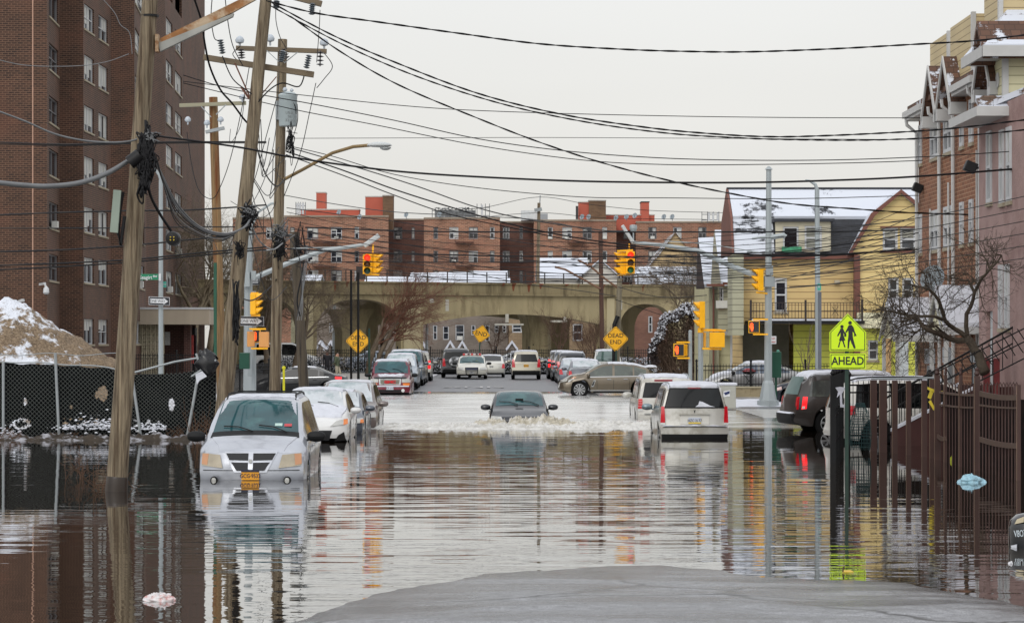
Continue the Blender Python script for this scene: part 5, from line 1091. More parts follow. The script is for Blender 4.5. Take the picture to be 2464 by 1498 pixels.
# gambrel front: wall strip pieces round the two windows
u0, u1 = Xw(2122), Xw(2206); ya, yb = 549, 601
def gx(py, left=True):
    pts = [(611,2047),(519,2103),(465.5,2166)]
    for (a, b), (c, d) in zip(pts, pts[1:]):
        if c <= py <= a: x_ = b+(d-b)*(py-a)/(c-a); return x_ if left else 4332-x_
    return 2166
for y0_, y1_ in ((612,601),(601,549),(549,519),(519,490),(490,465.5)):
    a0, a1, b0, b1 = gx(min(611,y0_)), gx(y1_), gx(min(611,y0_), False), gx(y1_, False)
    if (y0_, y1_) == (601, 549):
        m.add([(Xw(a0),D1w,Zw(y0_)),(Xw(2124),D1w,Zw(y0_)),(Xw(2124),D1w,Zw(y1_)),(Xw(a1),D1w,Zw(y1_))], [(0,1,2,3)]); m.add([(Xw(2204),D1w,Zw(y0_)),(Xw(b0),D1w,Zw(y0_)),(Xw(b1),D1w,Zw(y1_)),(Xw(2204),D1w,Zw(y1_))], [(0,1,2,3)]); m.add([(Xw(2160),D1w,Zw(y0_)),(Xw(2166),D1w,Zw(y0_)),(Xw(2166),D1w,Zw(y1_)),(Xw(2160),D1w,Zw(y1_))], [(0,1,2,3)])
    else: m.add([(Xw(a0),D1w,Zw(y0_)),(Xw(b0),D1w,Zw(y0_)),(Xw(b1),D1w,Zw(y1_)),(Xw(a1),D1w,Zw(y1_))], [(0,1,2,3)])
m.build('front_wall', YS2, yh, fix=False)
for h in hs[:2]: window(yh, f2, (h[0], h[1], Zw(601), Zw(549)), fw=.10, blind=[(0,1,.45)], bm=mat('lace_curtain', (150,148,136), .8, var=.3, vs=9))
for h in hs[2:]: window(yh, f2, h, fw=.10, pane=PANED)
for a_, b_, c_ in ((608, 602.5, .14), (548.5, 545, .08)): m = MB(); m.box(Xw(2118), Xw(2208), D1w-c_, D1w, Zw(a_), Zw(b_)); m.build('window_trim', BRN, yh)
# roofs
SR = snowmix('yellow_house_upper_roof', (40,42,48), .76, .3, (1,1,1)); DR = snowmix('yellow_house_lower_roof', (50,52,58), .12, .5, (1,1,1.6)); DRS = snowmix('yellow_house_lower_roof_left', (50,52,58), .62, .9, (.5,1,2.4))
ridge_z, knee_z, eave_z = Zat(462,117.6), Z1_(526), Z1_(612)
rx0, rx1 = X1_(1766), X1_(2330)
m = MB(); m.prism([(rx0, D1+.55, knee_z), (rx0, D1+2.6, ridge_z), (rx0, D1+5.0, knee_z), (rx0, D1+5.0, knee_z+.14), (rx0, D1+2.6, ridge_z+.14), (rx0, D1+.5, knee_z+.14)], (rx1-rx0, 0, 0)); m.build('upper_roof', SR, yh)
m = MB(); xm_ = X1_(1862); m.prism([(rx0, D1-.35, eave_z), (rx0, D1+.52, knee_z), (rx0, D1+.9, knee_z-.05), (rx0, D1+.2, eave_z)], (xm_-rx0, 0, 0)); m.build('lower_roof', DRS, yh)
m = MB(); m.prism([(xm_+.003, D1-.35, eave_z), (xm_+.003, D1+.52, knee_z), (xm_+.003, D1+.9, knee_z-.05), (xm_+.003, D1+.2, eave_z)], (X1_(2120)-xm_, 0, 0)); m.build('lower_roof', DR, yh)
m = MB(); m.prism([(rx0-.12, D1-.4, eave_z), (rx0-.12, D1+.45, knee_z+.1), (rx0-.12, D1+2.6, ridge_z+.16), (rx0-.12, D1+5.1, knee_z+.1), (rx0-.12, D1+5.4, eave_z)], (.10, 0, 0)); m.build('bargeboard', BRN, yh)
m = MB(); m.tube([(rx0-.1, D1+2.6, ridge_z+.17), (rx1, D1+2.6, ridge_z+.17)], .06, 6); m.build('ridge_cap', mat('dark_shingle', (48,50,56), .8, var=.3), yh)
m = MB(); m.box(X1_(1760), X1_(2060), D1-.42, D1-.003, eave_z-.22, eave_z-.003); m.build('fascia', BRN, yh)
# gambrel wing roof skin with brown bargeboard
def wing(off, th, y0, y1, nm, mm):
    m = MB(); o = [(2047-off*1.2,611+off*.5),(2103-off,519-off*.6),(2166,465.5-off),(2229+off,519-off*.6),(2285+off*1.2,611+off*.5)]; i_ = [(2047-(off-th)*1.2,611),(2103-(off-th),519-(off-th)*.6),(2166,465.5-(off-th)),(2229+(off-th),519-(off-th)*.6),(2285+(off-th)*1.2,611)]
    for k in range(4):
        q = [(Xw(a), y0, Zw(b)) for a, b in (i_[k], i_[k+1], o[k+1], o[k])]; m.prism(q, (0, y1-y0, 0))
    return m.build(nm, mm, yh)
wing(9, 9, D1w-.35, D1w-.2, 'bargeboard', BRN); wing(7, 6.5, D1w-.19, D1+5, 'wing_roof', snowmix('wing_roof_snow', (54,56,62), .8, 1.2))
# dormer with two windows
dz0, dz1 = Z1_(606), Z1_(535); f3 = frm(pp(1866,D1-.5), pp(1998,D1-.5)); hs = [(ux(f3,1884), ux(f3,1922), Zat(601,D1-.5), Zat(545,D1-.5)), (ux(f3,1936), ux(f3,1978), Zat(601,D1-.5), Zat(543,D1-.5))]
m = MB(); wall(m, pp(1866,D1-.5), pp(1998,D1-.5), dz0, dz1, hs); m.box(X1_(1866)+.01, X1_(1998)-.01, D1-.3, D1+1.2, dz0, dz1); d_ = m.build('dormer', CRM, yh, fix=False)
m = MB(); m.box(X1_(1858), X1_(2003), D1-.75, D1+1.4, dz1+.003, dz1+.14); m.build('dormer_roof', mat('dark_shingle', (48,50,56), .8, var=.3), d_); window(yh, f3, hs[0], pane=PANED, fw=.08, sash=False); window(yh, f3, hs[1], fw=.09, blind=[(0,1,.9)], bm=mat('dull_blind', (130,130,120), .8, var=.1))
m = MB(); m.cbox(P(1905,600,D1-.6), (.9, .2, .25)); m.build('clothes_heap', mat('green_cloth', (60,130,96), .8, var=.6, vs=5), yh)
m = MB(); m.box(X1_(2050), X1_(2064), D1-.75, D1-.45, 0.2, Z1_(614)); m.build('corner_post', BRN, yh)
m = MB(); m.cbox(P(2014,678,D1-.1), (.24, .2, .16)); m.build('vent_hood', mat('vent_beige', (176,164,140), .6), yh)
# balcony slab, railing, recessed porch
bz = Z1_(772); m = MB(); m.box(X1_(1792), X1_(2068), D1-1.7, D1-.004, bz-.14, bz); m.build('balcony_slab', BLACK, yh); m = MB(); m.box(X1_(1800), X1_(2060), D1-1.66, D1-.2, bz+.003, bz+.08); m.build('balcony_snow', SNOW, yh)
m = MB(); by = D1-1.62; 
for i in range(36): x_ = X1_(1796)+(X1_(2064)-X1_(1796))*i/35; m.bar((x_, by, bz), (x_, by, bz+.82), .022)
for z_ in (.1, .45, .82): m.bar((X1_(1796), by, bz+z_), (X1_(2064), by, bz+z_), .03)
for px_ in (1798,1928,2062): m.bar((X1_(px_), by, bz-.1), (X1_(px_), by, bz+.95), .09)
for px_ in (1878,1998): 
    for a in range(8): r = a*math.pi/4; m.bar((X1_(px_), by, bz+.45), (X1_(px_)+.22*math.cos(r), by, bz+.45+.3*math.sin(r)), .02)
m.build('balcony_railing', mat('rusty_black_iron', (44,34,30), .6, var=.3), yh)
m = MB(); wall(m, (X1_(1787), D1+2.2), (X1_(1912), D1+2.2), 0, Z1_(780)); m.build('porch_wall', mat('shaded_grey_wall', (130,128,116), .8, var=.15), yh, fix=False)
m = MB(); m.box(X1_(1912), X1_(2063), D1+.4, D1+.6, 0.1, Z1_(780)); m.build('porch_wall', YG, yh)
f4 = frm(pp(2063,D1w+.01), pp(2330,D1w+.01)); h4 = (ux(f4,2089), ux(f4,2113), Zw(866), Zw(818)); m = MB(); wall(m, pp(2063,D1w+.01), pp(2330,D1w+.01), .1, Zw(790), [h4]); m.build('ground_floor_wall', YG, yh, fix=False); window(yh, f4, h4, fw=.08)
m = MB(); m.box(Xw(2060), Xw(2330), D1w-.45, D1w+.2, Zw(789), Zw(752)); m.build('cream_band', CRS, yh)
m = MB(); m.box(Xw(2128), Xw(2141), D1w-.4, D1w-.1, 0, Zw(790)); m.build('porch_post', mat('raw_timber', (186,150,104), .8, var=.15), yh)
m = MB(); m.box(Xw(2160), Xw(2185), D1w-.1, D1w-.02, .2, Zw(800)); m.build('door', mat('white_door', (206,212,214), .5, var=.05, k=.85), yh)
m = MB(); wall(m, (X1_(2330), D1w), (X1_(2330), D1+5), 0, eave_z); wall(m, (X1_(2330), D1+5), (X1_(1787), D1+5), 0, eave_z); m.build('rear_wall', YS, yh, fix=False)
# grey-green house with twin snowy roofs left of it
gh = thing('house', 'grey-green sided house with twin steep snowy roofs left of the yellow house', 'house', (Xat(1735,126), 126, 0)); D2 = 126.0
GS1 = siding('grey_green_siding', (160,158,134), .28, (90,88,72)); GS2 = siding('pale_green_siding', (192,186,148), .9, (176,170,134)); 
def X2(px): return Xat(px, D2)
def Z2(py): return Zat(py, D2)
f5 = frm(pp(1728,D2-1), pp(1786,D2-1)); h5 = (ux(f5,1731), ux(f5,1741), Zat(742,D2-1), Zat(690,D2-1))
m = MB(); wall(m, pp(1705,D2), pp(1770,D2), 0, Z2(680)); wall(m, (X2(1705), D2+9), pp(1705,D2), 0, Z2(680)); wall(m, (X2(1770), D2), (X2(1770), D2+9), 0, Z2(680)); m.build('wall', GS2, gh, fix=False)
m = MB(); m.box(X2(1706), X2(1728), D2-.5, D2-.002, 0, Z2(690)); m.build('corner_bay', siding('bay_siding', (150,148,124), .16, (90,88,72), vertical=True), gh)
m = MB(); wall(m, pp(1728,D2-1), pp(1752,D2-1), Z2(795), Z2(683), [h5]); wall(m, (X2(1752), D2-1), (X2(1752), D2), Z2(795), Z2(683)); wall(m, (X2(1728), D2), (X2(1728), D2-1), Z2(795), Z2(683)); m.build('bay_wall', GS1, gh, fix=False); window(gh, f5, h5, fw=.07, ac=True)
m = MB(); m.box(Xat(1763,113.5), Xat(1790,113.5), 113.6, 116, Zat(806,113.5), Zat(612,113.5)); m.build('projecting_bay', GS1, gh)
m = MB(); m.box(X2(1755), X2(1762), D2-.6, D2-.4, .1, Z2(684)); m.build('white_post', FRAMEW, gh); m = MB(); m.box(X2(1712), X2(1716), D2-.7, D2-.6, .1, Z2(690)); m.box(X2(1764), X2(1767), D2-.7, D2-.6, .1, Z2(690)); m.build('downpipe', BRN, gh)
def roofquad(nm, pts, D_, dd, mm, th=.14): 
    m = MB(); top = [Vector(P(a, b, D_+dd*k)) for (a, b), k in zip(pts, (1, 1, 0, 0))]; m.prism(top, (0, .02, -th)); return m.build(nm, mm, gh)
roofquad('roof', [(1680,572),(1720,570),(1713,683),(1694,684)], D2-1, 4, RS3); roofquad('roof', [(1720,553),(1770,553),(1778,680),(1733,681)], D2-1.2, 4, RS3)
m = MB(); m.prism([P(1719,553,D2-1), P(1735,681,D2-1.3), P(1711,684,D2-1)], (0, .2, 0)); m.build('gable_cheek', siding('cheek', (150,146,128), .2, (100,98,84)), gh)
m = MB(); m.prism([P(1680,570,D2-1.3), P(1694,684,D2-1.8), P(1696,695,D2-1.8), P(1676,695,D2-1.5)], (0, .3, 0)); m.build('gable_edge', mat('dark_gable', (56,46,44), .8), gh)
m = MB(); m.box(X2(1694), X2(1736), D2-1.7, D2-1.4, Z2(690), Z2(684.5)); m.box(X2(1733), X2(1780), D2-1.7, D2-1.4, Z2(686), Z2(681.5)); m.build('gutter', BRN, gh)
m = MB(); m.box(X2(1738), X2(1752), D2-1.6, D2-1.01, Z2(806), Z2(796)); m.build('bay_ledge', mat('grey_ledge', (150,152,150), .7), gh)

# ---- russet brick town houses along the right side
FX_ = 13.0; RB = brickmat('townhouse_brick', (160,104,72), (126,80,56), (184,144,112), .36, .115, .014, k=.8, blotch=(134,88,68)); CS = siding('bulkhead_siding', (206,186,142), .20, (140,120,86), k=.9); WT = mat('white_trim', (214,214,212), .5, var=.06, k=.82); SH = snowmix('brown_shingle_snow', (104,72,54), .34, 1.1, (1,1,1), shingle=.16)
th_ = thing('town_houses', 'row of three-storey russet brick town houses with small gables and white downpipes', 'building', (FX_, 72, 0))
def dpx(px): return FX_*F/(px-PX0)
# facade runs from far (left in the picture) to near (right)
f6 = frm((FX_, 76.8), (FX_, 66)); ws = []
for Dc, w_, st in ((76.4,.45,0),(73.9,1.35,1),(71.7,1.3,1),(69.6,.5,0),(68.2,.5,0)):
    for z_ in (8.0, 5.27, 2.55): ws.append((76.8-Dc-w_/2, 76.8-Dc+w_/2, z_, z_+1.18, st))
m = MB(); wall(m, (FX_, 76.8), (FX_, 66), -.2, 9.75, ws, .22); wall(m, (FX_+9, 76.8), (FX_, 76.8), -.2, 9.75); wall(m, (FX_+9, 66), (FX_+9, 76.8), -.2, 9.75); wall(m, (FX_, 66), (FX_+9, 66), -.2, 9.75); m.build('wall', RB, th_, fix=False)
for h in ws:
    if h[2] < 3: continue
    window(th_, f6, h, fw=.10, depth=.0, mull=1 if h[4] else 0, blind=[(0,1,.5)] if h[4] else None, sash=True)
m = MB(); m.prism([(FX_-.35, 66, 9.62), (FX_+4.5, 66, 11.3), (FX_+9, 66, 9.7), (FX_+9, 66, 9.9), (FX_+4.5, 66, 11.5), (FX_-.35, 66, 9.78)], (0, 10.8, 0)); m.build('roof', SH, th_)
for Dp in (72.6, 70.2, 64.7):                                       # street gables
    g_ = MB(); hw = .98; g_.prism([(FX_-.05, Dp+hw, 9.1), (FX_-.05, Dp, 10.42), (FX_-.05, Dp-hw, 9.1)], (1.2, 0, 0)); gg = g_.build('gable', RB, th_)
    r_ = MB(); zz = [(Dp+hw+.18, 9.2), (Dp, 10.58), (Dp-hw-.18, 9.2)]
    r_.prism([(FX_-.42, *zz[0]), (FX_-.42, *zz[1]), (FX_-.42, *zz[2]), (FX_-.42, zz[2][0], zz[2][1]-.16), (FX_-.42, Dp, 10.40), (FX_-.42, zz[0][0], zz[0][1]-.16)], (4.2, 0, 0)); r_.build('gable_roof', SH, gg)
    r_ = MB(); r_.prism([(FX_-.47, *zz[0]), (FX_-.47, Dp, 10.60), (FX_-.47, *zz[2]), (FX_-.47, zz[2][0]+.08, zz[2][1]-.14), (FX_-.47, Dp, 10.44), (FX_-.47, zz[0][0]-.08, zz[0][1]-.14)], (.045, 0, 0)); r_.build('bargeboard', WT, gg)
    for y_ in (Dp+hw-.1, Dp-hw-.28): r_ = MB(); r_.box(FX_-.45, FX_+.02, y_, y_+.38, 8.85, 9.18); r_.build('eave_return', WT, gg)
for a, b in ((73.8, 76.9), (65.9, 69.0)):
    m = MB(); m.box(FX_-.5, FX_-.36, a, b, 9.42, 9.60); m.box(FX_-.42, FX_-.003, a, b, 9.33, 9.41); m.build('gutter', WT, th_)
for Dp in (76.6, 72.7, 70.5, 66.6):
    m = MB(); m.tube([(FX_-.42, Dp, 9.4), (FX_-.40, Dp, 9.2), (FX_-.10, Dp, 8.95), (FX_-.09, Dp, 3.6), (FX_-.09, Dp, .3)], .055, 6); m.build('downpipe', WT, th_)
for x0, x1, y0, y1, z1 in ((13.12, 16.5, 72.6, 75.5, 11.55), (12.95, 16.5, 68.0, 71.2, 11.5), (13.0, 17, 64.6, 66.5, 13.4)):
    m = MB(); m.box(x0+.004, x1, y0, y1, 9.5, z1); bk_ = m.build('stair_bulkhead', CS, th_); m = MB(); m.box(x0, x0+.12, y0-.03, y0+.12, 9.5, z1+.05); m.build('corner_board', WT, bk_)
# entry porches with snow-covered roofs
def porch(Dn, Df, x0, zr, ze, lab, pm=WT, wallm=CRS):
    t = thing('porch', lab, 'porch', (FX_-.8, (Dn+Df)/2, 0)); ym = (Dn+Df)/2
    m = MB(); m.prism([(x0, Df, ze), (x0, ym, zr), (x0, Dn, ze), (x0, Dn, ze+.12), (x0, ym, zr+.14), (x0, Df, ze+.12)], (FX_-x0-.003, 0, 0)); m.build('roof', SNOW, t)
    m = MB(); m.prism([(x0-.05, Df, ze-.1), (x0-.05, ym, zr-.02), (x0-.05, Dn, ze-.1), (x0-.05, Dn, ze-.2), (x0-.05, ym, zr-.16), (x0-.05, Df, ze-.2)], (.045, 0, 0)); m.box(x0, FX_-.003, Dn-.02, Dn+.06, ze-.2, ze-.003); m.build('bargeboard', pm, t)
    m = MB(); m.prism([(x0+.08, Df-.1, ze-.1), (x0+.08, ym, zr-.2), (x0+.08, Dn+.1, ze-.1)], (.04, 0, 0)); m.build('gable_infill', wallm, t)
    m = MB(); m.bar((x0+.1, Dn+.12, 0), (x0+.1, Dn+.12, ze-.1), .1); m.bar((x0+.1, Df-.12, 0), (x0+.1, Df-.12, ze-.1), .1); m.build('post', pm, t)
porch(66.2, 68.6, 11.85, 3.95, 2.95, 'nearer snow-roofed entry porch of the brick town houses')
porch(73.6, 76.4, 11.75, 3.75, 2.75, 'farther snow-roofed entry porch of the brick town houses beside the yellow house')
dish(2246, 672, 70.5, .36, 'grey satellite dish with snow in it mounted on the brick town houses')
for i, (Dp, z_) in enumerate(((74.2,1.9),(71.2,1.95),(67.0,2.0))):
    t = thing('meter_box', ('grey electricity meter box farthest along the brick wall', 'grey electricity meter box in the middle of the brick wall', 'grey electricity meter box nearest the pink house')[i], 'meter box', (FX_-.12, Dp, z_), 0, 'meter boxes on the brick wall')
    m = MB(); m.box(FX_-.22, FX_-.004, Dp-.3, Dp+.3, z_, z_+.45); m.build('upper_box', mat('meter_grey', (150,156,162), .5, var=.1), t); m = MB(); m.box(FX_-.16, FX_-.004, Dp-.25, Dp+.25, z_-1.3, z_-.05); m.build('lower_box', mat('meter_grey2', (124,130,134), .5, var=.2), t)
    m = MB(); m.tube([(FX_-.1, Dp, z_+.45), (FX_-.1, Dp, 6.5+i*.6)], .03, 6); m.build('conduit', WT, t)
# ---- pink rendered house at the right edge
PK = mat('pink_render', (178,148,142), .9, var=.14, vs=1.2, bump=.5, bs=14, k=.85, dirt=(160,128,122), ds=.7)
ph = thing('pink_house', 'pink rendered house with tall white windows at the right edge of the picture', 'house', (FX_, 60, 0)); FP = 12.75
f7 = frm((FP, 65.9), (FP, 48)); ws = [(65.9-64.75, 65.9-64.15, 6.15, 8.0), (65.9-63.1, 65.9-62.6, 6.05, 7.9), (65.9-62.25, 65.9-61.7, 6.05, 7.9), (65.9-63.2, 65.9-62.75, 2.9, 4.5), (65.9-62.45, 65.9-61.95, 2.9, 4.5), (65.9-59, 65.9-57.8, 6.05, 7.9), (65.9-59, 65.9-57.8, 2.9, 4.5), (65.9-64.9, 65.9-64.1, 1.15, 3.35)]
m = MB(); wall(m, (FP, 65.9), (FP, 48), -.2, 8.55, ws, .18); wall(m, (FP+9, 65.9), (FP, 65.9), -.2, 8.55); wall(m, (FP, 48), (FP+9, 48), -.2, 8.55); wall(m, (FP+9, 48), (FP+9, 65.9), -.2, 8.55); m.build('wall', PK, ph, fix=False)
for h in ws[:7]: window(ph, f7, h, fw=.10, depth=.0, blind=[(0,1,.5)])
m = MB(); h = ws[7]; y0, y1 = 65.9-h[1], 65.9-h[0]; m.box(FP+.1, FP+.16, y0, y1, h[2], h[3]); m.build('door', mat('white_door', (206,212,214), .5, var=.05, k=.85), ph)
PS = snowmix('pent_snow', (120,96,80), .62, 1.1)
m = MB(); m.prism([(FP-.75, 65.9, 8.28), (FP+4, 65.9, 10.2), (FP+4, 65.9, 10.35), (FP-.75, 65.9, 8.44)], (0, -3.7, 0)); m.build('pent_roof', PS, ph)
m = MB(); m.prism([(FP-.7, 62.15, 8.43), (FP-.7, 62.75, 8.75), (FP-.7, 62.75, 8.6), (FP-.7, 62.15, 8.3)], (6, 0, 0)); m.build('pent_roof', PS, ph)
m = MB(); m.box(FP-.80, FP-.751, 62.1, 65.95, 8.18, 8.42); m.box(FP-.8, FP+5, 62.05, 62.1, 8.18, 8.42); m.box(FP-.74, FP+5, 62.1, 65.9, 8.2, 8.27); m.build('eaves', WT, ph)
m = MB(); m.box(FP+.0, FP+5, 62.7, 64.2, 8.6, 9.8); m.build('attic_wall', siding('attic_siding', (206,200,164), .22, (150,144,112)), ph); m = MB(); m.box(FP-.03, FP+.12, 62.67, 62.8, 8.6, 9.8); m.build('corner_board', WT, ph)
m = MB(); m.box(FP-.6, FP+5, 62.1, 64.9, 9.72, 9.80); m.box(FP-.66, FP-.601, 62.05, 64.95, 9.66, 9.93); m.box(FP-.66, FP+5, 62.04, 62.1, 9.66, 9.93); m.build('attic_eaves', WT, ph)
m = MB(); m.prism([(FP-.6, 62.1, 9.93), (FP+5, 62.1, 9.93), (FP+5, 64.9, 11.3), (FP+.6, 64.9, 11.3), (FP-.6, 64.9, 9.93)], (0, 0, .04)); m.build('attic_roof', snowmix('attic_shingle_snow', (120,92,66), .60, 1.0), ph)
m = MB(); hw = .8; Dp = 63.0
m.prism([(FP-.62, Dp+hw, 9.8), (FP-.62, Dp, 10.66), (FP-.62, Dp-hw, 9.8), (FP-.62, Dp-hw, 9.62), (FP-.62, Dp, 10.46), (FP-.62, Dp+hw, 9.62)], (3.6, 0, 0)); m.build('gable_roof', SH, ph)
m = MB(); m.lathe((FP-.03, 63.4, 9.2), [(.2, 0), (.2, .025), (.16, .025)], 14, 'x'); m.build('vent', WT, ph)
# pink house stoop: brick-red stair with snow on the treads and a black rail
st = thing('stoop', 'brick-red entrance stair with snow on its slopes behind the brown railings', 'stairs', (10.5, 60, 0)); RP = mat('red_brown_masonry', (74,36,32), .7, var=.15, k=.85)
a0, a1 = 9.75, 12.6
for yy in (61.5, 64.0):
    m = MB(); m.prism([(a0, yy, -.3), (FP-.01, yy, -.3), (FP-.01, yy, 1.45), (11.9, yy, 1.45), (a0, yy, .35)], (0, .22, 0)); m.build('cheek_wall', RP, st)
    m = MB(); m.prism([(a0, yy-.02, .35), (11.9, yy-.02, 1.453), (11.9, yy-.02, 1.51), (a0, yy-.02, .42)], (0, .26, 0)); m.build('snow_strip', SNOW, st)
m = MB()
for i in range(7): m.box(a0+i*.3, 12, 61.75, 63.95, -.3, .0+i*.17)
m.box(11.9, FP-.01, 61.75, 63.95, -.3, 1.2); m.build('steps', RP, st)
m = MB()
for yy in (61.6,):
    m.bar((9.4, yy, 1.05), (12.9, yy, 3.0), .05); m.bar((9.4, yy, .70), (12.9, yy, 2.6), .035)
    for i in range(14): x_ = 9.5+i*.25; m.bar((x_, yy, .35+(x_-9.5)*.5), (x_, yy, 1.07+(x_-9.4)*.555), .02)
m.build('handrail', BLACK, st)
m = MB()
for (x0, y0, x1, y1) in ((2229,907,2464,790),(2245,930,2464,822),(2330,930,2464,862)): m.bar(P(x0,y0,59), P(x1,y1,59), .03)
for i in range(13): x_ = 2245+i*18; m.bar(P(x_+8+i, 925-i*7, 59), P(x_-6-i*.6, 899-i*9, 59), .022)
t = thing('stair_railing', 'open black stair railing climbing to the right edge in front of the pink wall', 'railing', (11.5, 59, 0)); m.build('rails', BLACK, t)
for px_, py_ in ((2374,872),(2398,872)):
    pass
t = thing('porch_posts', 'pair of dark red square newel posts beside the white door of the pink house', 'posts', (Xat(2386,61.3), 61.3, 0))
for px_ in (2373, 2397): m = MB(); x_ = Xat(px_, 61.3); m.box(x_-.07, x_+.07, 61.2, 61.34, .9, Zat(862,61.3)); m.build('post', mat('oxblood', (110,36,38), .6, var=.1), t)
m = MB(); m.bar((Xat(2345,61.3), 61.3, Zat(868,61.3)), (Xat(2397,61.3), 61.3, Zat(868,61.3)), .03); m.build('rail', BLACK, t)
# ---------------------------------------------------------------- poles, signals, signs
def pole(name, label, base, top, D_, r0, r1, m_, group=None, zb=-.4, cat='utility pole', n=14, Dt=None):
    b = P(base[0], base[1], D_); b.z = min(b.z, zb) if zb is not None else b.z; tp = P(top[0], top[1], Dt or D_)
    t = thing(name, label, cat, (b.x, b.y, b.z), 0, group); mb = MB(); mb.uv = False; k = 16; pts = []
    for i in range(k+1):
        q = b.lerp(tp, i/k); q = q+Vector((.012*noise.noise(Vector((i*.4, base[0], 0))), 0, 0)); pts.append(q)
    mb.tube(pts, [r0+(r1-r0)*i/k for i in range(k+1)], n); mb.build('pole', m_, t, smooth=True, angle=50); t['_b'] = 0; del t['_b']
    return t, b, tp
def insul(t, p, s=1.0, m_=None, up=1):
    mb = MB(); mb.uv = False; mb.lathe(p, [(.03*s, 0), (.03*s, .10*s*up), (.11*s, .13*s*up), (.13*s, .2*s*up), (.09*s, .28*s*up), (.03*s, .32*s*up)], 10); return mb.build('insulator', m_ or mat('porcelain_grey', (176,184,192), .25, var=.1), t, smooth=True, angle=50)
def discs(t, p, q, n=5, r=.07, m_=None):
    p = Vector(p); q = Vector(q); mb = MB(); mb.uv = False; mb.tube([p, q], .018, 6)
    for i in range(n): c_ = p.lerp(q, (i+.5)/n); d = (q-p).normalized()*.02; mb.tube([c_-d, c_, c_+d], [r*.5, r, r*.5], 9)
    return mb.build('insulator', m_ or mat('insulator_slate', (104,112,118), .3, var=.1), t, smooth=True, angle=50)
ARMW = mat('crossarm_timber', (120,106,86), .85, var=.25, vs=6, streak=(.1,1,1), k=1.0)
# A: big leaning pole standing in the water at the left
def wet(t, b, q, r):
    m = MB(); m.uv = False; L_ = lambda z: b.lerp(q, (z-b.z)/(q.z-b.z)); m.tube([L_(z) for z in (-.3, -.05, .10, .22, .33)], [r+.012, r+.012, r+.009, r+.005, r-.02], 14); m.build('tide_mark', mat('wet_wood', (44,34,26), .4, var=.4, vs=12, streak=(1,1,.1)), t, smooth=True)
pa, b_, t_ = pole('utility_pole', 'thick leaning wooden pole standing in the flood nearest us at the left', (276, 1185), (365, -60), 43, .185, .135, WOOD)
wet(pa, b_, t_, .184); m = MB(); m.tube([P(361,36,43), P(361,41,43)], .155, 12); m.build('band', BLACK, pa)
m = MB(); m.prism([P(378,96,43), P(382,112,43), P(560,30,43.2), P(700,-48,43.4), P(697,-60,43.4)], (0, .10, 0)); br_ = m.build('lamp_bracket', mat('rusty_channel', (140,96,56), .8, metal=.1, var=.3, vs=5, dirt=(176,156,130), ds=3), pa)
m = MB(); m.prism([P(381,104,42.98), P(385,124,42.98), P(560,40,43.18), P(562,32,43.18)], (0, .12, 0)); m.build('lower_flange', mat('grey_flange', (150,150,144), .6, var=.2), br_)
m = MB(); m.box(Xat(375,43), Xat(383,43), 42.9, 43.1, Zat(126,43), Zat(84,43)); m.build('bracket_plate', mat('rusty_channel', (140,96,56)), pa)
m = MB(); m.prism([P(273,456,42.7), P(291,458,42.7), P(283,560,42.7), P(264,558,42.7)], (0, .12, 0)); m.build('terminal_box', mat('terminal_box_green', (150,164,150), .5, var=.1, k=.9), pa)
m = MB(); m.tube([P(296,462,42.8), P(289,500,42.8), P(284,560,42.8), P(290,590,42.8), P(300,520,42.8)], .03, 6); m.build('conduit', WIRE, pa)
# B: long leaning pole
pb, bB, tB = pole('utility_pole', 'tall wooden pole leaning right with a long tilted crossarm, behind the silver minivan', (520, 1040), (646, -60), 52.5, .185, .12, WOOD)
m = MB(); m.bar(P(490,138,52.8), P(755,180,52.8), .13, .12); ca = m.build('crossarm', ARMW, pb)
m = MB(); m.bar(P(581,210,52.7), P(600,238,52.6), .05, .03); m.bar(P(565,152,52.7), P(604,240,52.6), .04, .02); m.bar(P(665,185,52.7), P(622,236,52.6), .04, .02); m.build('brace', mat('rust_brace', (110,70,54), .8, var=.3), pb)
m = MB(); m.bar(P(640,-24,52.7), P(774,10,52.7), .13, .12); m.build('crossarm', ARMW, pb)
for p_, q_ in (((530,95),(536,130)),((752,8),(750,36)),((666,2),(664,20)),((744,132),(737,165)),((682,122),(676,150))): discs(pb, P(*p_, 52.6), P(*q_, 52.6), 6, .075)
# C: pole with transformer
pc, bC, tC = pole('utility_pole', 'wooden pole carrying the pale transformer can, two crossarms and a long lamp arm', (658, 960), (680, 95), 67, .16, .125, WOOD)
m = MB(); m.bar(P(568,116,66.8), P(786,124,66.8), .13, .12); m.build('crossarm', ARMW, pc)
m = MB(); m.bar(P(640,120,66.7), P(672,150,66.7), .05, .02); m.bar(P(716,126,66.7), P(684,152,66.7), .05, .02); m.build('brace', GALV, pc)
for p_ in ((577,112),(650,108),(780,118)): insul(pc, P(p_[0], p_[1]+2, 66.8), .95)
for p_, q_ in (((580,118),(582,142)),((680,118),(690,142)),((771,122),(770,160))): discs(pc, P(*p_, 66.6), P(*q_, 66.6), 4, .11, mat('insulator_dark', (52,50,54), .3, var=.1))
m = MB(); m.uv = False; c_ = P(693, 304, 66.4); R_ = .245; h_ = 1.0
m.lathe(c_, [(R_*.94, 0), (R_, .03), (R_, .78), (R_*1.05, .80), (R_*1.05, .83), (R_*.7, .90), (.02, .93)], 24); tr_ = m.build('transformer', mat('transformer_grey', (178,190,192), .4, var=.06, k=.95), pc, smooth=True, angle=35)
insul(tr_, c_+Vector((-.08,0,.88)), .5); insul(tr_, c_+Vector((.1,0,.88)), .4)
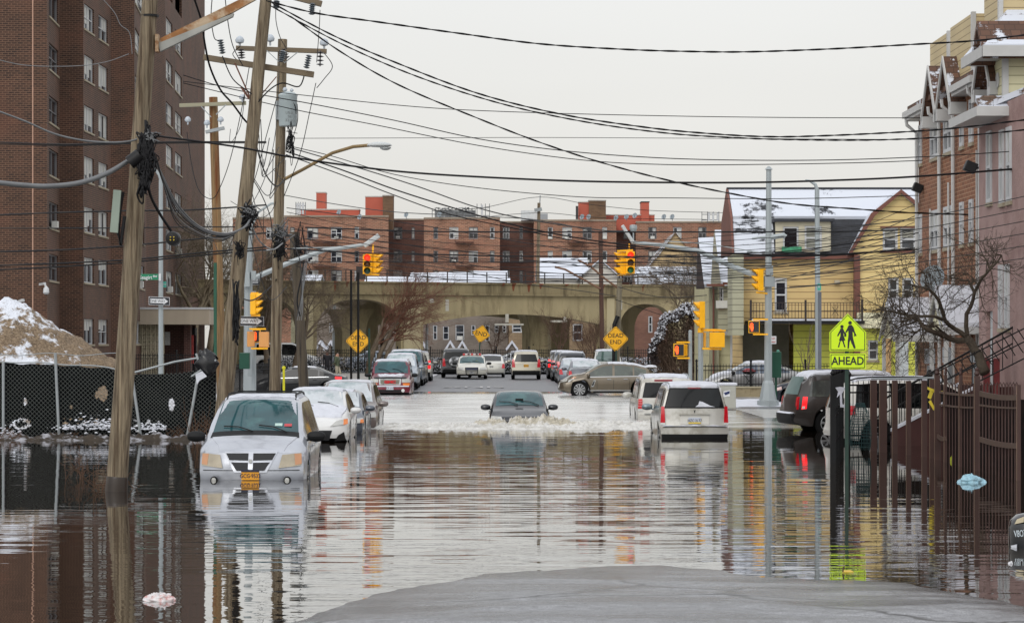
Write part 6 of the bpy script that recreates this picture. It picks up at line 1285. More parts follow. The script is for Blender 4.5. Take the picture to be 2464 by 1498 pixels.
for i, s_ in enumerate(('U5-R', '50', '32·14')): text(s_, 'marking', mat('stencil_grey', (120,124,126), .6, var=0), tr_, face_cam(c_+Vector((.06,-.25,.34-.1*i))), .10, thick=.001)
m = MB(); m.box(c_.x-.35, c_.x-.2, 66.6, 66.9, c_.z+.2, c_.z+.7); m.build('hanger', GALV, pc)
m = MB(); m.tube([P(683,432,66.9), P(730,407,66.8), P(800,368,66.6), P(850,353,66.4), P(895,349,66.3)], .045, 8); la_ = m.build('lamp_arm', mat('brown_arm', (130,108,72), .7, var=.2), pc)
def cobra(par, p, s=1.0, dirn=1, nm='lamp_head'):
    m = MB(); m.uv = False; p = Vector(p); Ls = .72*s
    m.grid(lambda u, v: p+Vector((dirn*Ls*(u-.1), .17*s*math.sin(math.pi*min(1,max(0,u)))**.4*math.cos(2*math.pi*v), .10*s*math.sin(math.pi*u)**.5*math.sin(2*math.pi*v)*(1 if math.sin(2*math.pi*v) > 0 else .55))), 14, 14)
    o = m.build(nm, mat('lamp_head_grey', (196,200,200), .4, var=.05, k=.95), par, smooth=True)
    m = MB(); m.uv = False; m.grid(lambda u, v: p+Vector((dirn*(.46+.16*math.cos(2*math.pi*u)*math.sin(math.pi*v/2))*s, .13*s*math.sin(2*math.pi*u)*math.sin(math.pi*v/2), -.05*s-.09*s*math.cos(math.pi*v/2))), 14, 6); m.build('lens', mat('prism_lens', (186,190,190), .2, var=.3, vs=30), o, smooth=True)
    return o
cobra(la_, P(888,350,66.3), .95)
# D, E, F, G, H
pd, _, _ = pole('utility_pole', 'orange-brown weathered pole with a single pale crossarm behind the leaning one', (535, 940), (513, 234), 84, .17, .145, WOODB, zb=.1)
m = MB(); m.bar(P(432,254,83.7), P(592,248,83.7), .14, .12); m.build('crossarm', mat('pale_crossarm', (148,144,122), .8, var=.15, streak=(.1,1,1)), pd)
m = MB(); m.bar(P(484,256,83.6), P(508,282,83.6), .05, .03); m.bar(P(544,252,83.6), P(520,276,83.6), .05, .03); m.bar(P(495,318,83.6), P(540,308,83.6), .2, .1); m.build('brace', GALV, pd)
for p_ in ((583,246),(452,300),(498,308),(531,300)): insul(pd, P(*p_, 83.5), .85)
pe, _, _ = pole('utility_pole', 'short dark wooden pole with a splintered top beside the black sedan', (734, 950), (708, 558), 98, .20, .19, WOODD, zb=0)
pf, _, _ = pole('utility_pole', 'dark brown pole right of the paired overhead signals', (1450, 890), (1445, 558), 152, .14, .13, mat('creosote_wood', (84,60,50), .85, var=.3, vs=6, streak=(1,1,.08)), zb=.1)
pg, _, _ = pole('utility_pole', 'grey wooden pole behind the right-hand DEAD END sign', (1483, 905), (1491, 668), 148, .17, .15, mat('grey_pole_wood', (126,118,100), .85, var=.2, vs=6, streak=(1,1,.08)), zb=.1)
ph_, _, _ = pole('utility_pole', 'slim wooden pole rising above the brick block behind the viaduct', (1291, 700), (1297, 488), 222, .17, .14, WOOD, zb=.2); m = MB(); m.bar(P(1286,506,221.8), P(1304,503,221.8), .25, .3); m.tube([P(1299,492,222), P(1300,470,222)], .05, 5); m.build('pole_top_bracket', GALV, ph_)
for par, pts in ((pg, [(1486,692),(1455,670),(1420,640),(1390,625)]), (pf, [(1445,695),(1400,670),(1360,648),(1335,642)])):
    m = MB(); m.tube([P(a, b, 148 if par is pg else 151.8) for a, b in pts], .07, 6); m.build('lamp_arm', mat('rusty_arm', (120,90,70), .8, var=.2), par)
m = MB(); m.tube([P(1478,900,147.5), P(1479,780,147.5), P(1487,760,147.5)], .14, 8); m.build('cable_riser', BLACK, pg)
# plain grey lamp columns
STEEL = mat('pale_grey_steel', (164,172,174), .45, metal=.15, var=.06, k=.95, streak=True)
def column(name, label, pb_, pt_, D_, r0, r1, zb=0, extra=None, cat='lamp post', n=8, m_=None):
    b = P(*pb_, D_); t_ = P(*pt_, D_); b.z = zb; t = thing(name, label, cat, tuple(b)); mb = MB(); mb.tube([b, t_], [r0, r1], n); mb.build('column', m_ or STEEL, t, smooth=True, angle=40); return t, b, t_
l1, _, _ = column('sign_post', 'grey steel column with the green street name sign and a ONE WAY sign', (387,900), (387,432), 112, .12, .095, .0, cat='lamp post')
m = MB(); m.tube([P(387,434,112), P(382,420,112), P(372,405,112)], .06, 6); m.build('arm', STEEL, l1)
def board(par, name, px0, px1, py0, py1, D_, col, tilt=0, th=.02, radius=False):
    m = MB(); m.prism([P(px0, py0, D_), P(px1, py0+tilt, D_), P(px1, py1+tilt, D_), P(px0, py1, D_)], (0, th, 0)); return m.build(name, col, par)
GRN = mat('sign_green', (0,128,88), .4, var=.04, k=.9); BLK = mat('sign_black', (20,20,30), .45, var=.05, k=1); WHT = mat('sign_white', (226,228,230), .45, var=.04, k=.85)
sg_ = thing('street_name_sign', 'green street name sign reading Seagirt Blvd', 'street sign', tuple(P(355,667,111.8)))
board(sg_, 'panel', 330, 381, 659, 673, 111.8, GRN); text('Seagirt', 'lettering', WHT, sg_, face_cam(P(351,667.5,111.79)), .24, thick=.004, sx=.86, bold=.003); text('Blvd', 'lettering', WHT, sg_, face_cam(P(373,664.5,111.79)), .13, thick=.004, sx=.8, bold=.003)
m = MB(); m.prism([P(382,658,111.75), P(387,658,111.75), P(387,675,111.75), P(382,675,111.75)], (0, .03, 0)); m.build('bracket', WHT, sg_)
sg_ = thing('street_name_sign', 'small green cross-street sign edge-on behind the steel column', 'street sign', tuple(P(395,684,112.3))); board(sg_, 'panel', 391, 400, 677, 691, 112.3, mat('sign_teal', (60,160,140), .4, var=.05)); text('22', 'lettering', WHT, sg_, face_cam(P(396,684,112.29)), .12, thick=.004)
def oneway(label, px0, px1, py0, py1, D_, left=False, tilt=0, cover=False):
    t = thing('one_way_sign', label, 'traffic sign', tuple(P((px0+px1)/2, (py0+py1)/2, D_))); board(t, 'rim', px0, px1, py0, py1, D_, WHT, tilt); board(t, 'panel', px0+1, px1-1, py0+1, py1-1, D_-.012, BLK, tilt, .01)
    w = px1-px0; h = py1-py0; cy = (py0+py1)/2+tilt/2; a0, a1 = px0+w*.07, px0+w*.93
    s_ = 1
    if left: a0, a1 = a1, a0; s_ = -1
    hx = a1-s_*w*.22; bh = h*.27; hh = h*.40
    sl = tilt/w
    pts = [(a0,-bh),(hx,-bh),(hx,-hh),(a1,0),(hx,hh),(hx,bh),(a0,bh)]
    m = MB(); m.prism([P(x_, cy+y_+sl*(x_-(px0+px1)/2), D_-.024) for x_, y_ in pts], (0, .01, 0)); m.build('arrow', WHT, t)
    text('ONE WAY', 'lettering', BLK, t, face_cam(P((px0+px1)/2-s_*w*.08, cy+.3, D_-.026), tilt=-math.atan(sl)), h*.46*D_/F, thick=.003, sx=.86, bold=0); return t
oneway('black ONE WAY sign with white arrow on the column of the green street name sign', 358, 408, 713, 733, 111.7, tilt=2)
oneway('ONE WAY sign pointing right just above the orange pedestrian signals', 575, 635, 760, 783, 90.4, tilt=1)
oneway('ONE WAY sign pointing left behind the grey signal mast', 582, 624, 668, 685, 93.6, left=True)
# left signal mast with arm
SM = 93.0
l2, _, _ = column('signal_mast', 'tall grey signal mast with a long bent arm over the junction at the left', (597,936), (598,556), SM, .19, .14, 0, cat='traffic light')
m = MB(); m.tube([P(612,668,SM-.2), P(700,630,SM-.2), P(780,602,SM-.2), P(840,594,SM-.2), P(880,588,SM-.2)], [.10,.09,.08,.07,.06], 8); m.tube([P(600,604,SM-.1), P(720,597,SM-.15), P(862,593,SM-.2)], .02, 5); m.build('mast_arm', STEEL, l2)
def luminaire(par, a, b, D_, w=.17):
    m = MB(); p, q = P(*a, D_), P(*b, D_); m.bar(p, q, .30, w); return m.build('luminaire', mat('lamp_head_grey', (196,200,200)), par, bevel=.03)
luminaire(l2, (876,592), (912,566), SM-.3)
m = MB(); m.box(Xat(588,SM), Xat(603,SM), SM-.4, SM-.15, Zat(690,SM), Zat(655,SM)); m.box(Xat(606,SM), Xat(617,SM), SM-.3, SM-.1, Zat(672,SM), Zat(652,SM)); m.build('junction_box', STEEL, l2)
m = MB(); m.box(Xat(590,SM)-.05, Xat(606,SM)+.05, SM-.2, SM+.25, 0, Zat(905,SM)); m.build('base', STEEL, l2)
m = MB(); m.tube([P(597,558,SM), P(598,545,SM)], [.1,.05], 8); m.tube([P(600,556,SM), P(622,510,SM), P(652,490,SM), P(668,488,SM)], .045, 6); m.build('lamp_arm', STEEL, l2)
LR = mat('lamp_red_lit', (255,60,40), .3, var=0, emit=(255,48,30), es=1.6); LDR = mat('lens_dull_amber', (92,62,20), .2, var=0); LDG = mat('lens_dull_green', (24,72,52), .2, var=0); LGG = mat('lens_green', (10,110,60), .2, var=0, coat=.5)
def head(par, px, py0, py1, D_, ang, lit=None, green=LDG, w=.34):
    """three-section signal head; ang 0 faces us, 90 faces right, -90 left"""
    h3 = (py1-py0)*D_/F; hs_ = h3/3; c_ = P(px, (py0+py1)/2, D_); R = Matrix.Rotation(math.radians(ang), 4, 'Z'); T = Matrix.Translation(c_)@R
    t = thing('signal_head', None, None, tuple(c_)); t.parent = par; t.location = c_-org(par)
    m = MB(); m.cbox((0, .08, 0), (w, .20, h3)); 
    for i in (-1, 0, 1): m.cbox((0, 0, i*hs_), (w*.94, .06, hs_*.93))
    b = m.build('housing', YEL, None, world=False, bevel=.012); b.parent = t; b.rotation_euler = (0, 0, math.radians(ang))
    for i, (nm, mm) in enumerate((('red_lens', LR if lit == 'r' else mat('lens_dull_red', (110,24,18), .2, var=0)), ('amber_lens', LDR), ('green_lens', green))):
        z_ = hs_*(1-i); m = MB(); m.uv = False; m.lathe((0, -.035, z_), [(w*.36, .0), (w*.30, -.03), (.003, -.045)], 18, 'y'); o = m.build(nm, mm, b, world=False, smooth=True)
        m = MB(); m.uv = False; k = 14; r = w*.40
        for j in range(k):
            a0, a1 = math.radians(-40+260*j/k), math.radians(-40+260*(j+1)/k)
            def q(a, rr, y): return (rr*math.cos(a), y, z_+rr*math.sin(a))
            L0, L1 = -.05-.21*max(.25, math.sin(a0*.69+.48)), -.05-.21*max(.25, math.sin(a1*.69+.48))
            m.add([q(a0,r,-.03),q(a1,r,-.03),q(a1,r,L1),q(a0,r,L0),q(a0,r-.012,-.03),q(a1,r-.012,-.03),q(a1,r-.012,L1),q(a0,r-.012,L0)], [(0,1,2,3),(7,6,5,4),(3,2,6,7)])
        m.build('visor', YEL, b, world=False, fix=False)
    return t
# hung signals left of centre
sl_ = thing('traffic_light', 'yellow signal cluster hanging over the road at the left, its red lamp lit', 'traffic light', tuple(P(897,636,SM-.4)))
head(sl_, 884, 612, 659, SM-.5, 0, lit='r'); head(sl_, 906, 612, 659, SM-.2, 78)
m = MB(); m.bar(P(880,610,SM-.4), P(912,610,SM-.3), .08, .06); m.bar(P(880,661,SM-.4), P(912,661,SM-.3), .08, .05); m.bar(P(897,608,SM-.3), P(898,588,SM-.3), .06); m.build('frame', YEL, sl_)
# right mast
RM = 96.0
l3, bR, _ = column('signal_mast', 'tall grey signal mast with a flared base and long arm at the right', (1848,960), (1850,405), RM, .16, .10, .12, cat='traffic light')
m = MB(); m.uv = False; m.lathe((bR.x, RM, 0), [(.42,.0),(.42,.28),(.34,.30),(.22,.95),(.17,1.05)], 8); m.build('base', STEEL, l3)
m = MB(); m.tube([P(1842,672,RM-.1), P(1760,640,RM-.1), P(1680,603,RM-.1), P(1600,590,RM-.1), P(1520,583,RM-.1)], [.11,.10,.09,.07,.06], 8); m.tube([P(1844,610,RM-.1), P(1700,586,RM-.1), P(1600,580,RM-.1)], .02, 5); m.build('mast_arm', STEEL, l3)
luminaire(l3, (1524,584), (1497,542), RM-.3, .12)
m = MB(); m.tube([P(1524,582,RM-.2), P(1524,545,RM-.2)], .03, 6); m.lathe(P(1524,548,RM-.2), [(.05,.12),(.14,.10),(.15,-.02),(.11,-.12),(.02,-.16)], 12); m.build('camera_dome', STEEL, l3)
m = MB(); m.tube([P(1850,408,RM), P(1850,400,RM)], [.16,.04], 8); m.box(Xat(1838,RM), Xat(1862,RM), RM-.3, RM+.2, Zat(690,RM), Zat(665,RM)); m.box(Xat(1841,RM), Xat(1858,RM), RM-.35, RM-.12, Zat(662,RM), Zat(640,RM)); m.build('junction_box', STEEL, l3)
m = MB(); m.tube([P(1850,570,RM), P(1830,571,RM), P(1810,574,RM)], .05, 6); m.tube([P(1850,572,RM), P(1885,566,RM), P(1890,570,RM)], .10, 8); m.build('side_lamp', STEEL, l3)
sr_ = thing('traffic_light', 'paired yellow signals hanging from the right-hand arm, one red lamp lit towards us', 'traffic light', tuple(P(1505,632,RM-.4)))
head(sr_, 1517, 605, 658, RM-.5, 0, lit='r', green=LGG); head(sr_, 1493, 607, 660, RM-.2, -80)
m = MB(); m.bar(P(1485,604,RM-.4), P(1523,602,RM-.4), .09, .07); m.bar(P(1485,661,RM-.4), P(1523,660,RM-.4), .07, .05); m.bar(P(1514,602,RM-.3), P(1514,586,RM-.3), .05); m.build('frame', YEL, sr_)
s3 = thing('traffic_light', 'yellow signal head turned sideways on the tall right-hand mast', 'traffic light', tuple(P(1820,670,RM-.2))); head(s3, 1824, 645, 699, RM-.2, -82); m = MB(); m.bar(P(1834,648,RM-.1), P(1845,648,RM-.1), .05); m.bar(P(1820,703,RM-.2), P(1846,706,RM-.1), .06); m.build('bracket', YEL, s3)
s5 = thing('traffic_light', 'yellow signal head turned to the right on the left-hand signal pole', 'traffic light', tuple(P(620,730,90.2))); head(s5, 616, 706, 756, 90.2, 82); m = MB(); m.bar(P(604,706,90.2), P(622,706,90.2), .09); m.bar(P(604,758,90.2), P(626,758,90.2), .09); m.build('bracket', YEL, s5)
l4, _, _ = column('signal_pole', 'slender grey signal pole in front of the left-hand mast', (611,930), (611,700), 90.6, .085, .08, 0, cat='traffic light')
l5, _, _ = column('signal_pole', 'grey pole topped by a sideways yellow signal at the right-hand corner', (1686,925), (1686,790), 98, .105, .10, .1, cat='traffic light')
s4 = thing('traffic_light', 'sideways yellow signal on top of the grey pole before the snowy bush', 'traffic light', tuple(P(1680,757,97.9))); head(s4, 1684, 725, 789, 97.9, -86, w=.38); m = MB(); m.tube([P(1686,800,98), P(1686,789,98)], .12, 8); m.build('collar', YEL, s4)
l6, _, _ = column('signal_pole', 'plain thin grey pole with a walk signal left of the yellow-topped pole', (1661,925), (1661,796), 96.5, .075, .07, .1, cat='traffic light'); m = MB(); m.lathe(P(1661,796,96.5), [(.07,0),(.05,.03),(.01,.04)], 8); m.build('cap', STEEL, l6)
# pedestrian signals
HAND = mat('hand_lit', (255,96,40), .4, var=0, emit=(255,84,28), es=1.5)
def ped(label, px0, px1, py0, py1, D_, ang=0, on=True, col=None, arms=()):
    c_ = P((px0+px1)/2, (py0+py1)/2, D_); w = (px1-px0)*D_/F; h = (py1-py0)*D_/F; t = thing('pedestrian_signal', label, 'pedestrian signal', tuple(c_), math.radians(ang)); cc = col or YEL
    m = MB(); m.cbox((0, .1, 0), (w, .22, h)); m.build('housing', cc, t, world=False, bevel=.015)
    if on:
        m = MB(); m.cbox((0, -.015, 0), (w*.86, .02, h*.86)); f_ = m.build('face', mat('signal_face_black', (34,36,40), .4, var=.2, vs=20), t, world=False)
        m = MB(); m.uv = False; s = h*.36
        m.prism([(-.22*w-.28*s, -.03, -.1*s), (-.22*w-.10*s, -.03, -.95*s), (-.22*w+.30*s, -.03, -.95*s), (-.22*w+.45*s, -.03, -.1*s), (-.22*w+.35*s, -.03, .2*s), (-.22*w-.30*s, -.03, .2*s)], (0, -.01, 0))
        for k, (x_, l_) in enumerate(((-.24, .78), (-.06, .95), (.12, .92), (.29, .75))): m.prism([(-.22*w+(x_-.075)*s, -.031, .1*s), (-.22*w+(x_+.075)*s, -.031, .1*s), (-.22*w+(x_+.065)*s*1.1, -.031, l_*s), (-.22*w+(x_-.065)*s*1.1, -.031, l_*s)], (0, -.01, 0))
        m.prism([(-.22*w-.25*s, -.031, -.45*s), (-.22*w-.28*s, -.031, .05*s), (-.22*w-.52*s, -.031, .30*s), (-.22*w-.58*s, -.031, .2*s)], (0, -.01, 0)); m.build('hand_symbol', HAND, f_, world=False)
    for (x0, x1, yy) in arms: m = MB(); m.bar(P(x0, yy, D_)-c_, P(x1, yy, D_)-c_, .06); m.build('bracket', YEL, t, world=False)
    return t
ped('walk signal with a lit orange hand left of the thin grey pole', 1621, 1647, 826, 857, 96.3, 0, arms=((1628,1660,823),(1630,1660,861)))
ped('small yellow walk-signal box edge-on against the thin grey pole', 1648, 1659, 828, 856, 96.6, 75, on=False)
ped('walk signal with a lit orange hand hung on the tall right-hand mast', 1801, 1828, 771, 801, 95.6, -6, arms=((1812,1848,768),(1812,1848,804)))
ped('big yellow walk-signal box seen from behind right of the yellow-topped pole', 1707, 1743, 799, 835, 97.9, 180, on=False, arms=((1772,1733,795),(1772,1733,838)) and ((1756,1704,795),))
q_ = thing('signal_bracket', 'pair of yellow bracket arms holding the walk-signal boxes by the yellow-topped pole', 'bracket', tuple(P(1700,815,97.9)))
for y_ in (793, 838): m = MB(); m.bar(P(1690,y_,97.9), P(1736,y_+1,97.9), .08); m.build('bracket_arm', YEL, q_)
ped('narrow yellow walk-signal box edge-on right of the yellow-topped pole', 1691, 1702, 799, 835, 98.2, 60, on=False)
PCH = mat('peach_signal_box', (226,160,90), .5, var=.06, k=1)
ped('peach-coloured walk-signal box seen from behind left of the lit hand', 596, 613, 797, 834, 90, 14, on=False, col=PCH)
ped('larger peach-coloured walk-signal box right of the lit hand', 623, 646, 798, 835, 89.8, -4, on=False, col=PCH, arms=((600,640,791),(604,644,838)))
ped('lit orange hand showing between two peach-coloured signal boxes', 608, 626, 792, 824, 90.3, 0)
# green control boxes, mailbox, small plates
GBX = mat('box_green', (0,72,52), .45, var=.08, k=.95)
t = thing('control_box', 'dark green control box on the foot of the left-hand signal pole', 'box', tuple(P(589,868,90))); m = MB(); m.box(Xat(577,90), Xat(601,90), 89.8, 90.2, Zat(887,90), Zat(848,90)); m.build('case', GBX, t, bevel=.02)
t = thing('control_box', 'dark green roadside cabinet right of the tall right-hand mast', 'box', tuple(P(1867,876,97))); m = MB(); m.box(Xat(1855,97), Xat(1879,97), 96.8, 97.3, Zat(908,97), Zat(846,97)); m.build('case', GBX, t, bevel=.02); m = MB(); m.lathe(P(1872,846,97), [(.06,0),(.06,.05),(.02,.08)], 8); m.build('cap', mat('teal_cap', (90,160,140), .5), t); m = MB(); m.bar(P(1867,908,97), P(1867,960,97), .08); m.build('stand', GBX, t)
t = thing('mail_relay_box', 'pale mail box with a blue eagle emblem right of the silver minivan', 'mailbox', tuple(P(1755,948,93))); m = MB(); m.box(Xat(1722,93), Xat(1771,93), 93, 93.8, .05, Zat(927,93)); m.build('case', mat('mailbox_pale', (190,190,180), .5, var=.08, k=.85), t, bevel=.03)
m = MB(); m.prism([P(1741,941,92.99), P(1757,938,92.99), P(1756,953,92.99), P(1740,955,92.99)], (0, -.01, 0)); e_ = m.build('emblem_plate', mat('emblem_white', (222,224,226), .5, var=0), t); m = MB(); m.prism([P(1742,944,92.97), P(1756,940,92.97), P(1755,946,92.97), P(1745,950,92.97)], (0, -.01, 0)); m.build('emblem', mat('emblem_navy', (24,40,90), .5, var=0), e_)
m = MB(); m.box(Xat(1722,93)-.05, Xat(1771,93)+.05, 92.97, 93.85, Zat(927,93)+.003, Zat(927,93)+.10); m.build('snow_cap', SNOW, t, bevel=.03)
t = thing('parking_sign', 'small white parking sign with a red arrow beside the tall right-hand mast', 'sign', tuple(P(1861,818,95.9))); board(t, 'panel', 1855, 1868, 808, 827, 95.9, WHT); text('NO', 'lettering', mat('sign_red', (190,60,50), .5, var=0), t, face_cam(P(1861,814,95.89)), .08, thick=.002); m = MB(); m.bar(P(1857,822,95.88), P(1866,822,95.88), .02); m.build('arrow', mat('sign_red', (190,60,50)), t)
t = thing('parking_sign', 'tiny green sign high on the second grey column', 'sign', tuple(P(1971,692,106))); board(t, 'panel', 1967, 1976, 682, 698, 106, mat('sign_teal', (60,160,140))); text('R', 'lettering', WHT, t, face_cam(P(1971,690,105.99)), .16, thick=.002)
l7, _, _ = column('lamp_post', 'slim pale grey lamp column in front of the yellow house', (1969,920), (1966,455), 107, .13, .10, .1); m = MB(); m.tube([P(1966,458,107), P(1962,444,107), P(1948,435,107), P(1938,434,107)], [.09,.07,.05,.05], 6); m.build('arm', STEEL, l7); m = MB(); m.box(Xat(1969,106.8), Xat(1976,106.8), 106.7, 106.9, .1, Zat(702,106.8)); m.build('sleeve', mat('dark_steel', (96,100,106), .5), l7)
l8, _, _ = column('lamp_post', 'thin pale pole standing before the viaduct in the middle arch', (1026,835), (1029,663), 196, .12, .10, .2)
l9, _, _ = column('lamp_post', 'pale steel pole seen inside the left arch', (802,835), (805,735), 205, .14, .12, .2)
for i, (a, b, c_, d) in enumerate(((845,845,650,905),(862,862,655,905))):
    column('sign_post', ('thin dark post left of the first DEAD END sign', 'dark post carrying the first DEAD END sign')[i], (a, d), (b, c_), 147-i, .07, .07, .1, cat='post', m_=BLACK)
t = thing('dark_panel', 'dark louvred board high on the thin posts under the hanging red signal', 'sign', tuple(P(868,660,146))); board(t, 'panel', 857, 880, 640, 672, 146, mat('board_brown_black', (48,38,36), .6, var=.3))
column('sign_post', 'dark green post beside the twiggy tree at the block end', (889,905), (888,790), 144, .06, .06, .1, cat='post', m_=mat('post_green', (30,60,50), .6))
# warning diamonds
DY = mat('warning_yellow', (250,184,22), .4, var=.05, k=1.05)
def diamond(label, cx, cy, r, D_, lines, tilt=0, post=None, size=.5):
    t = thing('warning_sign', label, 'traffic sign', tuple(P(cx, cy, D_))); R = r*D_/F; c_ = P(cx, cy, D_)
    def dm(k, d, th, mm, nm, par):
        m = MB(); pts = []
        for i in range(4):
            a = math.radians(90*i+90)+tilt
            for o in (-.07, .07): pts.append(c_+Vector((math.cos(a)*R*(k-.05)-math.sin(a)*o*R, d, math.sin(a)*R*(k-.05)+math.cos(a)*o*R)))
        m.prism(pts[::-1], (0, th, 0)); return m.build(nm, mm, par)
    p_ = dm(1, 0, .02, DY, 'panel', t); dm(.94, -.005, .004, BLK, 'border', p_); dm(.90, -.010, .004, DY, 'field', p_)
    for i, s_ in enumerate(lines):
        off = (len(lines)-1)/2-i; text(s_, 'lettering', BLK, p_, face_cam(c_+Vector((-math.sin(tilt)*off*R*.5, -.016, math.cos(tilt)*off*R*.5)), tilt=tilt), R*size*.92, thick=.003, bold=.001)
    if post: m = MB(); m.bar(c_+Vector((0, .04, R*.5)), Vector((post[0], D_+.04, .1)), .09); m.build('post', post[1], t)
    return t
diamond('yellow DEAD END diamond to the left of the twiggy tree', 862, 820, 30.5, 146, ('DEAD', 'END'), post=(Xat(864,146), mat('post_green', (30,60,50), .6)))
diamond('yellow DEAD END diamond in front of the grey wooden pole', 1481.5, 815, 31, 144, ('DEAD', 'END'), post=(Xat(1484,144), mat('post_green', (30,60,50), .6)))
diamond('small tilted yellow END diamond at the end of the street', 1158, 803, 22, 178, ('END',), tilt=math.radians(-11), post=(Xat(1148,178), mat('post_green', (30,60,50), .6)), size=.72)
# school crossing sign
SD = 51.5; LIME = mat('sign_lime', (206,240,10), .4, var=.02, k=1.1); LIME.node_tree.nodes['Principled BSDF'].inputs['Emission Color'].default_value = (*lin((190,235,10)), 1); 
sc_ = thing('school_crossing_sign', 'fluorescent yellow-green school crossing sign with an AHEAD plate', 'traffic sign', tuple(P(2039,900,SD)))
pent = [(1996,844),(1996,799),(2040,754),(2084,799),(2084,844)]
def inset(pts, k, cx=2040, cy=803): return [(cx+(x-cx)*k, cy+(y-cy)*k) for x, y in pts]
def plate_(pts, d, th, mm, nm, par): m = MB(); m.prism([P(x, y, SD+d) for x, y in pts], (0, th, 0)); return m.build(nm, mm, par)
p1 = plate_(pent, 0, .02, LIME, 'panel', sc_); plate_(inset(pent, .945), -.004, .003, BLK, 'border', p1); plate_(inset(pent, .905), -.008, .003, LIME, 'field', p1)
def person_sym(pts): plate_(pts, -.013, .004, BLK, 'figure_symbol', p1)
def zz(x, y): return ((2040+x/2.934)/1.1688, (900+y/2.934)/1.1688)     # from an enlargement of the sign
def disc_(cx, cy, r): return [(cx+r*math.cos(i*math.pi/8), cy+r*math.sin(i*math.pi/8)) for i in range(16)]
plate_([zz(*q) for q in disc_(1029, 21, 15)], -.013, .004, BLK, 'figure_symbol', p1)
for q in ([(1018,40),(1042,38),(1058,58),(1070,100),(1084,128),(1062,132),(1062,108),(1050,92),(1052,140),(1060,172),(1076,228),(1062,234),(1040,188),(1032,160),(1024,186),(1020,232),(1008,232),(1010,170),(1016,120),(1014,84),(996,106),(990,98),(1008,62)],
          [(950,68),(972,68),(982,92),(998,112),(998,136),(980,134),(982,116),(974,104),(976,126),(990,166),(976,168),(992,222),(982,224),(964,170),(952,170),(938,224),(928,222),(944,168),(938,166),(950,128),(950,100),(930,134),(922,128),(944,84)]):
    plate_([zz(*w) for w in q][::-1], -.013, .004, BLK, 'figure_symbol', p1)
plate_([zz(*q) for q in disc_(962, 53, 14)], -.013, .004, BLK, 'figure_symbol', p1)
p2 = plate_([(1997,850),(2083,850),(2083,887),(1997,887)], 0, .02, LIME, 'lower_panel', sc_); plate_([(1999,852),(2081,852),(2081,885),(1999,885)], -.004, .003, BLK, 'border', p2); plate_([(2000.6,853.6),(2079.4,853.6),(2079.4,883.4),(2000.6,883.4)], -.008, .003, LIME, 'field', p2)
text('AHEAD', 'lettering', BLK, p2, face_cam(P(2040,868.5,SD-.013)), .235, thick=.003, sx=.86, bold=.004)
m = MB(); m.box(Xat(2034,SD), Xat(2042.5,SD), SD+.025, SD+.08, -.4, Zat(770,SD)); m.build('post', mat('post_dark_green', (24,52,42), .6, var=.2), sc_)
# yellow pipe marker, left
t = thing('marker_post', 'thin bright yellow post between the wooden poles by the black sedan', 'post', tuple(P(683,930,97))); m = MB(); m.tube([P(683,950,97), P(683,884,97)], .045, 6); m.build('post', mat('marker_yellow', (206,200,20), .5, var=.1), t); m = MB(); m.lathe(P(683,884,97), [(.07,-.05),(.07,.03),(.03,.06)], 8); m.build('cap', mat('marker_yellow', (206,200,20)), t)
t = thing('marker_post', 'tall thin green pipe strapped beside the orange-brown pole', 'post', tuple(P(519,900,83.3))); m = MB(); m.tube([P(518,885,83.3), P(518,632,83.3)], .055, 6); m.build('pipe', mat('pipe_green', (20,80,58), .6, var=.2), t)
# ---------------------------------------------------------------- fences and yards
SCRIM = mat('black_scrim', (14,15,17), .95, spec=.1, var=.35, vs=5, bump=.5, bs=6); 
cf = thing('chain_link_fence', 'galvanised chain-link fence lined with torn black fabric at the left water edge', 'fence', (Xat(120,66), 66, 0))
def fx(px, y_, D_=66): return P(px, y_, D_)
tops = [(-60,868),(140,876),(262,884),(325,898),(420,897),(455,893),(520,880)]
def ftop(px): return pl(tops, px)
def hole(px, py):
    for (x, y, a, b) in ((246,945,12,18),(232,948,4,10),(322,962,6,14),(50,1018,22,13),(50,1018,-1,-1),(412,972,7,16),(60,965,4,9),(170,978,3,5)):
        d = ((px-x)/max(1,a))**2+((py-y)/max(1,b))**2+.5*noise.noise(Vector((px*.2, py*.2, 0)))
        if (x, a) == (50, 22):
            if .45 < d < 1.0: return True
        elif a > 0 and d < 1: return True
    return False
m = MB(); m.uv = False; nx_, nz_ = 300, 90; idx = {}
for i in range(nx_+1):
    px = -60+580*i/nx_; yt = ftop(px)+2+3*noise.noise(Vector((px*.03, 0, 4)))
    for j in range(nz_+1):
        py = yt+(1062-yt)*j/nz_; d = 66.12+.10*noise.noise(Vector((px*.03, py*.02, 1)))+.04*noise.noise(Vector((px*.12, py*.06, 6))); m.v.append(P(px, py, d)); idx[i, j] = (px, py)
for i in range(nx_):
    for j in range(nz_):
        px, py = idx[i, j]
        if hole(px, py) or (py > 1005 and 150 < px < 400 and noise.noise(Vector((px*.08, py*.15, 2))) > .28): continue
        a = i*(nz_+1)+j; m.f.append([a, a+nz_+1, a+nz_+2, a+1]); m.m.append(0)
m.build('fabric', SCRIM, cf, smooth=True, fix=False)
m = MB(); m.uv = False; LK = mat('chain_link_wire', (96,100,96), .6, metal=.2, var=.1)
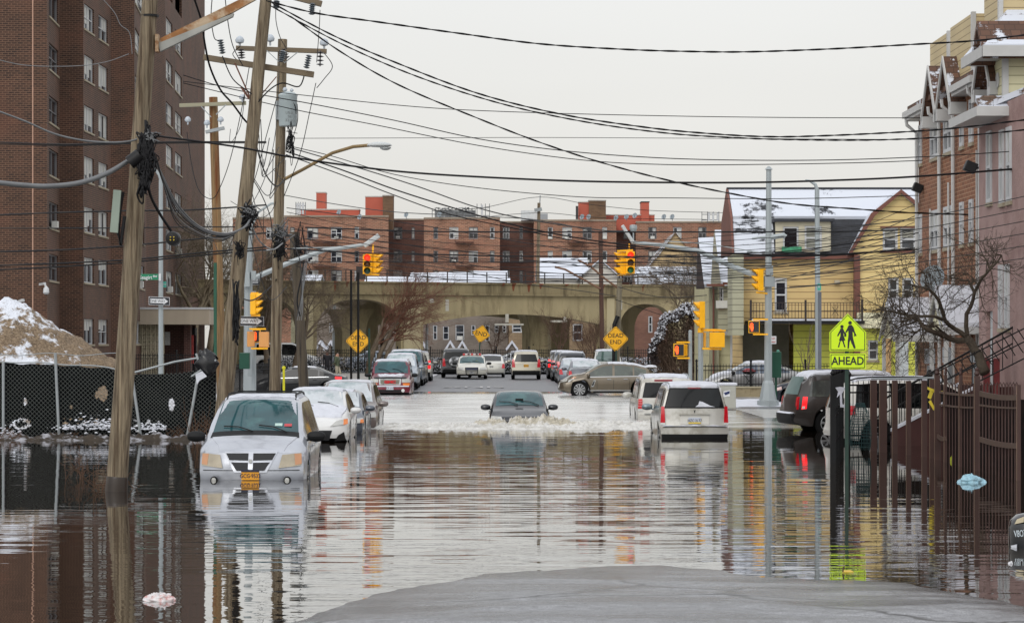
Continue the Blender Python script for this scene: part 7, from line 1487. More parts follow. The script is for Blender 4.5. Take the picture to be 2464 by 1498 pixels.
for sg in (1, -1):
    for k in range(-26, 84):
        x0 = Xat(-60, 66)+k*.115*1.0; z0, z1 = -.05, 1.95; xa, xb = (x0, x0+2.0) if sg > 0 else (x0+2.0, x0)
        pxa = xa; lo, hi = Xat(-60,66), Xat(520,66)
        def cl(t): return xa+(xb-xa)*t
        t0, t1 = 0, 1
        if xb != xa:
            for e in (lo, hi):
                t = (e-xa)/(xb-xa)
                if 0 < t < 1:
                    if (xb > xa) == (e == lo): t0 = max(t0, t)
                    else: t1 = min(t1, t)
        if min(xa, xb) > hi or max(xa, xb) < lo: continue
        zt = Zat(ftop(PX0+cl(t1)*F/66), 66)
        pa_ = (cl(t0), 65.97, z0+(z1-z0)*t0); pb_ = (cl(t1), 65.97, min(zt, z0+(z1-z0)*t1)); m.bar(pa_, pb_, .0065)
m.build('wire_mesh', LK, cf)
for (a, b, c, d) in ((133,850,143,1062),(318,905,342,1062),(478,895,447,1062),(8,870,8,1062)):
    m = MB(); m.tube([P(a, b, 65.9), P(c, d+8, 65.9)], .04, 8); m.build('post', GALV, cf)
m = MB(); m.tube([P(px, ftop(px)-1+1.5*math.sin(px*.05), 65.95) for px in range(-60, 330, 12)], .018, 5); m.tube([P(322,896,66), P(420,870,66), P(500,857,66)], .03, 6); m.build('top_rail', GALV, cf)
m = MB(); m.tube([P(px, 852+3*math.sin(px*.04), 65.95) for px in range(-60, 330, 12)], .01, 4); m.build('top_wire', GALV, cf)
t = thing('crumpled_tarp', 'crumpled black plastic caught on the bent end of the chain-link fence', 'tarpaulin', tuple(P(495,880,65.6))); m = MB(); m.uv = False
m.grid(lambda u, v: P(497,874,65.5)+Vector((.28*math.cos(6.283*u)*math.sin(3.14*v)*(1+.5*noise.noise(Vector((u*9, v*7, 1)))), .2*math.sin(6.283*u)*math.sin(3.14*v), .34*math.cos(3.14*v)*(1+.5*noise.noise(Vector((u*8, v*9, 5)))))), 40, 24); m.build('sheet', mat('black_plastic', (18,19,22), .25, var=.3), t, smooth=True)
m = MB(); m.prism([P(470,900,65.3), P(486,892,65.3), P(498,905,65.3), P(480,915,65.3), P(474,925,65.3)], (0,.03,0)); m.build('snow_scrap', SNOW, t)
m = MB(); m.bar(P(472,850,65.4), P(482,880,65.4), .05); m.bar(P(460,905,65.4), P(520,865,65.4), .04); m.build('bent_pipe', GALV, t)
# snow and weeds at the foot of that fence
m = MB(); m.uv = False
for i in range(520):
    x = rnd.choice([rnd.uniform(-60, 50), rnd.uniform(150, 270), rnd.gauss(240,50), rnd.uniform(340, 400)]); y = 1033-abs(rnd.gauss(0, 11))*(1.4 if 180 < x < 300 else .6) if x > 100 else 1045-abs(rnd.gauss(0,10)); p = P(x, y, 65.8+rnd.uniform(-.1, .1)); s = rnd.uniform(.008, .03)
    m.add([p+Vector((-s*1.6,0,-s*.3)), p+Vector((s,0,-s*.6)), p+Vector((s*1.5,.02,s*.4)), p+Vector((-s*.4,.03,s*.5))], [(0,1,2,3)])
m.build('snow_clumps', SNOW, None, kind='stuff')
DRY = mat('dry_stalk', (84,58,38), .9, var=.3); m = MB(); m.uv = False
for cx, cy, D_, n_, h_ in ((240,1178,43.2,12,.6),(302,1182,43.5,10,.5),(186,1140,47,14,.7),(455,1050,65.5,14,.5),(484,1050,62,26,1.3),(168,1052,65.4,16,.3),(425,1056,65.4,14,.4),(20,1050,65,30,.4)):
    for i in range(n_):
        p = P(cx, cy, D_)+Vector((rnd.gauss(0,.18), rnd.gauss(0,.2), 0)); p.z = -.05; q = p+Vector((rnd.gauss(0,.16), rnd.gauss(0,.1), h_*rnd.uniform(.3,1))); m.tube([p, p.lerp(q,.5)+Vector((rnd.gauss(0,.05),0,.03)), q], [.006,.005,.003], 3)
        for k in range(3): a = p.lerp(q, rnd.uniform(.3, .95)); m.tube([a, a+Vector((rnd.gauss(0,.08),0,rnd.uniform(.02,.1)))], .004, 3)
m.build('dry_weeds', DRY, None, kind='stuff')
m = MB(); m.uv = False
m.grid(lambda u, v: (Xat(-60,65)+6.6*u, 64.6+1.3*v, -.05+max(0, .16+.12*noise.noise(Vector((u*16, v*2, 3)))+.10*noise.noise(Vector((u*60, v*8, 1))))*math.sin(math.pi*v)), 200, 10)
m.build('debris_strip', mat('mud_and_litter', (60,50,38), .9, var=.4, vs=6, dirt=(190,190,196), ds=2.6, k=.8), None, kind='stuff', smooth=True)
# dirt pile behind the fence
def sandmat():
    m = bpy.data.materials.new('dirt_and_snow'); m.use_nodes = True; t = m.node_tree; b = t.nodes['Principled BSDF']; b.inputs['Roughness'].default_value = .9
    tc = N(t, 'ShaderNodeTexCoord'); n = N(t, 'ShaderNodeTexNoise'); n.inputs['Scale'].default_value = .9; n.inputs['Detail'].default_value = 9; n.inputs['Roughness'].default_value = .7; L(t, tc.outputs['Object'], n.inputs['Vector'])
    s = N(t, 'ShaderNodeSeparateXYZ'); L(t, tc.outputs['Object'], s.inputs[0]); r0 = N(t, 'ShaderNodeMapRange'); r0.inputs[1].default_value = -.8; r0.inputs[2].default_value = 2.4; r0.inputs[3].default_value = .10; r0.inputs[4].default_value = -.12; L(t, s.outputs[0], r0.inputs[0])
    a = N(t, 'ShaderNodeMath', operation='ADD'); L(t, n.outputs[0], a.inputs[0]); L(t, r0.outputs[0], a.inputs[1])
    r = N(t, 'ShaderNodeMapRange'); r.inputs[1].default_value = .50; r.inputs[2].default_value = .56; L(t, a.outputs[0], r.inputs[0])
    f = N(t, 'ShaderNodeTexNoise'); f.inputs['Scale'].default_value = 14; f.inputs['Detail'].default_value = 4; L(t, tc.outputs['Object'], f.inputs['Vector']); cr_ = N(t, 'ShaderNodeValToRGB'); L(t, f.outputs[0], cr_.inputs[0])
    cr_.color_ramp.elements[0].position = .3; cr_.color_ramp.elements[0].color = (.09, .06, .035, 1); cr_.color_ramp.elements[1].position = .7; cr_.color_ramp.elements[1].color = (.30, .22, .14, 1)
    mx = N(t, 'ShaderNodeMix', data_type='RGBA'); L(t, r.outputs[0], mx.inputs[0]); L(t, cr_.outputs[0], mx.inputs[6]); mx.inputs[7].default_value = (.70, .73, .79, 1); L(t, mx.outputs[2], b.inputs['Base Color'])
    bp = N(t, 'ShaderNodeBump'); bp.inputs['Strength'].default_value = .7; bp.inputs['Distance'].default_value = .15; L(t, f.outputs[0], bp.inputs['Height']); L(t, bp.outputs[0], b.inputs['Normal']); return m
o_ = thing('dirt_pile', 'tall pile of sandy dirt streaked with snow behind the black fence', 'dirt pile', (Xat(60,80), 80, 0)); m = MB(); m.uv = False
prof = [(-330,900),(-200,800),(-80,742),(10,724),(60,733),(105,765),(160,800),(215,830),(262,862),(330,905)]
def mnd(u, v):
    px = -330+660*u; h = max(0, Zat(pl(prof, px), 80)); w = math.sin(math.pi*min(1, v*1.0)); x = Xat(px, 80)
    n = .20*noise.fractal(Vector((x*1.2, v*5, 2)), 1, 2, 5)+.10*noise.noise(Vector((x*5, v*18, 1)))+.05*noise.noise(Vector((x*13, v*44, 7)))
    return (x, 76+8*v, h*w**.8*(1+.0*n)+n*min(1, h)*min(1, 4*w))
m.grid(mnd, 130, 60); m.build('heap', sandmat(), o_, smooth=True)
# iron fences
IRON = mat('black_iron', (12,13,15), .6, var=.15, spec=.3)
def iron(name, label, pts, z0, h, sp=.13, post=2.4, r=.016, m_=IRON, lab=None, spear=.12, pr=.05, group=None):
    t = thing(name, label, 'fence', (pts[0][0], pts[0][1], z0), 0, group); mp_ = MB(); mp_.uv = False; rl = MB(); rl.uv = False
    for (a, b) in zip(pts, pts[1:]):
        a = Vector((*a, z0)); b = Vector((*b, z0)); Ln = (b-a).length; n = int(Ln/sp)
        for i in range(n+1): p = a.lerp(b, i/n); mp_.bar(p, p+Vector((0,0,h)), r*1.4); 
        for k in (.12, h-.28, h-.10): rl.bar(a+Vector((0,0,k)), b+Vector((0,0,k)), .035, .04)
        for i in range(int(Ln/post)+1): p = a.lerp(b, min(1, i*post/Ln)); q = MB(); q.bar(p-Vector((0,0,.4)), p+Vector((0,0,h+.1)), pr*1.6); q.lathe(p+Vector((0,0,h+.1)), [(pr,0),(pr*1.3,pr),(pr*.4,pr*2.4)], 6); q.build('post', m_, t)
    mp_.build('pickets', m_, t); rl.build('rails', m_, t); return t
iron('iron_fence', 'long black iron fence closing off the end of the street under the viaduct', [pp(640,182), pp(1570,182)], .2, 1.75, r=.022)
iron('iron_fence', 'black iron fence on the lawn before the tower entrance', [pp(322,140), pp(520,140)], .15, 1.7, r=.02)
iron('iron_fence', 'black iron fence between the leaning pole and the orange-brown pole', [pp(540,108), pp(660,116)], .05, 1.5, r=.02)
iron('iron_fence', 'low black railings on the corner wall below the yellow house', [pp(1676,110), pp(2040,110)], .55, 1.0, r=.016)
iron('iron_fence', 'black iron fence behind the pruned bush on the right', [pp(1560,150), pp(1700,150)], .2, 1.7, r=.02)
t = thing('corner_wall', 'low stained concrete wall under the corner railings', 'wall', (Xat(1800,109.8), 109.8, 0)); m = MB(); m.box(Xat(1640,109.8), Xat(2060,109.8), 109.8, 110.3, -.1, .50); m.build('wall', mat('stained_concrete', (170,156,124), .85, var=.2, vs=1.5, dirt=(120,104,78), k=.85), t); m = MB(); m.box(Xat(1640,109.8)-.02, Xat(2060,109.8), 109.75, 110.35, .503, .56); m.build('coping', mat('coping_stone', (176,166,140), .8), t)
t = thing('barbecue', 'red lidded barbecue standing behind the corner railings', 'barbecue', tuple(P(1800,905,111.2))); c_ = P(1802,893,111.2); m = MB(); m.uv = False
m.grid(lambda u, v: c_+Vector((.30*math.cos(6.283*u)*math.sin(1.57*v), .2*math.sin(6.283*u)*math.sin(1.57*v), .13*math.cos(1.57*v))), 18, 6); m.build('lid', mat('bbq_red', (160,24,40), .3, var=.1, coat=.5), t, smooth=True); m = MB(); m.uv = False; m.grid(lambda u, v: c_+Vector((.30*math.cos(6.283*u)*math.sin(1.57*v), .2*math.sin(6.283*u)*math.sin(1.57*v), -.14*math.cos(1.57*v)-.003)), 18, 6); m.build('bowl', BLACK, t, smooth=True)
m = MB(); m.bar(c_+Vector((-.25,0,-.1)), c_+Vector((.25,0,-.75)), .025); m.bar(c_+Vector((.25,0,-.1)), c_+Vector((-.25,0,-.75)), .025); m.build('legs', BLACK, t)
# black gate posts in a row going away beside the school sign
bf = thing('iron_fence', 'row of black square fence posts running away from us beside the school sign post', 'fence', (Xat(2010,56), 56, 0), 0)
for i, (px, D_, yt) in enumerate(((2005,53,903),(2011,55.5,900),(2018,58,898),(2025,61,896),(2031,64,895))):
    m = MB(); x_ = Xat(px, D_); m.box(x_-.055, x_+.055, D_, D_+.11, -.4, Zat(yt, D_)); m.lathe((x_, D_+.055, Zat(yt, D_)), [(.03,0),(.06,.05),(.03,.11),(.01,.14)], 8); m.build('post', IRON, bf)
m = MB(); 
for z_ in (.4, .95, 1.1): m.bar((Xat(2005,53), 53.05, z_), (Xat(2031,64), 64, z_), .04)
for i in range(80): k = i/79; p = Vector((Xat(2005,53), 53.05, 0)).lerp(Vector((Xat(2031,64), 64, 0)), k); m.bar(p+Vector((0,0,-.1)), p+Vector((0,0,1.15)), .025)
m.build('pickets', IRON, bf)
t = thing('ribbon', 'torn white ribbon tied to the black fence posts', 'ribbon', tuple(P(2022,940,52.8))); m = MB(); m.prism([P(2010,932,52.8), P(2022,930,52.8), P(2036,932,52.8), P(2030,940,52.8), P(2026,946,52.8), P(2027,972,52.8), P(2036,974,52.8), P(2036,980,52.8), P(2022,979,52.8), P(2021,948,52.8), P(2014,956,52.8), P(2017,942,52.8)], (0,.02,0)); m.build('strip', mat('cloth_white', (206,206,218), .8, var=.2, vs=8, k=.85), t)
iron('iron_railing', 'thin black spiked railing in front of the white minivan', [pp(2040,61), pp(2262,62.5)], .15, 1.45, sp=.155, r=.012, post=2.6, pr=.07)
# brown square posts and picket gate on the right
BRF = mat('brown_metal', (64,38,31), .6, var=.2, vs=3, k=.95); BRH = mat('brown_metal_edge', (120,96,78), .5, var=.15, k=.9)
t = thing('brown_fence', 'brown painted metal fence with tall square posts standing in the flood', 'fence', (Xat(2200,58), 58, 0))
PF = [(2103,58.5,914,15),(2126,57.8,914,17),(2154,57.2,915,12),(2187,56.5,916,11),(2225,55.6,915,12),(2244,54.8,912,12),(2256,54.2,902,12),(2276,53.2,901,7),(2312,51.4,903,7),(2352,49.6,904,13),(2452,46.2,925,9)]
for px, D_, yt, w in PF:
    m = MB(); x_ = Xat(px, D_); hw = w*D_/F/2; m.box(x_-hw, x_+hw, D_, D_+hw*2, -.4, Zat(yt, D_))
    if px > 2250 and px < 2440: m.lathe((x_, D_+hw, Zat(yt, D_)), [(hw*.6,0),(hw*1.1,.04),(hw*.7,.1),(hw*.9,.13),(.01,.17)], 8)
    m.build('post', BRF, t)
    m = MB(); m.box(x_-hw-.012, x_-hw-.002, D_-.002, D_+.02, -.4, Zat(yt, D_)-.02); m.build('edge_strip', BRH, t)
m = MB(); m.tube([P(2098,911,58.8), P(2180,910,57), P(2262,908,54.6)], .022, 6); m.build('top_tube', GALV, t)
def fence_pt(px): return pl([(a, b) for a, b, _, _ in PF], px)
for (a, b, ya, yb, h) in ((2262,2346,943,950,.045),(2358,2448,946,956,.10),(2262,2346,973,980,.035),(2358,2448,974,981,.03),(2358,2448,1056,1072,.10),(2256,2276,1048,1054,.09)):
    n = 8; m = MB()
    for i in range(n): p0 = a+(b-a)*i/n; p1 = a+(b-a)*(i+1)/n; s_ = lambda k: ya+(yb-ya)*k+4*math.sin(k*math.pi)*(1 if h > .05 else .5); m.bar(P(p0, s_(i/n), fence_pt(p0)-.03), P(p1, s_((i+1)/n), fence_pt(p1)-.03), .04, h)
    m.build('rail', mat('brown_rail', (88,66,54), .5, var=.15, k=.85), t)
m = MB(); m.uv = False; px = 2263
while px < 2450:
    D_ = fence_pt(px)+.05; p = P(px, 928, D_); m.bar((p.x, D_, -.3), (p.x, D_, p.z), .022); m.tube([Vector((p.x, D_, p.z)), Vector((p.x+.03, D_, p.z+.07)), Vector((p.x+.06, D_, p.z))], .012, 4); px += 7.2 if px < 2350 else 7.8
m.build('pickets', BRF, t)
m = MB(); m.grid(lambda u, v: (Xat(2268, 53)+(Xat(2464,47)+.6-Xat(2268,53))*u+.25, 54.2-6.2*u+.2, -.3+(2.6-.3-.1)*.78*v), 12, 4); m.build('dark_yard_sheet', mat('dark_yard_brown', (20,13,12), .9, var=.5, spec=.1, vs=4, dirt=(38,24,20), ds=2), t)  # added sheet; its near-black colour stands for the dark yard behind
t = thing('caution_tape', 'scrap of yellow tape tied round a brown fence post', 'tape', tuple(P(2243,945,54.3))); m = MB()
for q in ([(2232,930),(2252,938),(2246,944),(2232,936)], [(2238,940),(2246,942),(2240,960),(2232,956)], [(2240,962),(2252,985),(2246,986),(2234,966)], [(2246,938),(2272,940),(2250,943)]): m.prism([P(x, y, 54.4) for x, y in q], (0,.02,0))
m.build('tape', mat('tape_yellow', (206,184,50), .6, var=.2), t)
t = thing('wire_cage', 'dome of tangled dark green wire netting leaning by the railings', 'wire netting', tuple(P(2070,1060,57))); m = MB(); m.uv = False
for i in range(26):
    a = i*math.pi/13; pts = []
    for k in range(9): v = k/8; r = .24*math.sin(math.pi*(.12+.5*v))*(1+.2*noise.noise(Vector((i*.9, k*.7, 0)))); pts.append(P(2070,1082,57)+Vector((r*math.cos(a+.2*v), r*math.sin(a)*.6, 1.08*(1-v)**.8)))
    m.tube(pts, .006, 3)
for k in range(16):
    v = (k+.5)/16; r = .24*math.sin(math.pi*(.12+.5*v)); m.tube([P(2070,1082,57)+Vector((r*math.cos(a*.5)*(1+.15*noise.noise(Vector((a*1.0,k,0)))), r*math.sin(a*.5)*.6, 1.08*(1-v)**.8)) for a in range(13)], .005, 3)
m.build('netting', mat('netting_green', (28,62,64), .6, var=.2), t)
# floating rubbish
def blob(name, label, cat, px, py, w, h, col, seed, z=0, rough=.5, mm=None, D_=None):
    D_ = D_ or F*CH/(py-PY0); c_ = P(px, py, D_); c_.z = z; t = thing(name, label, cat, tuple(c_)); m = MB(); m.uv = False
    def f(u, v):
        n = 1+.35*noise.noise(Vector((math.cos(6.283*u)*1.6, math.sin(6.283*u)*1.6+v*3, seed)))+.35*noise.noise(Vector((math.cos(6.283*u)*3.5, math.sin(6.283*u)*3.5+v*6, seed)))
        return c_+Vector((w/2*math.cos(6.283*u)*math.sin(1.65*v)*n, w/3*math.sin(6.283*u)*math.sin(1.65*v)*n, h*math.cos(1.57*v)*n-.01))
    m.grid(f, 44, 18); m.build(name.split('_')[-1], mm or mat(name+'_%d' % seed, col, rough, var=.15, vs=6, k=.9, dirt=tuple(int(x*.8) for x in col), ds=9), t, smooth=True, angle=60); return t
blob('plastic_bag', 'pale blue plastic bag floating by the brown fence', 'plastic bag', 2336, 1160, .44, .14, (164,206,222), 3)
blob('plastic_bag', 'white carrier bag with red print floating at the bottom left', 'plastic bag', 386, 1443, .34, .075, (222,210,206), 5, mm=mat('bag_red_print', (226,222,222), .5, var=.1, dirt=(206,150,144), ds=18, k=.9))
blob('ball', 'small lime-green ball floating inside the brown fence', 'ball', 2290, 1108, .10, .10, (196,206,40), 6)
blob('plastic_scrap', 'tiny white scrap floating near the right shoreline', 'litter', 2432, 1381-26, .05, .03, (226,226,230), 9)
t = thing('leaf_litter', 'yellow leaf and twig on the water over the school sign reflection', 'litter', (Xat(2040,27.9), 27.9, 0)); m = MB(); m.prism([(Xat(2026,27.9),27.9,.004),(Xat(2054,27.9),27.9,.004),(Xat(2050,27.9),28.0,.012),(Xat(2030,27.9),28.0,.012)], (0,0,.01)); m.build('leaf', mat('leaf_yellow', (206,170,50), .6, var=.2), t); m = MB(); m.tube([(Xat(2028,27.9),27.9,.01),(Xat(2030,27.9),27.9,.07)], .008, 4); m.build('twig', DRY, t)
# black drum with white lettering at the right edge
t = thing('rubber_drum', 'glossy black rounded drum with white hand-painted letters at the right edge', 'drum', tuple(P(2475,1300,31.5))); c_ = P(2476,1290,31.5); c_.z = .12; m = MB(); m.uv = False
m.lathe(c_+Vector((0,0,-.25)), [(.05,0),(.22,.02),(.255,.10),(.26,.36),(.235,.46),(.16,.53),(.02,.56)], 28); m.build('drum', mat('gloss_black', (14,16,20), .12, var=.1, coat=.6), t, smooth=True, angle=50)
m = MB(); m.prism([c_+Vector((-.215,-.15,.17)), c_+Vector((-.12,-.235,.20)), c_+Vector((-.10,-.20,.27)), c_+Vector((-.18,-.13,.23))], (.006,.01,0)); m.build('label_strip', mat('label_cream', (176,164,136), .6, var=.1), t)
text('V8OZ', 'lettering', mat('paint_chalk', (196,206,212), .6, var=.1), t, Matrix.Translation(c_+Vector((-.155,-.225,.055)))@Matrix.Rotation(math.radians(-34),4,'Z')@Matrix.Rotation(math.radians(90),4,'X')@Matrix.Rotation(math.radians(6),4,'Z'), .12, thick=.003, sx=.55, bold=0)
m = MB(); m.prism([c_+Vector((-.26,-.14,-.10)), c_+Vector((-.2,-.2,-.08)), c_+Vector((-.2,-.2,-.17)), c_+Vector((-.24,-.15,-.16))], (.01,.01,0)); m.build('paper_scrap', SNOW, t)
# ---------------------------------------------------------------- bare trees, bush, hedge
BARK = mat('bark_grey_brown', (112,98,82), .9, var=.3, vs=4, bump=.5, bs=14, k=1); BARKL = mat('bark_sycamore', (150,136,112), .9, var=.2, vs=2, dirt=(104,92,74), ds=1.5, k=.95); TWIG = mat('twig_brown', (96,72,58), .9, var=.2)
def grow(m, p, d, ln, r, lv, R, up=.12, spread=.6, kink=.25, side=2, tmin=.35, n=4):
    pts = [p]; k = max(2, int(3+ln*.6)) if lv > 1 else 3; q = p.copy(); dd = d.normalized()
    for i in range(k): dd = (dd+Vector((R.gauss(0, kink), R.gauss(0, kink), R.gauss(0, kink)+up))*.5).normalized(); q = q+dd*(ln/k); pts.append(q.copy())
    m.tube(pts, [r*(1-.6*i/k) for i in range(k+1)], n if lv > 1 else 3, caps=False)
    if lv <= 0: return
    for i in range(side+1):
        t = 1 if i == 0 else R.uniform(tmin, .98); f = t*k; a = min(k-1, int(f)); b = pts[a].lerp(pts[a+1], f-a)
        nd = (dd+Vector((R.gauss(0, spread), R.gauss(0, spread), R.gauss(0, spread)))).normalized(); grow(m, b, nd, ln*R.uniform(.55, .8), r*(.42 if i else .45)+.002, lv-1, R, up, spread, kink, side, tmin, n)
def tree(name, label, base, D_, h, r, seed, lean=(0,0), lv=5, m_=BARK, group=None, th=.35, side=3, limbs=4, up=.15, spread=.55, zb=.1, tw=None, hs=1.0):
    b = P(*base, D_); b.z = zb; t = thing(name, label, 'tree', tuple(b), 0, group); R = random.Random(seed); tr = MB(); tr.uv = False; top = b+Vector((lean[0], lean[1], h*th)); pts = [b.lerp(top, i/5)+Vector((R.gauss(0,.05)*min(1,i), 0, 0)) for i in range(6)]
    tr.tube(pts, [r*(1-.3*i/5) for i in range(6)], 9); tr.build('trunk', m_, t, smooth=True)
    cr_ = MB(); cr_.uv = False
    for i in range(limbs):
        a = 2*math.pi*i/limbs+R.uniform(-.4, .4); s_ = pts[5] if i % 2 == 0 else pts[3].lerp(pts[5], R.random()); d = Vector((math.cos(a)*.6*hs, math.sin(a)*.6, R.uniform(.7, 1.2)))+Vector((lean[0], lean[1], 0))*.15; grow(cr_, s_, d, h*.30, r*.5, lv, R, up, spread, .28, side)
    cr_.build('crown', tw or m_, t, smooth=True); return t
tree('bare_tree', 'bare spreading tree behind the orange-brown pole at the left of the sky', (458,890), 168, 11.5, .30, 3, lean=(.4,0), lv=5, m_=BARKL, limbs=5, side=3)
tree('bare_tree', 'second pale-barked bare tree just right of the orange-brown pole', (492,890), 172, 11, .26, 8, lean=(.6,0), lv=5, m_=BARKL, limbs=4, side=3)
tree('bare_tree', 'bare tree between the leaning pole and the transformer pole', (640,890), 176, 9.5, .22, 11, lv=5, limbs=5)
tree('bare_tree', 'bare tree crossing the left arch behind the short dark pole', (700,890), 176, 8.0, .2, 14, lean=(1,0), lv=5, limbs=5)
tree('bare_tree', 'low bare tree seen through the left arch', (800,890), 214, 5, .12, 18, lv=4, limbs=5)
tree('bare_tree', 'small bare tree standing before the inner pier of the middle arch', (1345,905), 176, 4.6, .10, 21, lv=4, limbs=4, m_=TWIG)
tree('bare_tree', 'many-stemmed bare shrub-tree left of the dark brown pole', (1432,905), 156, 4.8, .07, 25, lv=4, limbs=6, up=.3, spread=.3, th=.12, m_=TWIG)
tree('bare_tree', 'thin bare tree before the dark porch of the yellow house', (1942,915), 109, 3.2, .05, 28, lv=3, limbs=4, up=.5, spread=.22, th=.3, side=2, hs=.5)
tree('bare_tree', 'bare tree with arching branches between the viaduct and the green-grey house', (1668,905), 146, 7.6, .15, 33, lean=(-.3,0), lv=5, limbs=5, th=.42, spread=.6, side=3)
tree('bare_tree', 'bare sapling in the middle arch left of the thin pale pole', (1190,905), 200, 4.2, .08, 37, lv=4, limbs=4, m_=TWIG)
tree('bare_tree', 'distant bare tree whose twigs show before the brick block court', (1000,880), 300, 13, .2, 41, lv=5, limbs=5, m_=TWIG, zb=0)
# wind-combed reddish tree by the first DEAD END sign
t = thing('bare_tree', 'reddish twiggy tree swept to the right beside the first DEAD END sign', 'tree', tuple(P(885,905,149))); R = random.Random(5); tr = MB(); tr.uv = False; cr_ = MB(); cr_.uv = False
for q in ([(883,905),(890,870),(905,830),(930,800),(960,775)], [(905,890),(915,850),(935,810),(955,770),(975,740)], [(885,880),(900,835),(915,800),(925,765)], [(925,890),(932,850),(948,820)]):
    pts = [P(a, b, 149) for a, b in q]; tr.tube(pts, [.16-.1*i/len(pts) for i in range(len(pts))], 7)
    for p in pts[2:]:
        for k in range(5): grow(cr_, p, Vector((R.uniform(.2,1.1), R.gauss(0,.4), R.uniform(.1,.9))), R.uniform(1.0,1.9), .04, 4, R, .02, .38, .2, 2, .2)
tr.build('trunk', BARK, t, smooth=True); cr_.build('crown', mat('twig_reddish', (112,76,60), .9, var=.2), t)
# the near tree on the right: limbs follow the photo
def Z3(x, y, D_=59): return P((2440+x/2.995)/1.1688, (500+y/2.995)/1.1688, D_)
t = thing('bare_tree', 'gnarled bare tree reaching left over the porches on the right', 'tree', tuple(Z3(960,1560))); R = random.Random(9); tr = MB(); tr.uv = False; cr_ = MB(); cr_.uv = False
limbs = [([(990,1640),(950,1540),(900,1450),(840,1350)], .13, .10, tr), ([(840,1360),(760,1370),(640,1330),(500,1280),(430,1195),(330,1155),(220,1130),(120,1105)], .078, .02, cr_), ([(840,1350),(740,1275),(650,1195),(600,1030),(520,940),(440,915),(380,905)], .062, .02, cr_), ([(835,1345),(830,1250),(870,1080),(900,965),(960,850),(1035,765),(1130,650)], .06, .02, cr_),
    ([(650,1195),(560,1165),(450,1165),(330,1150),(240,1060)], .045, .012, cr_), ([(900,965),(850,865),(770,850),(680,830)], .04, .01, cr_), ([(500,1280),(560,1210),(520,1240),(400,1300)], .03, .01, cr_), ([(1035,765),(1000,690),(960,620)], .03, .01, cr_), ([(430,1195),(300,1240),(200,1290)], .03, .008, cr_), ([(700,1350),(580,1250),(470,1240),(380,1330)], .035, .01, cr_)]
for q, r0, r1, mm in limbs:
    pts = [Z3(x, y, 59+.5*math.sin(x*.01)) for x, y in q]; pts2 = []
    for a, b in zip(pts, pts[1:]): pts2 += [a, a.lerp(b, .5)+Vector((R.gauss(0,.02), 0, R.gauss(0,.02)))]
    pts2.append(pts[-1]); n = len(pts2); mm.tube(pts2, [r0+(r1-r0)*i/(n-1) for i in range(n)], 9)
    if r0 < .12:
        for i, p in enumerate(pts2[3:]):
            for k in range(3 if i > 2 else 1): grow(cr_, p, Vector((R.gauss(-.5,.7), R.gauss(0,.5), R.gauss(.1,.7))), R.uniform(.35,.75), .014, 3, R, .02, .6, .35, 2, .2)
BK2 = mat('bark_dark', (80,70,58), .9, var=.35, vs=5, bump=.6, bs=16, k=.9); tr.build('trunk', BK2, t, smooth=True); cr_.build('crown', BK2, t, smooth=True)
def leaves(m, n, f, s0, s1, R):
    for i in range(n):
        p = f(R); s = R.uniform(s0, s1); a = Vector((R.gauss(0,1), R.gauss(0,1), R.gauss(0,.6))).normalized()*s; b = a.cross(Vector((R.gauss(0,1), R.gauss(0,1), R.gauss(0,1))).normalized()); b = b.normalized()*s*.7 if b.length > 1e-6 else Vector((0,0,s))
        m.add([p-a, p-b, p+a, p+b], [(0,1,2,3)])
BR_ = 140.0; t = thing('snowy_bush', 'big round brown bush with a snow-covered arch of foliage over it', 'bush', tuple(P(1650,905,BR_))); c_ = P(1650,860,BR_); rx, rz_ = 85*BR_/F, 122*BR_/F; R = random.Random(2)
def shell(lo, hi, amin=-.15, amax=3.3):
    def f(R):
        a = R.uniform(amin, amax); k = R.uniform(lo, hi)+.05*math.sin(a*9); y = R.gauss(0, .55); return c_+Vector((math.cos(a)*rx*k, y, math.sin(a)*rz_*k))
    return f
m = MB(); m.uv = False; leaves(m, 9000, shell(.80, 1.0), .03, .09, R); m.build('foliage', mat('dark_brown_leaves', (44,32,30), .8, var=.4, vs=4), t)
m = MB(); m.uv = False; leaves(m, 1900, lambda R: (lambda q: q+Vector((0,-.25,.04)))(shell(.84, 1.03, .05, 3.05)(R)) if R.random() < .6 else shell(.8, 1.0, .3, 2.8)(R)+Vector((0,-.6,0)), .035, .10, R); m.build('snow', SNOW, t, kind='stuff')
m = MB(); m.uv = False
for i in range(420): a = R.uniform(-.2, 3.3); k = R.uniform(.2, .82); p = c_+Vector((math.cos(a)*rx*k, R.gauss(0,.4), -.9)); q = c_+Vector((math.cos(a)*rx*.80, R.gauss(0,.5), math.sin(a)*rz_*R.uniform(.3,.8))); m.tube([p, p.lerp(q,.5)+Vector((R.gauss(0,.1),0,0)), q], [.02,.012,.005], 3)
leaves(m, 15000, lambda R: (lambda a, k: c_+Vector((math.cos(a)*rx*.9*k, R.gauss(0,.55), math.sin(a)*rz_*.86*k if R.random() < .8 else -R.random()*1.1)))(R.uniform(0,3.14), R.random()**.6), .015, .06, R); m.build('inner_twigs', mat('bush_twigs', (92,74,60), .9, var=.35, vs=3), t)
m = MB(); m.uv = False; R = random.Random(4)
leaves(m, 16000, lambda R: P(R.uniform(640,1575), 0, 183.5)*1+Vector((0, R.gauss(0,.5), 0)) if False else Vector((Xat(R.uniform(640,1575),183), 183.2+R.gauss(0,.3), .2+abs(R.gauss(0,.55)))), .03, .09, R); m.build('hedge', mat('hedge_dark', (38,44,34), .9, var=.4), None, kind='stuff')
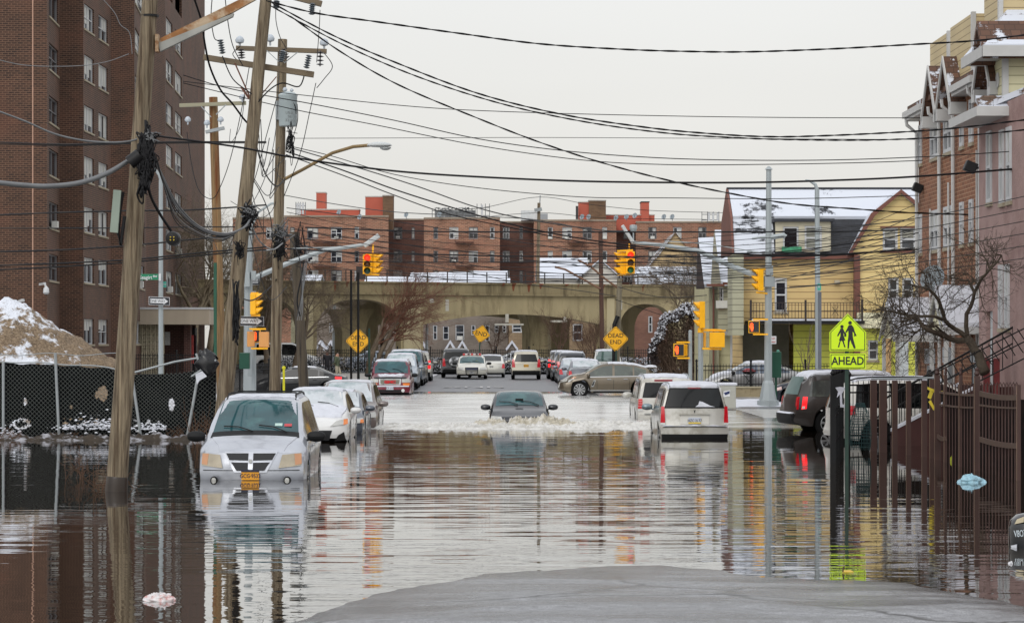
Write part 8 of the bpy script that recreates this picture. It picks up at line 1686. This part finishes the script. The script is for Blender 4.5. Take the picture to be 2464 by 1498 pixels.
m = MB(); m.uv = False; leaves(m, 6000, lambda R: Vector((Xat(R.uniform(640,1575),183), 182.7+R.gauss(0,.25), .25+R.uniform(0,1)**.7*1.1)), .025, .085, R); m.build('hedge_snow', SNOW, None, kind='stuff')
# ---------------------------------------------------------------- people
SKIN = mat('skin', (196,150,126), .6, var=.05)
def person(label, px, py_feet, D_, h, pose, mats, rz=0, zb=None):
    """pose: joint name -> (x,y,z) in body heights; one skinned body, clothes coloured by region"""
    b = P(px, py_feet, D_); b.z = zb if zb is not None else b.z; J = dict(pel=(0,0,.52), chest=(0,-.01,.72), neck=(0,-.01,.84), head=(0,-.02,.90), crown=(0,-.02,.965), shL=(.11,0,.81), shR=(-.11,0,.81), elL=(.14,0,.63), elR=(-.14,0,.63), haL=(.13,-.05,.47), haR=(-.13,-.05,.47), hiL=(.05,0,.50), hiR=(-.05,0,.50), knL=(.055,-.02,.27), knR=(-.055,-.02,.27), anL=(.055,0,.04), anR=(-.055,0,.04), toL=(.06,-.08,.015), toR=(-.06,-.08,.015)); J.update(pose)
    rad = dict(pel=.085, chest=.10, neck=.036, head=.062, crown=.035, shL=.055, shR=.055, elL=.035, elR=.035, haL=.026, haR=.026, hiL=.065, hiR=.065, knL=.045, knR=.045, anL=.03, anR=.03, toL=.025, toR=.025)
    K = list(J); E = [('pel','chest'),('chest','neck'),('neck','head'),('head','crown'),('chest','shL'),('chest','shR'),('shL','elL'),('elL','haL'),('shR','elR'),('elR','haR'),('pel','hiL'),('pel','hiR'),('hiL','knL'),('knL','anL'),('anL','toL'),('hiR','knR'),('knR','anR'),('anR','toR')]
    me = bpy.data.meshes.new('person'); me.from_pydata([Vector(J[k])*h for k in K], [(K.index(a), K.index(c)) for a, c in E], []); o = bpy.data.objects.new('person', me); COL.objects.link(o)
    o.modifiers.new('skin', 'SKIN'); 
    for i, k in enumerate(K): sv_ = me.skin_vertices[0].data[i]; sv_.radius = (rad[k]*h*1.0, rad[k]*h*.85); sv_.use_root = (k == 'pel')
    s_ = o.modifiers.new('sub', 'SUBSURF'); s_.levels = 2; s_.render_levels = 2; bpy.context.view_layer.update(); me2 = bpy.data.meshes.new_from_object(o.evaluated_get(bpy.context.evaluated_depsgraph_get())); bpy.data.objects.remove(o)
    for q in mats: me2.materials.append(q)
    hz = Vector(J['head'])*h; wz = J['pel'][2]*h; hl, hr = Vector(J['haL'])*h, Vector(J['haR'])*h
    for p in me2.polygons:
        c = p.center; p.material_index = 0 if (c-hz).length < .085*h or (c-hl).length < .04*h or (c-hr).length < .04*h else (2 if c.z < wz-.02*h else 1)
        if (c-hz).length < .09*h and c.z > hz.z+.035*h: p.material_index = 3
        if c.z < .045*h: p.material_index = 3
    me2.shade_smooth(); o = bpy.data.objects.new('person', me2); COL.objects.link(o); o.location = b; o.rotation_euler = (0,0,rz); tag(o, label, 'person'); return o
DKC = mat('cloth_black', (24,24,30), .8, var=.2); OLV = mat('cloth_olive', (86,96,74), .8, var=.15); KHK = mat('cloth_khaki', (196,186,164), .8, var=.1, k=.85); HAIR = mat('hair_grey', (120,110,100), .8, var=.2)
person('man in an olive jacket and pale trousers walking right behind the black sedan', 811, 905, 150, 1.75, dict(haL=(.06,.12,.55), haR=(-.05,.14,.58), elL=(.13,.03,.66), knL=(.05,-.10,.28), anL=(.05,-.06,.05), anR=(-.05,.14,.06), toL=(.05,-.14,.02), toR=(-.05,.08,.02)), [SKIN, OLV, KHK, HAIR], math.radians(70), .15)
person('person in a long black coat standing at the iron fence behind the black sedan', 787, 905, 156, 1.82, {}, [mat('skin_dark', (92,64,52), .6), DKC, DKC, DKC], math.radians(20), .15)
person('person in black bending forward on the porch of the yellow house', 1832, 905, 113.6, 1.7, dict(chest=(0,-.18,.66), neck=(0,-.28,.70), head=(0,-.34,.70), crown=(0,-.39,.69), shL=(.11,-.22,.68), shR=(-.11,-.22,.68), elL=(.14,-.22,.50), elR=(-.14,-.22,.50), haL=(.1,-.26,.36), haR=(-.1,-.26,.36), pel=(0,.02,.52)), [mat('skin_dark', (92,64,52), .6), DKC, DKC, DKC], math.radians(-80), .3)
# ---------------------------------------------------------------- overhead wires: each follows its own sag between its ends
def cr_(pts, n=5):
    o = []; q = [pts[0]]+list(pts)+[pts[-1]]
    for i in range(len(pts)-1):
        a, b, c, d = q[i:i+4]
        for k in range(n):
            t = k/n; o.append(tuple(.5*((2*b[j])+(-a[j]+c[j])*t+(2*a[j]-5*b[j]+4*c[j]-d[j])*t*t+(-a[j]+3*b[j]-3*c[j]+d[j])*t**3) for j in range(2)))
    return o+[pts[-1]]
def wire(label, pts, w, D0, D1=None, m_=WIRE, group='overhead wires strung across the street', name='overhead_wire', twist=0, cat='wire'):
    D1 = D1 or D0; c = cr_(pts, 6 if not twist else 14); xs_ = [0]
    for a, b in zip(c, c[1:]): xs_.append(xs_[-1]+math.hypot(b[0]-a[0], b[1]-a[1]))
    T = xs_[-1]; mb = MB(); mb.uv = False; P3 = [P(q[0], q[1], D0+(D1-D0)*s/T) for q, s in zip(c, xs_)]; r = [max(.008, w*.5*q.y/F) for q in P3]
    if twist:
        for ph in (0, math.pi): mb.tube([q+Vector((0, .6*rr*math.cos(s/twist+ph), .55*rr*math.sin(s/twist+ph))) for q, s, rr in zip(P3, xs_, r)], [rr*.62 for rr in r], 5, caps=False)
    else: mb.tube(P3, r, 5, caps=False)
    o = mb.build(name, m_, None, smooth=True); tag(o, label, cat, group); return o
G1 = 'overhead wires strung across the street'
wire('thick twisted black cable highest across the sky', [(640,2),(760,32),(900,52),(1100,80),(1300,106),(1500,119),(1650,124),(1800,125),(2000,118),(2200,107),(2350,98),(2470,84)], 4.4, 52, 58, twist=16)
wire('twisted black cable sagging from the leaning pole to the brick town houses', [(655,8),(800,85),(950,150),(1150,225),(1350,275),(1550,306),(1700,321),(1850,329),(2000,326),(2200,316),(2320,306),(2470,288)], 4.2, 52, 60, twist=14)
wire('second twisted cable just under the first sagging one', [(650,14),(820,105),(1000,183),(1200,248),(1400,292),(1600,320),(1760,331),(1900,336),(2100,337),(2300,328),(2470,312)], 3.8, 52, 60, twist=12)
wire('black cable dropping from the leaning pole across the yellow house roof', [(700,40),(820,125),(960,205),(1150,285),(1300,343),(1450,392),(1600,432),(1750,464),(1900,490),(2050,502),(2200,512),(2470,520)], 4, 52, 70, twist=18)
wire('thickest smooth black cable crossing at the height of the lamp arm', [(360,325),(560,352),(700,378),(850,400),(1000,416),(1200,428),(1400,436),(1600,439),(1800,439),(2000,434),(2200,425),(2470,404)], 5, 44, 62)
for i, (q, w, a, b, l) in enumerate((
    ([(441,196),(700,226),(1000,257),(1250,270),(1600,279),(1900,283),(2235,284)], 2, 60, 74, 'thin wire crossing level above the sagging cables'),
    ([(441,181),(560,215),(760,252),(950,290),(1150,334),(1350,362),(1550,378),(1750,385),(2000,385),(2250,376),(2470,362)], 2.4, 60, 62, 'thin wire sagging from the brick tower to the pink house'),
    ([(441,200),(700,262),(900,300),(1150,350),(1400,385),(1600,396),(1800,396),(2050,392),(2220,386)], 2.2, 60, 74, 'thin wire just below the tower-to-pink-house wire'),
    ([(700,333),(1000,332),(1300,331),(1700,333),(2210,336)], 1.4, 120, 120, 'faint straight wire in the far distance'),
    ([(690,350),(800,376),(950,420),(1150,452),(1400,474),(1600,476),(1900,478),(2210,470)], 2, 67, 76, 'thin wire leaving the transformer pole to the right'),
    ([(690,365),(820,408),(950,456),(1080,497),(1232,540),(1400,574),(1600,600),(1800,612),(2000,612),(2210,600)], 3.4, 67, 76, 'heavier fan wire running down to the right-hand houses'),
    ([(688,372),(820,420),(950,470),(1080,515),(1250,552),(1420,585),(1650,606),(1900,604),(2210,560)], 2.6, 67, 76, 'second fan wire below the heavier one'),
    ([(700,356),(850,400),(1000,447),(1150,500),(1280,530),(1440,553),(1500,556)], 3, 67, 140, 'fan wire ending at the dark brown pole'),
    ([(686,470),(800,490),(950,510),(1150,520),(1300,530),(1445,560)], 2, 67, 150, 'slack wire crossing before the red chimney'),
    ([(690,500),(850,520),(1000,540),(1150,565),(1300,590),(1500,618),(1700,635),(1872,640)], 2, 70, 96, 'thin wire crossing before the brick block windows'),
    ([(735,547),(1000,556),(1232,558),(1700,558),(2000,557),(2210,552),(2470,540)], 3.6, 98, 80, 'thick level cable at the height of the pole tops'),
    ([(690,598),(850,608),(1000,611),(1232,616),(1500,617),(1872,616),(2040,612),(2210,596)], 3.6, 90, 88, 'thick level cable passing behind the hanging signals'),
    ([(685,628),(850,630),(1232,631),(1500,632),(1870,633)], 2.2, 90, 90, 'level wire just above the viaduct railing'),
    ([(740,560),(900,580),(1100,602),(1232,620),(1400,640),(1600,655),(1830,668)], 1.8, 98, 96, 'slack wire running into the tall right-hand mast'),
    ([(725,590),(900,620),(1100,650),(1250,680),(1400,700),(1480,712)], 1.8, 98, 147, 'slack wire crossing the viaduct face'),
    ([(735,575),(950,600),(1150,640),(1300,655),(1450,660),(1700,655),(2210,615)], 2, 98, 90, 'slack wire crossing before the snowy gables'),
    ([(1040,507),(1160,500),(1296,474),(1420,492),(1560,506),(1750,512)], 1.3, 220, 220, 'fine wire over the tip of the slim far pole'),
    ([(1120,527),(1296,512),(1450,524),(1700,528)], 1.3, 220, 220, 'fine wire at the crossarm of the slim far pole'),
    ([(1480,720),(1600,760),(1700,790)], 1.5, 146, 140, 'drop wire from the grey pole to the snowy bush'),
    ([(1488,690),(1600,715),(1760,700),(2000,640),(2210,560),(2300,520)], 1.8, 146, 72, 'wire rising from the grey pole to the brick town houses'))):
    wire(l, q, w, a, b)
# fan of service drops over the yellow house
for i in range(9):
    y0 = 570+i*13; wire('one of the many thin wires crossing before the brick block and viaduct', [(690+5*i, y0-60+8*(i % 3)), (900, y0-18), (1150, y0+6*(i % 4)), (1450, y0+14-5*(i % 3)), (1750, y0-4), (2210, y0-40)], 1.5, 70+i, 90+3*i, group='thin wires before the brick block')
G2 = 'service drops fanning over the yellow house'
for i in range(8):
    y0 = 600+i*12+3*math.sin(i*2); yr = 470+i*22+6*math.sin(i*1.7); ym = (y0+yr)/2+16+2*(i % 3)
    wire('one of the thin black service drops fanning over the yellow house', [(1560+20*(i % 4), y0-4), (1800, y0+10), (2040, ym+6), (2225, yr+12)], 1.5+.4*(i % 2), 110, 77, group=G2)
for i in range(6):
    wire('one of the black wires passing in front of the brick and pink houses', [(1900, 560+i*26), (2100, 540+i*27), (2280, 512+i*27), (2475, 470+i*30)], 2.2, 78, 58, group='wires in front of the brick and pink houses')
for (x, y) in ((1981,693),(1991,697)): pass
# left-hand cables
wire('thick pale bundled cable sweeping in from the left edge to the near pole', [(-20,438),(60,446),(120,448),(190,440),(250,420),(300,392),(345,358)], 13, 41, 43, m_=WIREG, group=None)
wire('pale cable looping over the brick tower to the near pole', [(-20,262),(60,292),(130,322),(200,338),(270,343),(320,338),(352,322)], 5, 41, 43, m_=WIREG, group=None)
wire('thin pale wire with a small insulator across the tower', [(-20,140),(50,156),(120,160),(200,158),(260,148),(310,130)], 2, 60, 60, m_=WIREG, group=None)
wire('thin pale wire dropping past the tower windows', [(240,-10),(275,30),(290,60),(312,80),(318,130)], 1.8, 60, 60, m_=WIREG, group=None)
for i, (a, b, c) in enumerate(((342,346,341),(346,349,344),(549,548,546),(518,510,505),(606,600,572),(639,632,606),(650,640,612))):
    wire('one of the level black cables crossing in front of the brick tower', [(-20,a),(150,b+1),(320,c+(18 if i > 3 else 2)),(460,c+(4 if i > 3 else 0)),(640,c-(12 if i > 2 else 0))], 3 if i < 3 else 4, 46, 60, group='black cables in front of the brick tower')
# bundle from near pole to the leaning pole
BN = 'cables sagging between the near pole and the leaning pole'
for i in range(7):
    dx = i*4; wire('one of the grey and black cables sagging between the two nearest wooden poles', [(352+dx, 345+i*5), (385+dx*.6, 410+i*9), (425, 488+i*8), (480, 545+i*4), (540-dx*.3, 562+i*3), (585, 548), (602, 528+i*3)], (5,4.5,3,2.4,3,2,2.4)[i], 43, 52, m_=WIREG if i in (0,1,4) else WIRE, group=BN)
wire('black cable hanging from the near pole with a splice can on its end', [(352,420),(362,470),(385,515),(405,545),(414,560)], 7, 43, 43.5, group=None)
t = thing('splice_can', 'round black splice can dangling beside the near pole', 'cable splice', tuple(P(414,573,43.4))); m = MB(); m.uv = False; m.lathe(P(414,573,43.2), [(.02,-.02),(.11,0),(.125,.05),(.125,.30),(.10,.34)], 18, 'y'); m.build('can', BLACK, t, smooth=True, angle=40)
m = MB(); m.uv = False
for a, b in ((-4,-3),(4,-3),(-4,4),(4,4)): m.lathe(P(414+a, 573+b, 43.16), [(.012,0),(.012,.02)], 6, 'y')
m.build('terminals', mat('brass', (196,170,60), .4, metal=.5, var=0), t)
t = thing('splice_closure', 'black cylindrical cable closure lashed to the near pole', 'cable splice', tuple(P(325,382,42.6))); m = MB(); m.uv = False; m.tube([P(312,392,42.6), P(338,372,42.6)], .12, 12); m.build('closure', BLACK, t, smooth=True, angle=40)
def tangle(label, px, py, D_, n, sx, sy, seed, m_=WIRE, r=.011):
    R = random.Random(seed); mb = MB(); mb.uv = False
    for i in range(n):
        a = P(px+R.gauss(0,sx*.3), py+R.gauss(0,sy*.3), D_-.15); pts = [a]
        for k in range(5): pts.append(P(px+R.gauss(0,sx*.6), py+R.gauss(0,sy*.6), D_+R.uniform(-.3,.1)))
        q = cr_([(p.x, p.z) for p in pts], 4); mb.tube([Vector((x, D_-.2+.05*math.sin(j), z)) for j, (x, z) in enumerate(q)], r*R.uniform(.6,1.5), 4, caps=False)
    o = mb.build('cable_tangle', m_, None, smooth=True); tag(o, label, 'cable tangle'); return o
tangle('dense black tangle of cables on the near pole below the bracket', 352, 372, 42.8, 44, 18, 46, 1, r=.016); tangle('pale metal clamps and cable ends at the cable knot of the near pole', 362, 330, 42.8, 12, 14, 12, 2, WIREG)
tangle('black cables hanging down the right side of the near pole', 348, 440, 42.8, 16, 9, 50, 3, r=.018); tangle('messy knot of cables on the leaning pole', 600, 520, 52.2, 26, 16, 26, 4); tangle('pale cable ends at the knot of the leaning pole', 604, 508, 52.2, 14, 16, 12, 5, WIREG)
tangle('cable knot low on the transformer pole', 672, 590, 66.5, 24, 16, 36, 6); tangle('loose pale loops low on the transformer pole', 678, 560, 66.5, 12, 22, 24, 7, WIREG); tangle('drop cables beneath the transformer', 700, 340, 66.3, 12, 10, 26, 8)
tangle('coil of black cable on the leaning pole at head-sign height', 578, 600, 52.1, 14, 9, 20, 9); tangle('wires round the top of the short dark pole', 722, 600, 97.5, 14, 14, 40, 10)
tangle('black cables running down the leaning pole behind the signals', 570, 760, 52.1, 14, 6, 60, 11, r=.016)
G3 = 'slack vertical jumpers hanging between the wooden poles'
for i, (q, w, a, b) in enumerate((
    ([(465,-10),(486,55),(492,100),(505,160),(530,215),(560,250),(590,290),(615,312)], 5, 50, 53),
    ([(511,-10),(508,40),(515,90),(527,98)], 2.4, 52, 52), ([(541,-10),(548,50),(560,110),(585,160)], 2.4, 52, 52),
    ([(535,135),(560,190),(600,222),(625,240)], 3, 52.4, 52.4), ([(622,245),(650,215),(680,200),(720,208),(735,170)], 3.4, 52.3, 53),
    ([(450,318),(462,400),(480,460),(510,478),(530,450),(555,380),(580,270),(600,160)], 2, 60, 56),
    ([(760,200),(745,270),(725,360),(700,430),(680,480)], 2, 66, 67), ([(666,235),(640,330),(610,440),(575,520)], 2, 60, 60),
    ([(664,10),(664,50),(674,90),(690,118)], 2, 60, 66), ([(780,128),(800,160),(780,190),(762,212)], 2, 66.5, 66.5), ([(576,150),(560,130),(578,112)], 2, 66.6, 66.6),
    ([(612,318),(622,370),(640,420),(665,448),(685,430)], 3.5, 52.5, 60), ([(700,240),(712,262),(706,300),(692,345)], 2.4, 66.2, 66.5), ([(715,250),(716,290),(705,330),(695,360)], 2, 66.1, 66.4),
    ([(590,410),(620,450),(650,520),(655,580)], 2.4, 52.4, 60), ([(560,540),(600,500),(640,420),(665,300),(672,120)], 1.8, 55, 66), ([(600,560),(620,640),(650,720),(690,690)], 1.8, 52, 66),
    ([(770,25),(768,70),(762,150)], 2, 55, 60), ([(690,560),(720,620),(725,700),(715,760)], 2.6, 66, 80), ([(735,590),(728,650),(715,720),(722,760)], 4, 97, 97))):
    wire('one of the slack jumper wires looping between the leaning pole and the transformer pole', q, w, a, b, group=G3)
R9 = random.Random(12)
for i in range(14):
    x0 = R9.uniform(585, 690); y0 = R9.uniform(120, 520); x1 = x0+R9.uniform(-110, 110); y1 = y0+R9.uniform(-60, 160); xm = (x0+x1)/2+R9.uniform(-20, 20); wire('one of the slack jumper wires looping between the leaning pole and the transformer pole', [(x0, y0), (x0*.7+xm*.3, (y0+y1)/2+R9.uniform(10, 60)), (xm, max(y0, y1)+R9.uniform(20, 90)), (x1, y1)], R9.uniform(1.2, 2.2), 54, 65, group=G3)
wire('loop of black cable slung across the left-hand signal pole', [(555,700),(580,716),(608,722),(640,700),(665,672)], 3.5, 88, 66.5, group=None)
wire('pale double cable swagging from the leaning pole to the transformer pole', [(604,540),(625,580),(655,600),(680,585)], 4, 52.3, 66, m_=WIREG, group=None)
for i in range(3): wire('one of the pale wires hanging down beside the short dark pole', [(740-i*2,590),(735-i*3,660),(722+i*3,740),(715+i*5,770)], 2.2, 97, 97, m_=WIREG, group='pale wires beside the short dark pole')
for (px, py, D_, l) in ((2335,402,62,'boxy black floodlight on the brick town houses under the wires'),(2208,452,76,'black floodlight on the far corner of the brick town houses')):
    t = thing('floodlight', l, 'floodlight', tuple(P(px, py, D_))); m = MB(); m.cbox(P(px, py, D_), (.30,.25,.26), Matrix.Rotation(.4,3,'Y')); m.build('housing', BLACK, t, bevel=.02); m = MB(); m.bar(P(px, py, D_), P(px+18, py+2, D_+.2), .06); m.build('arm', BLACK, t)
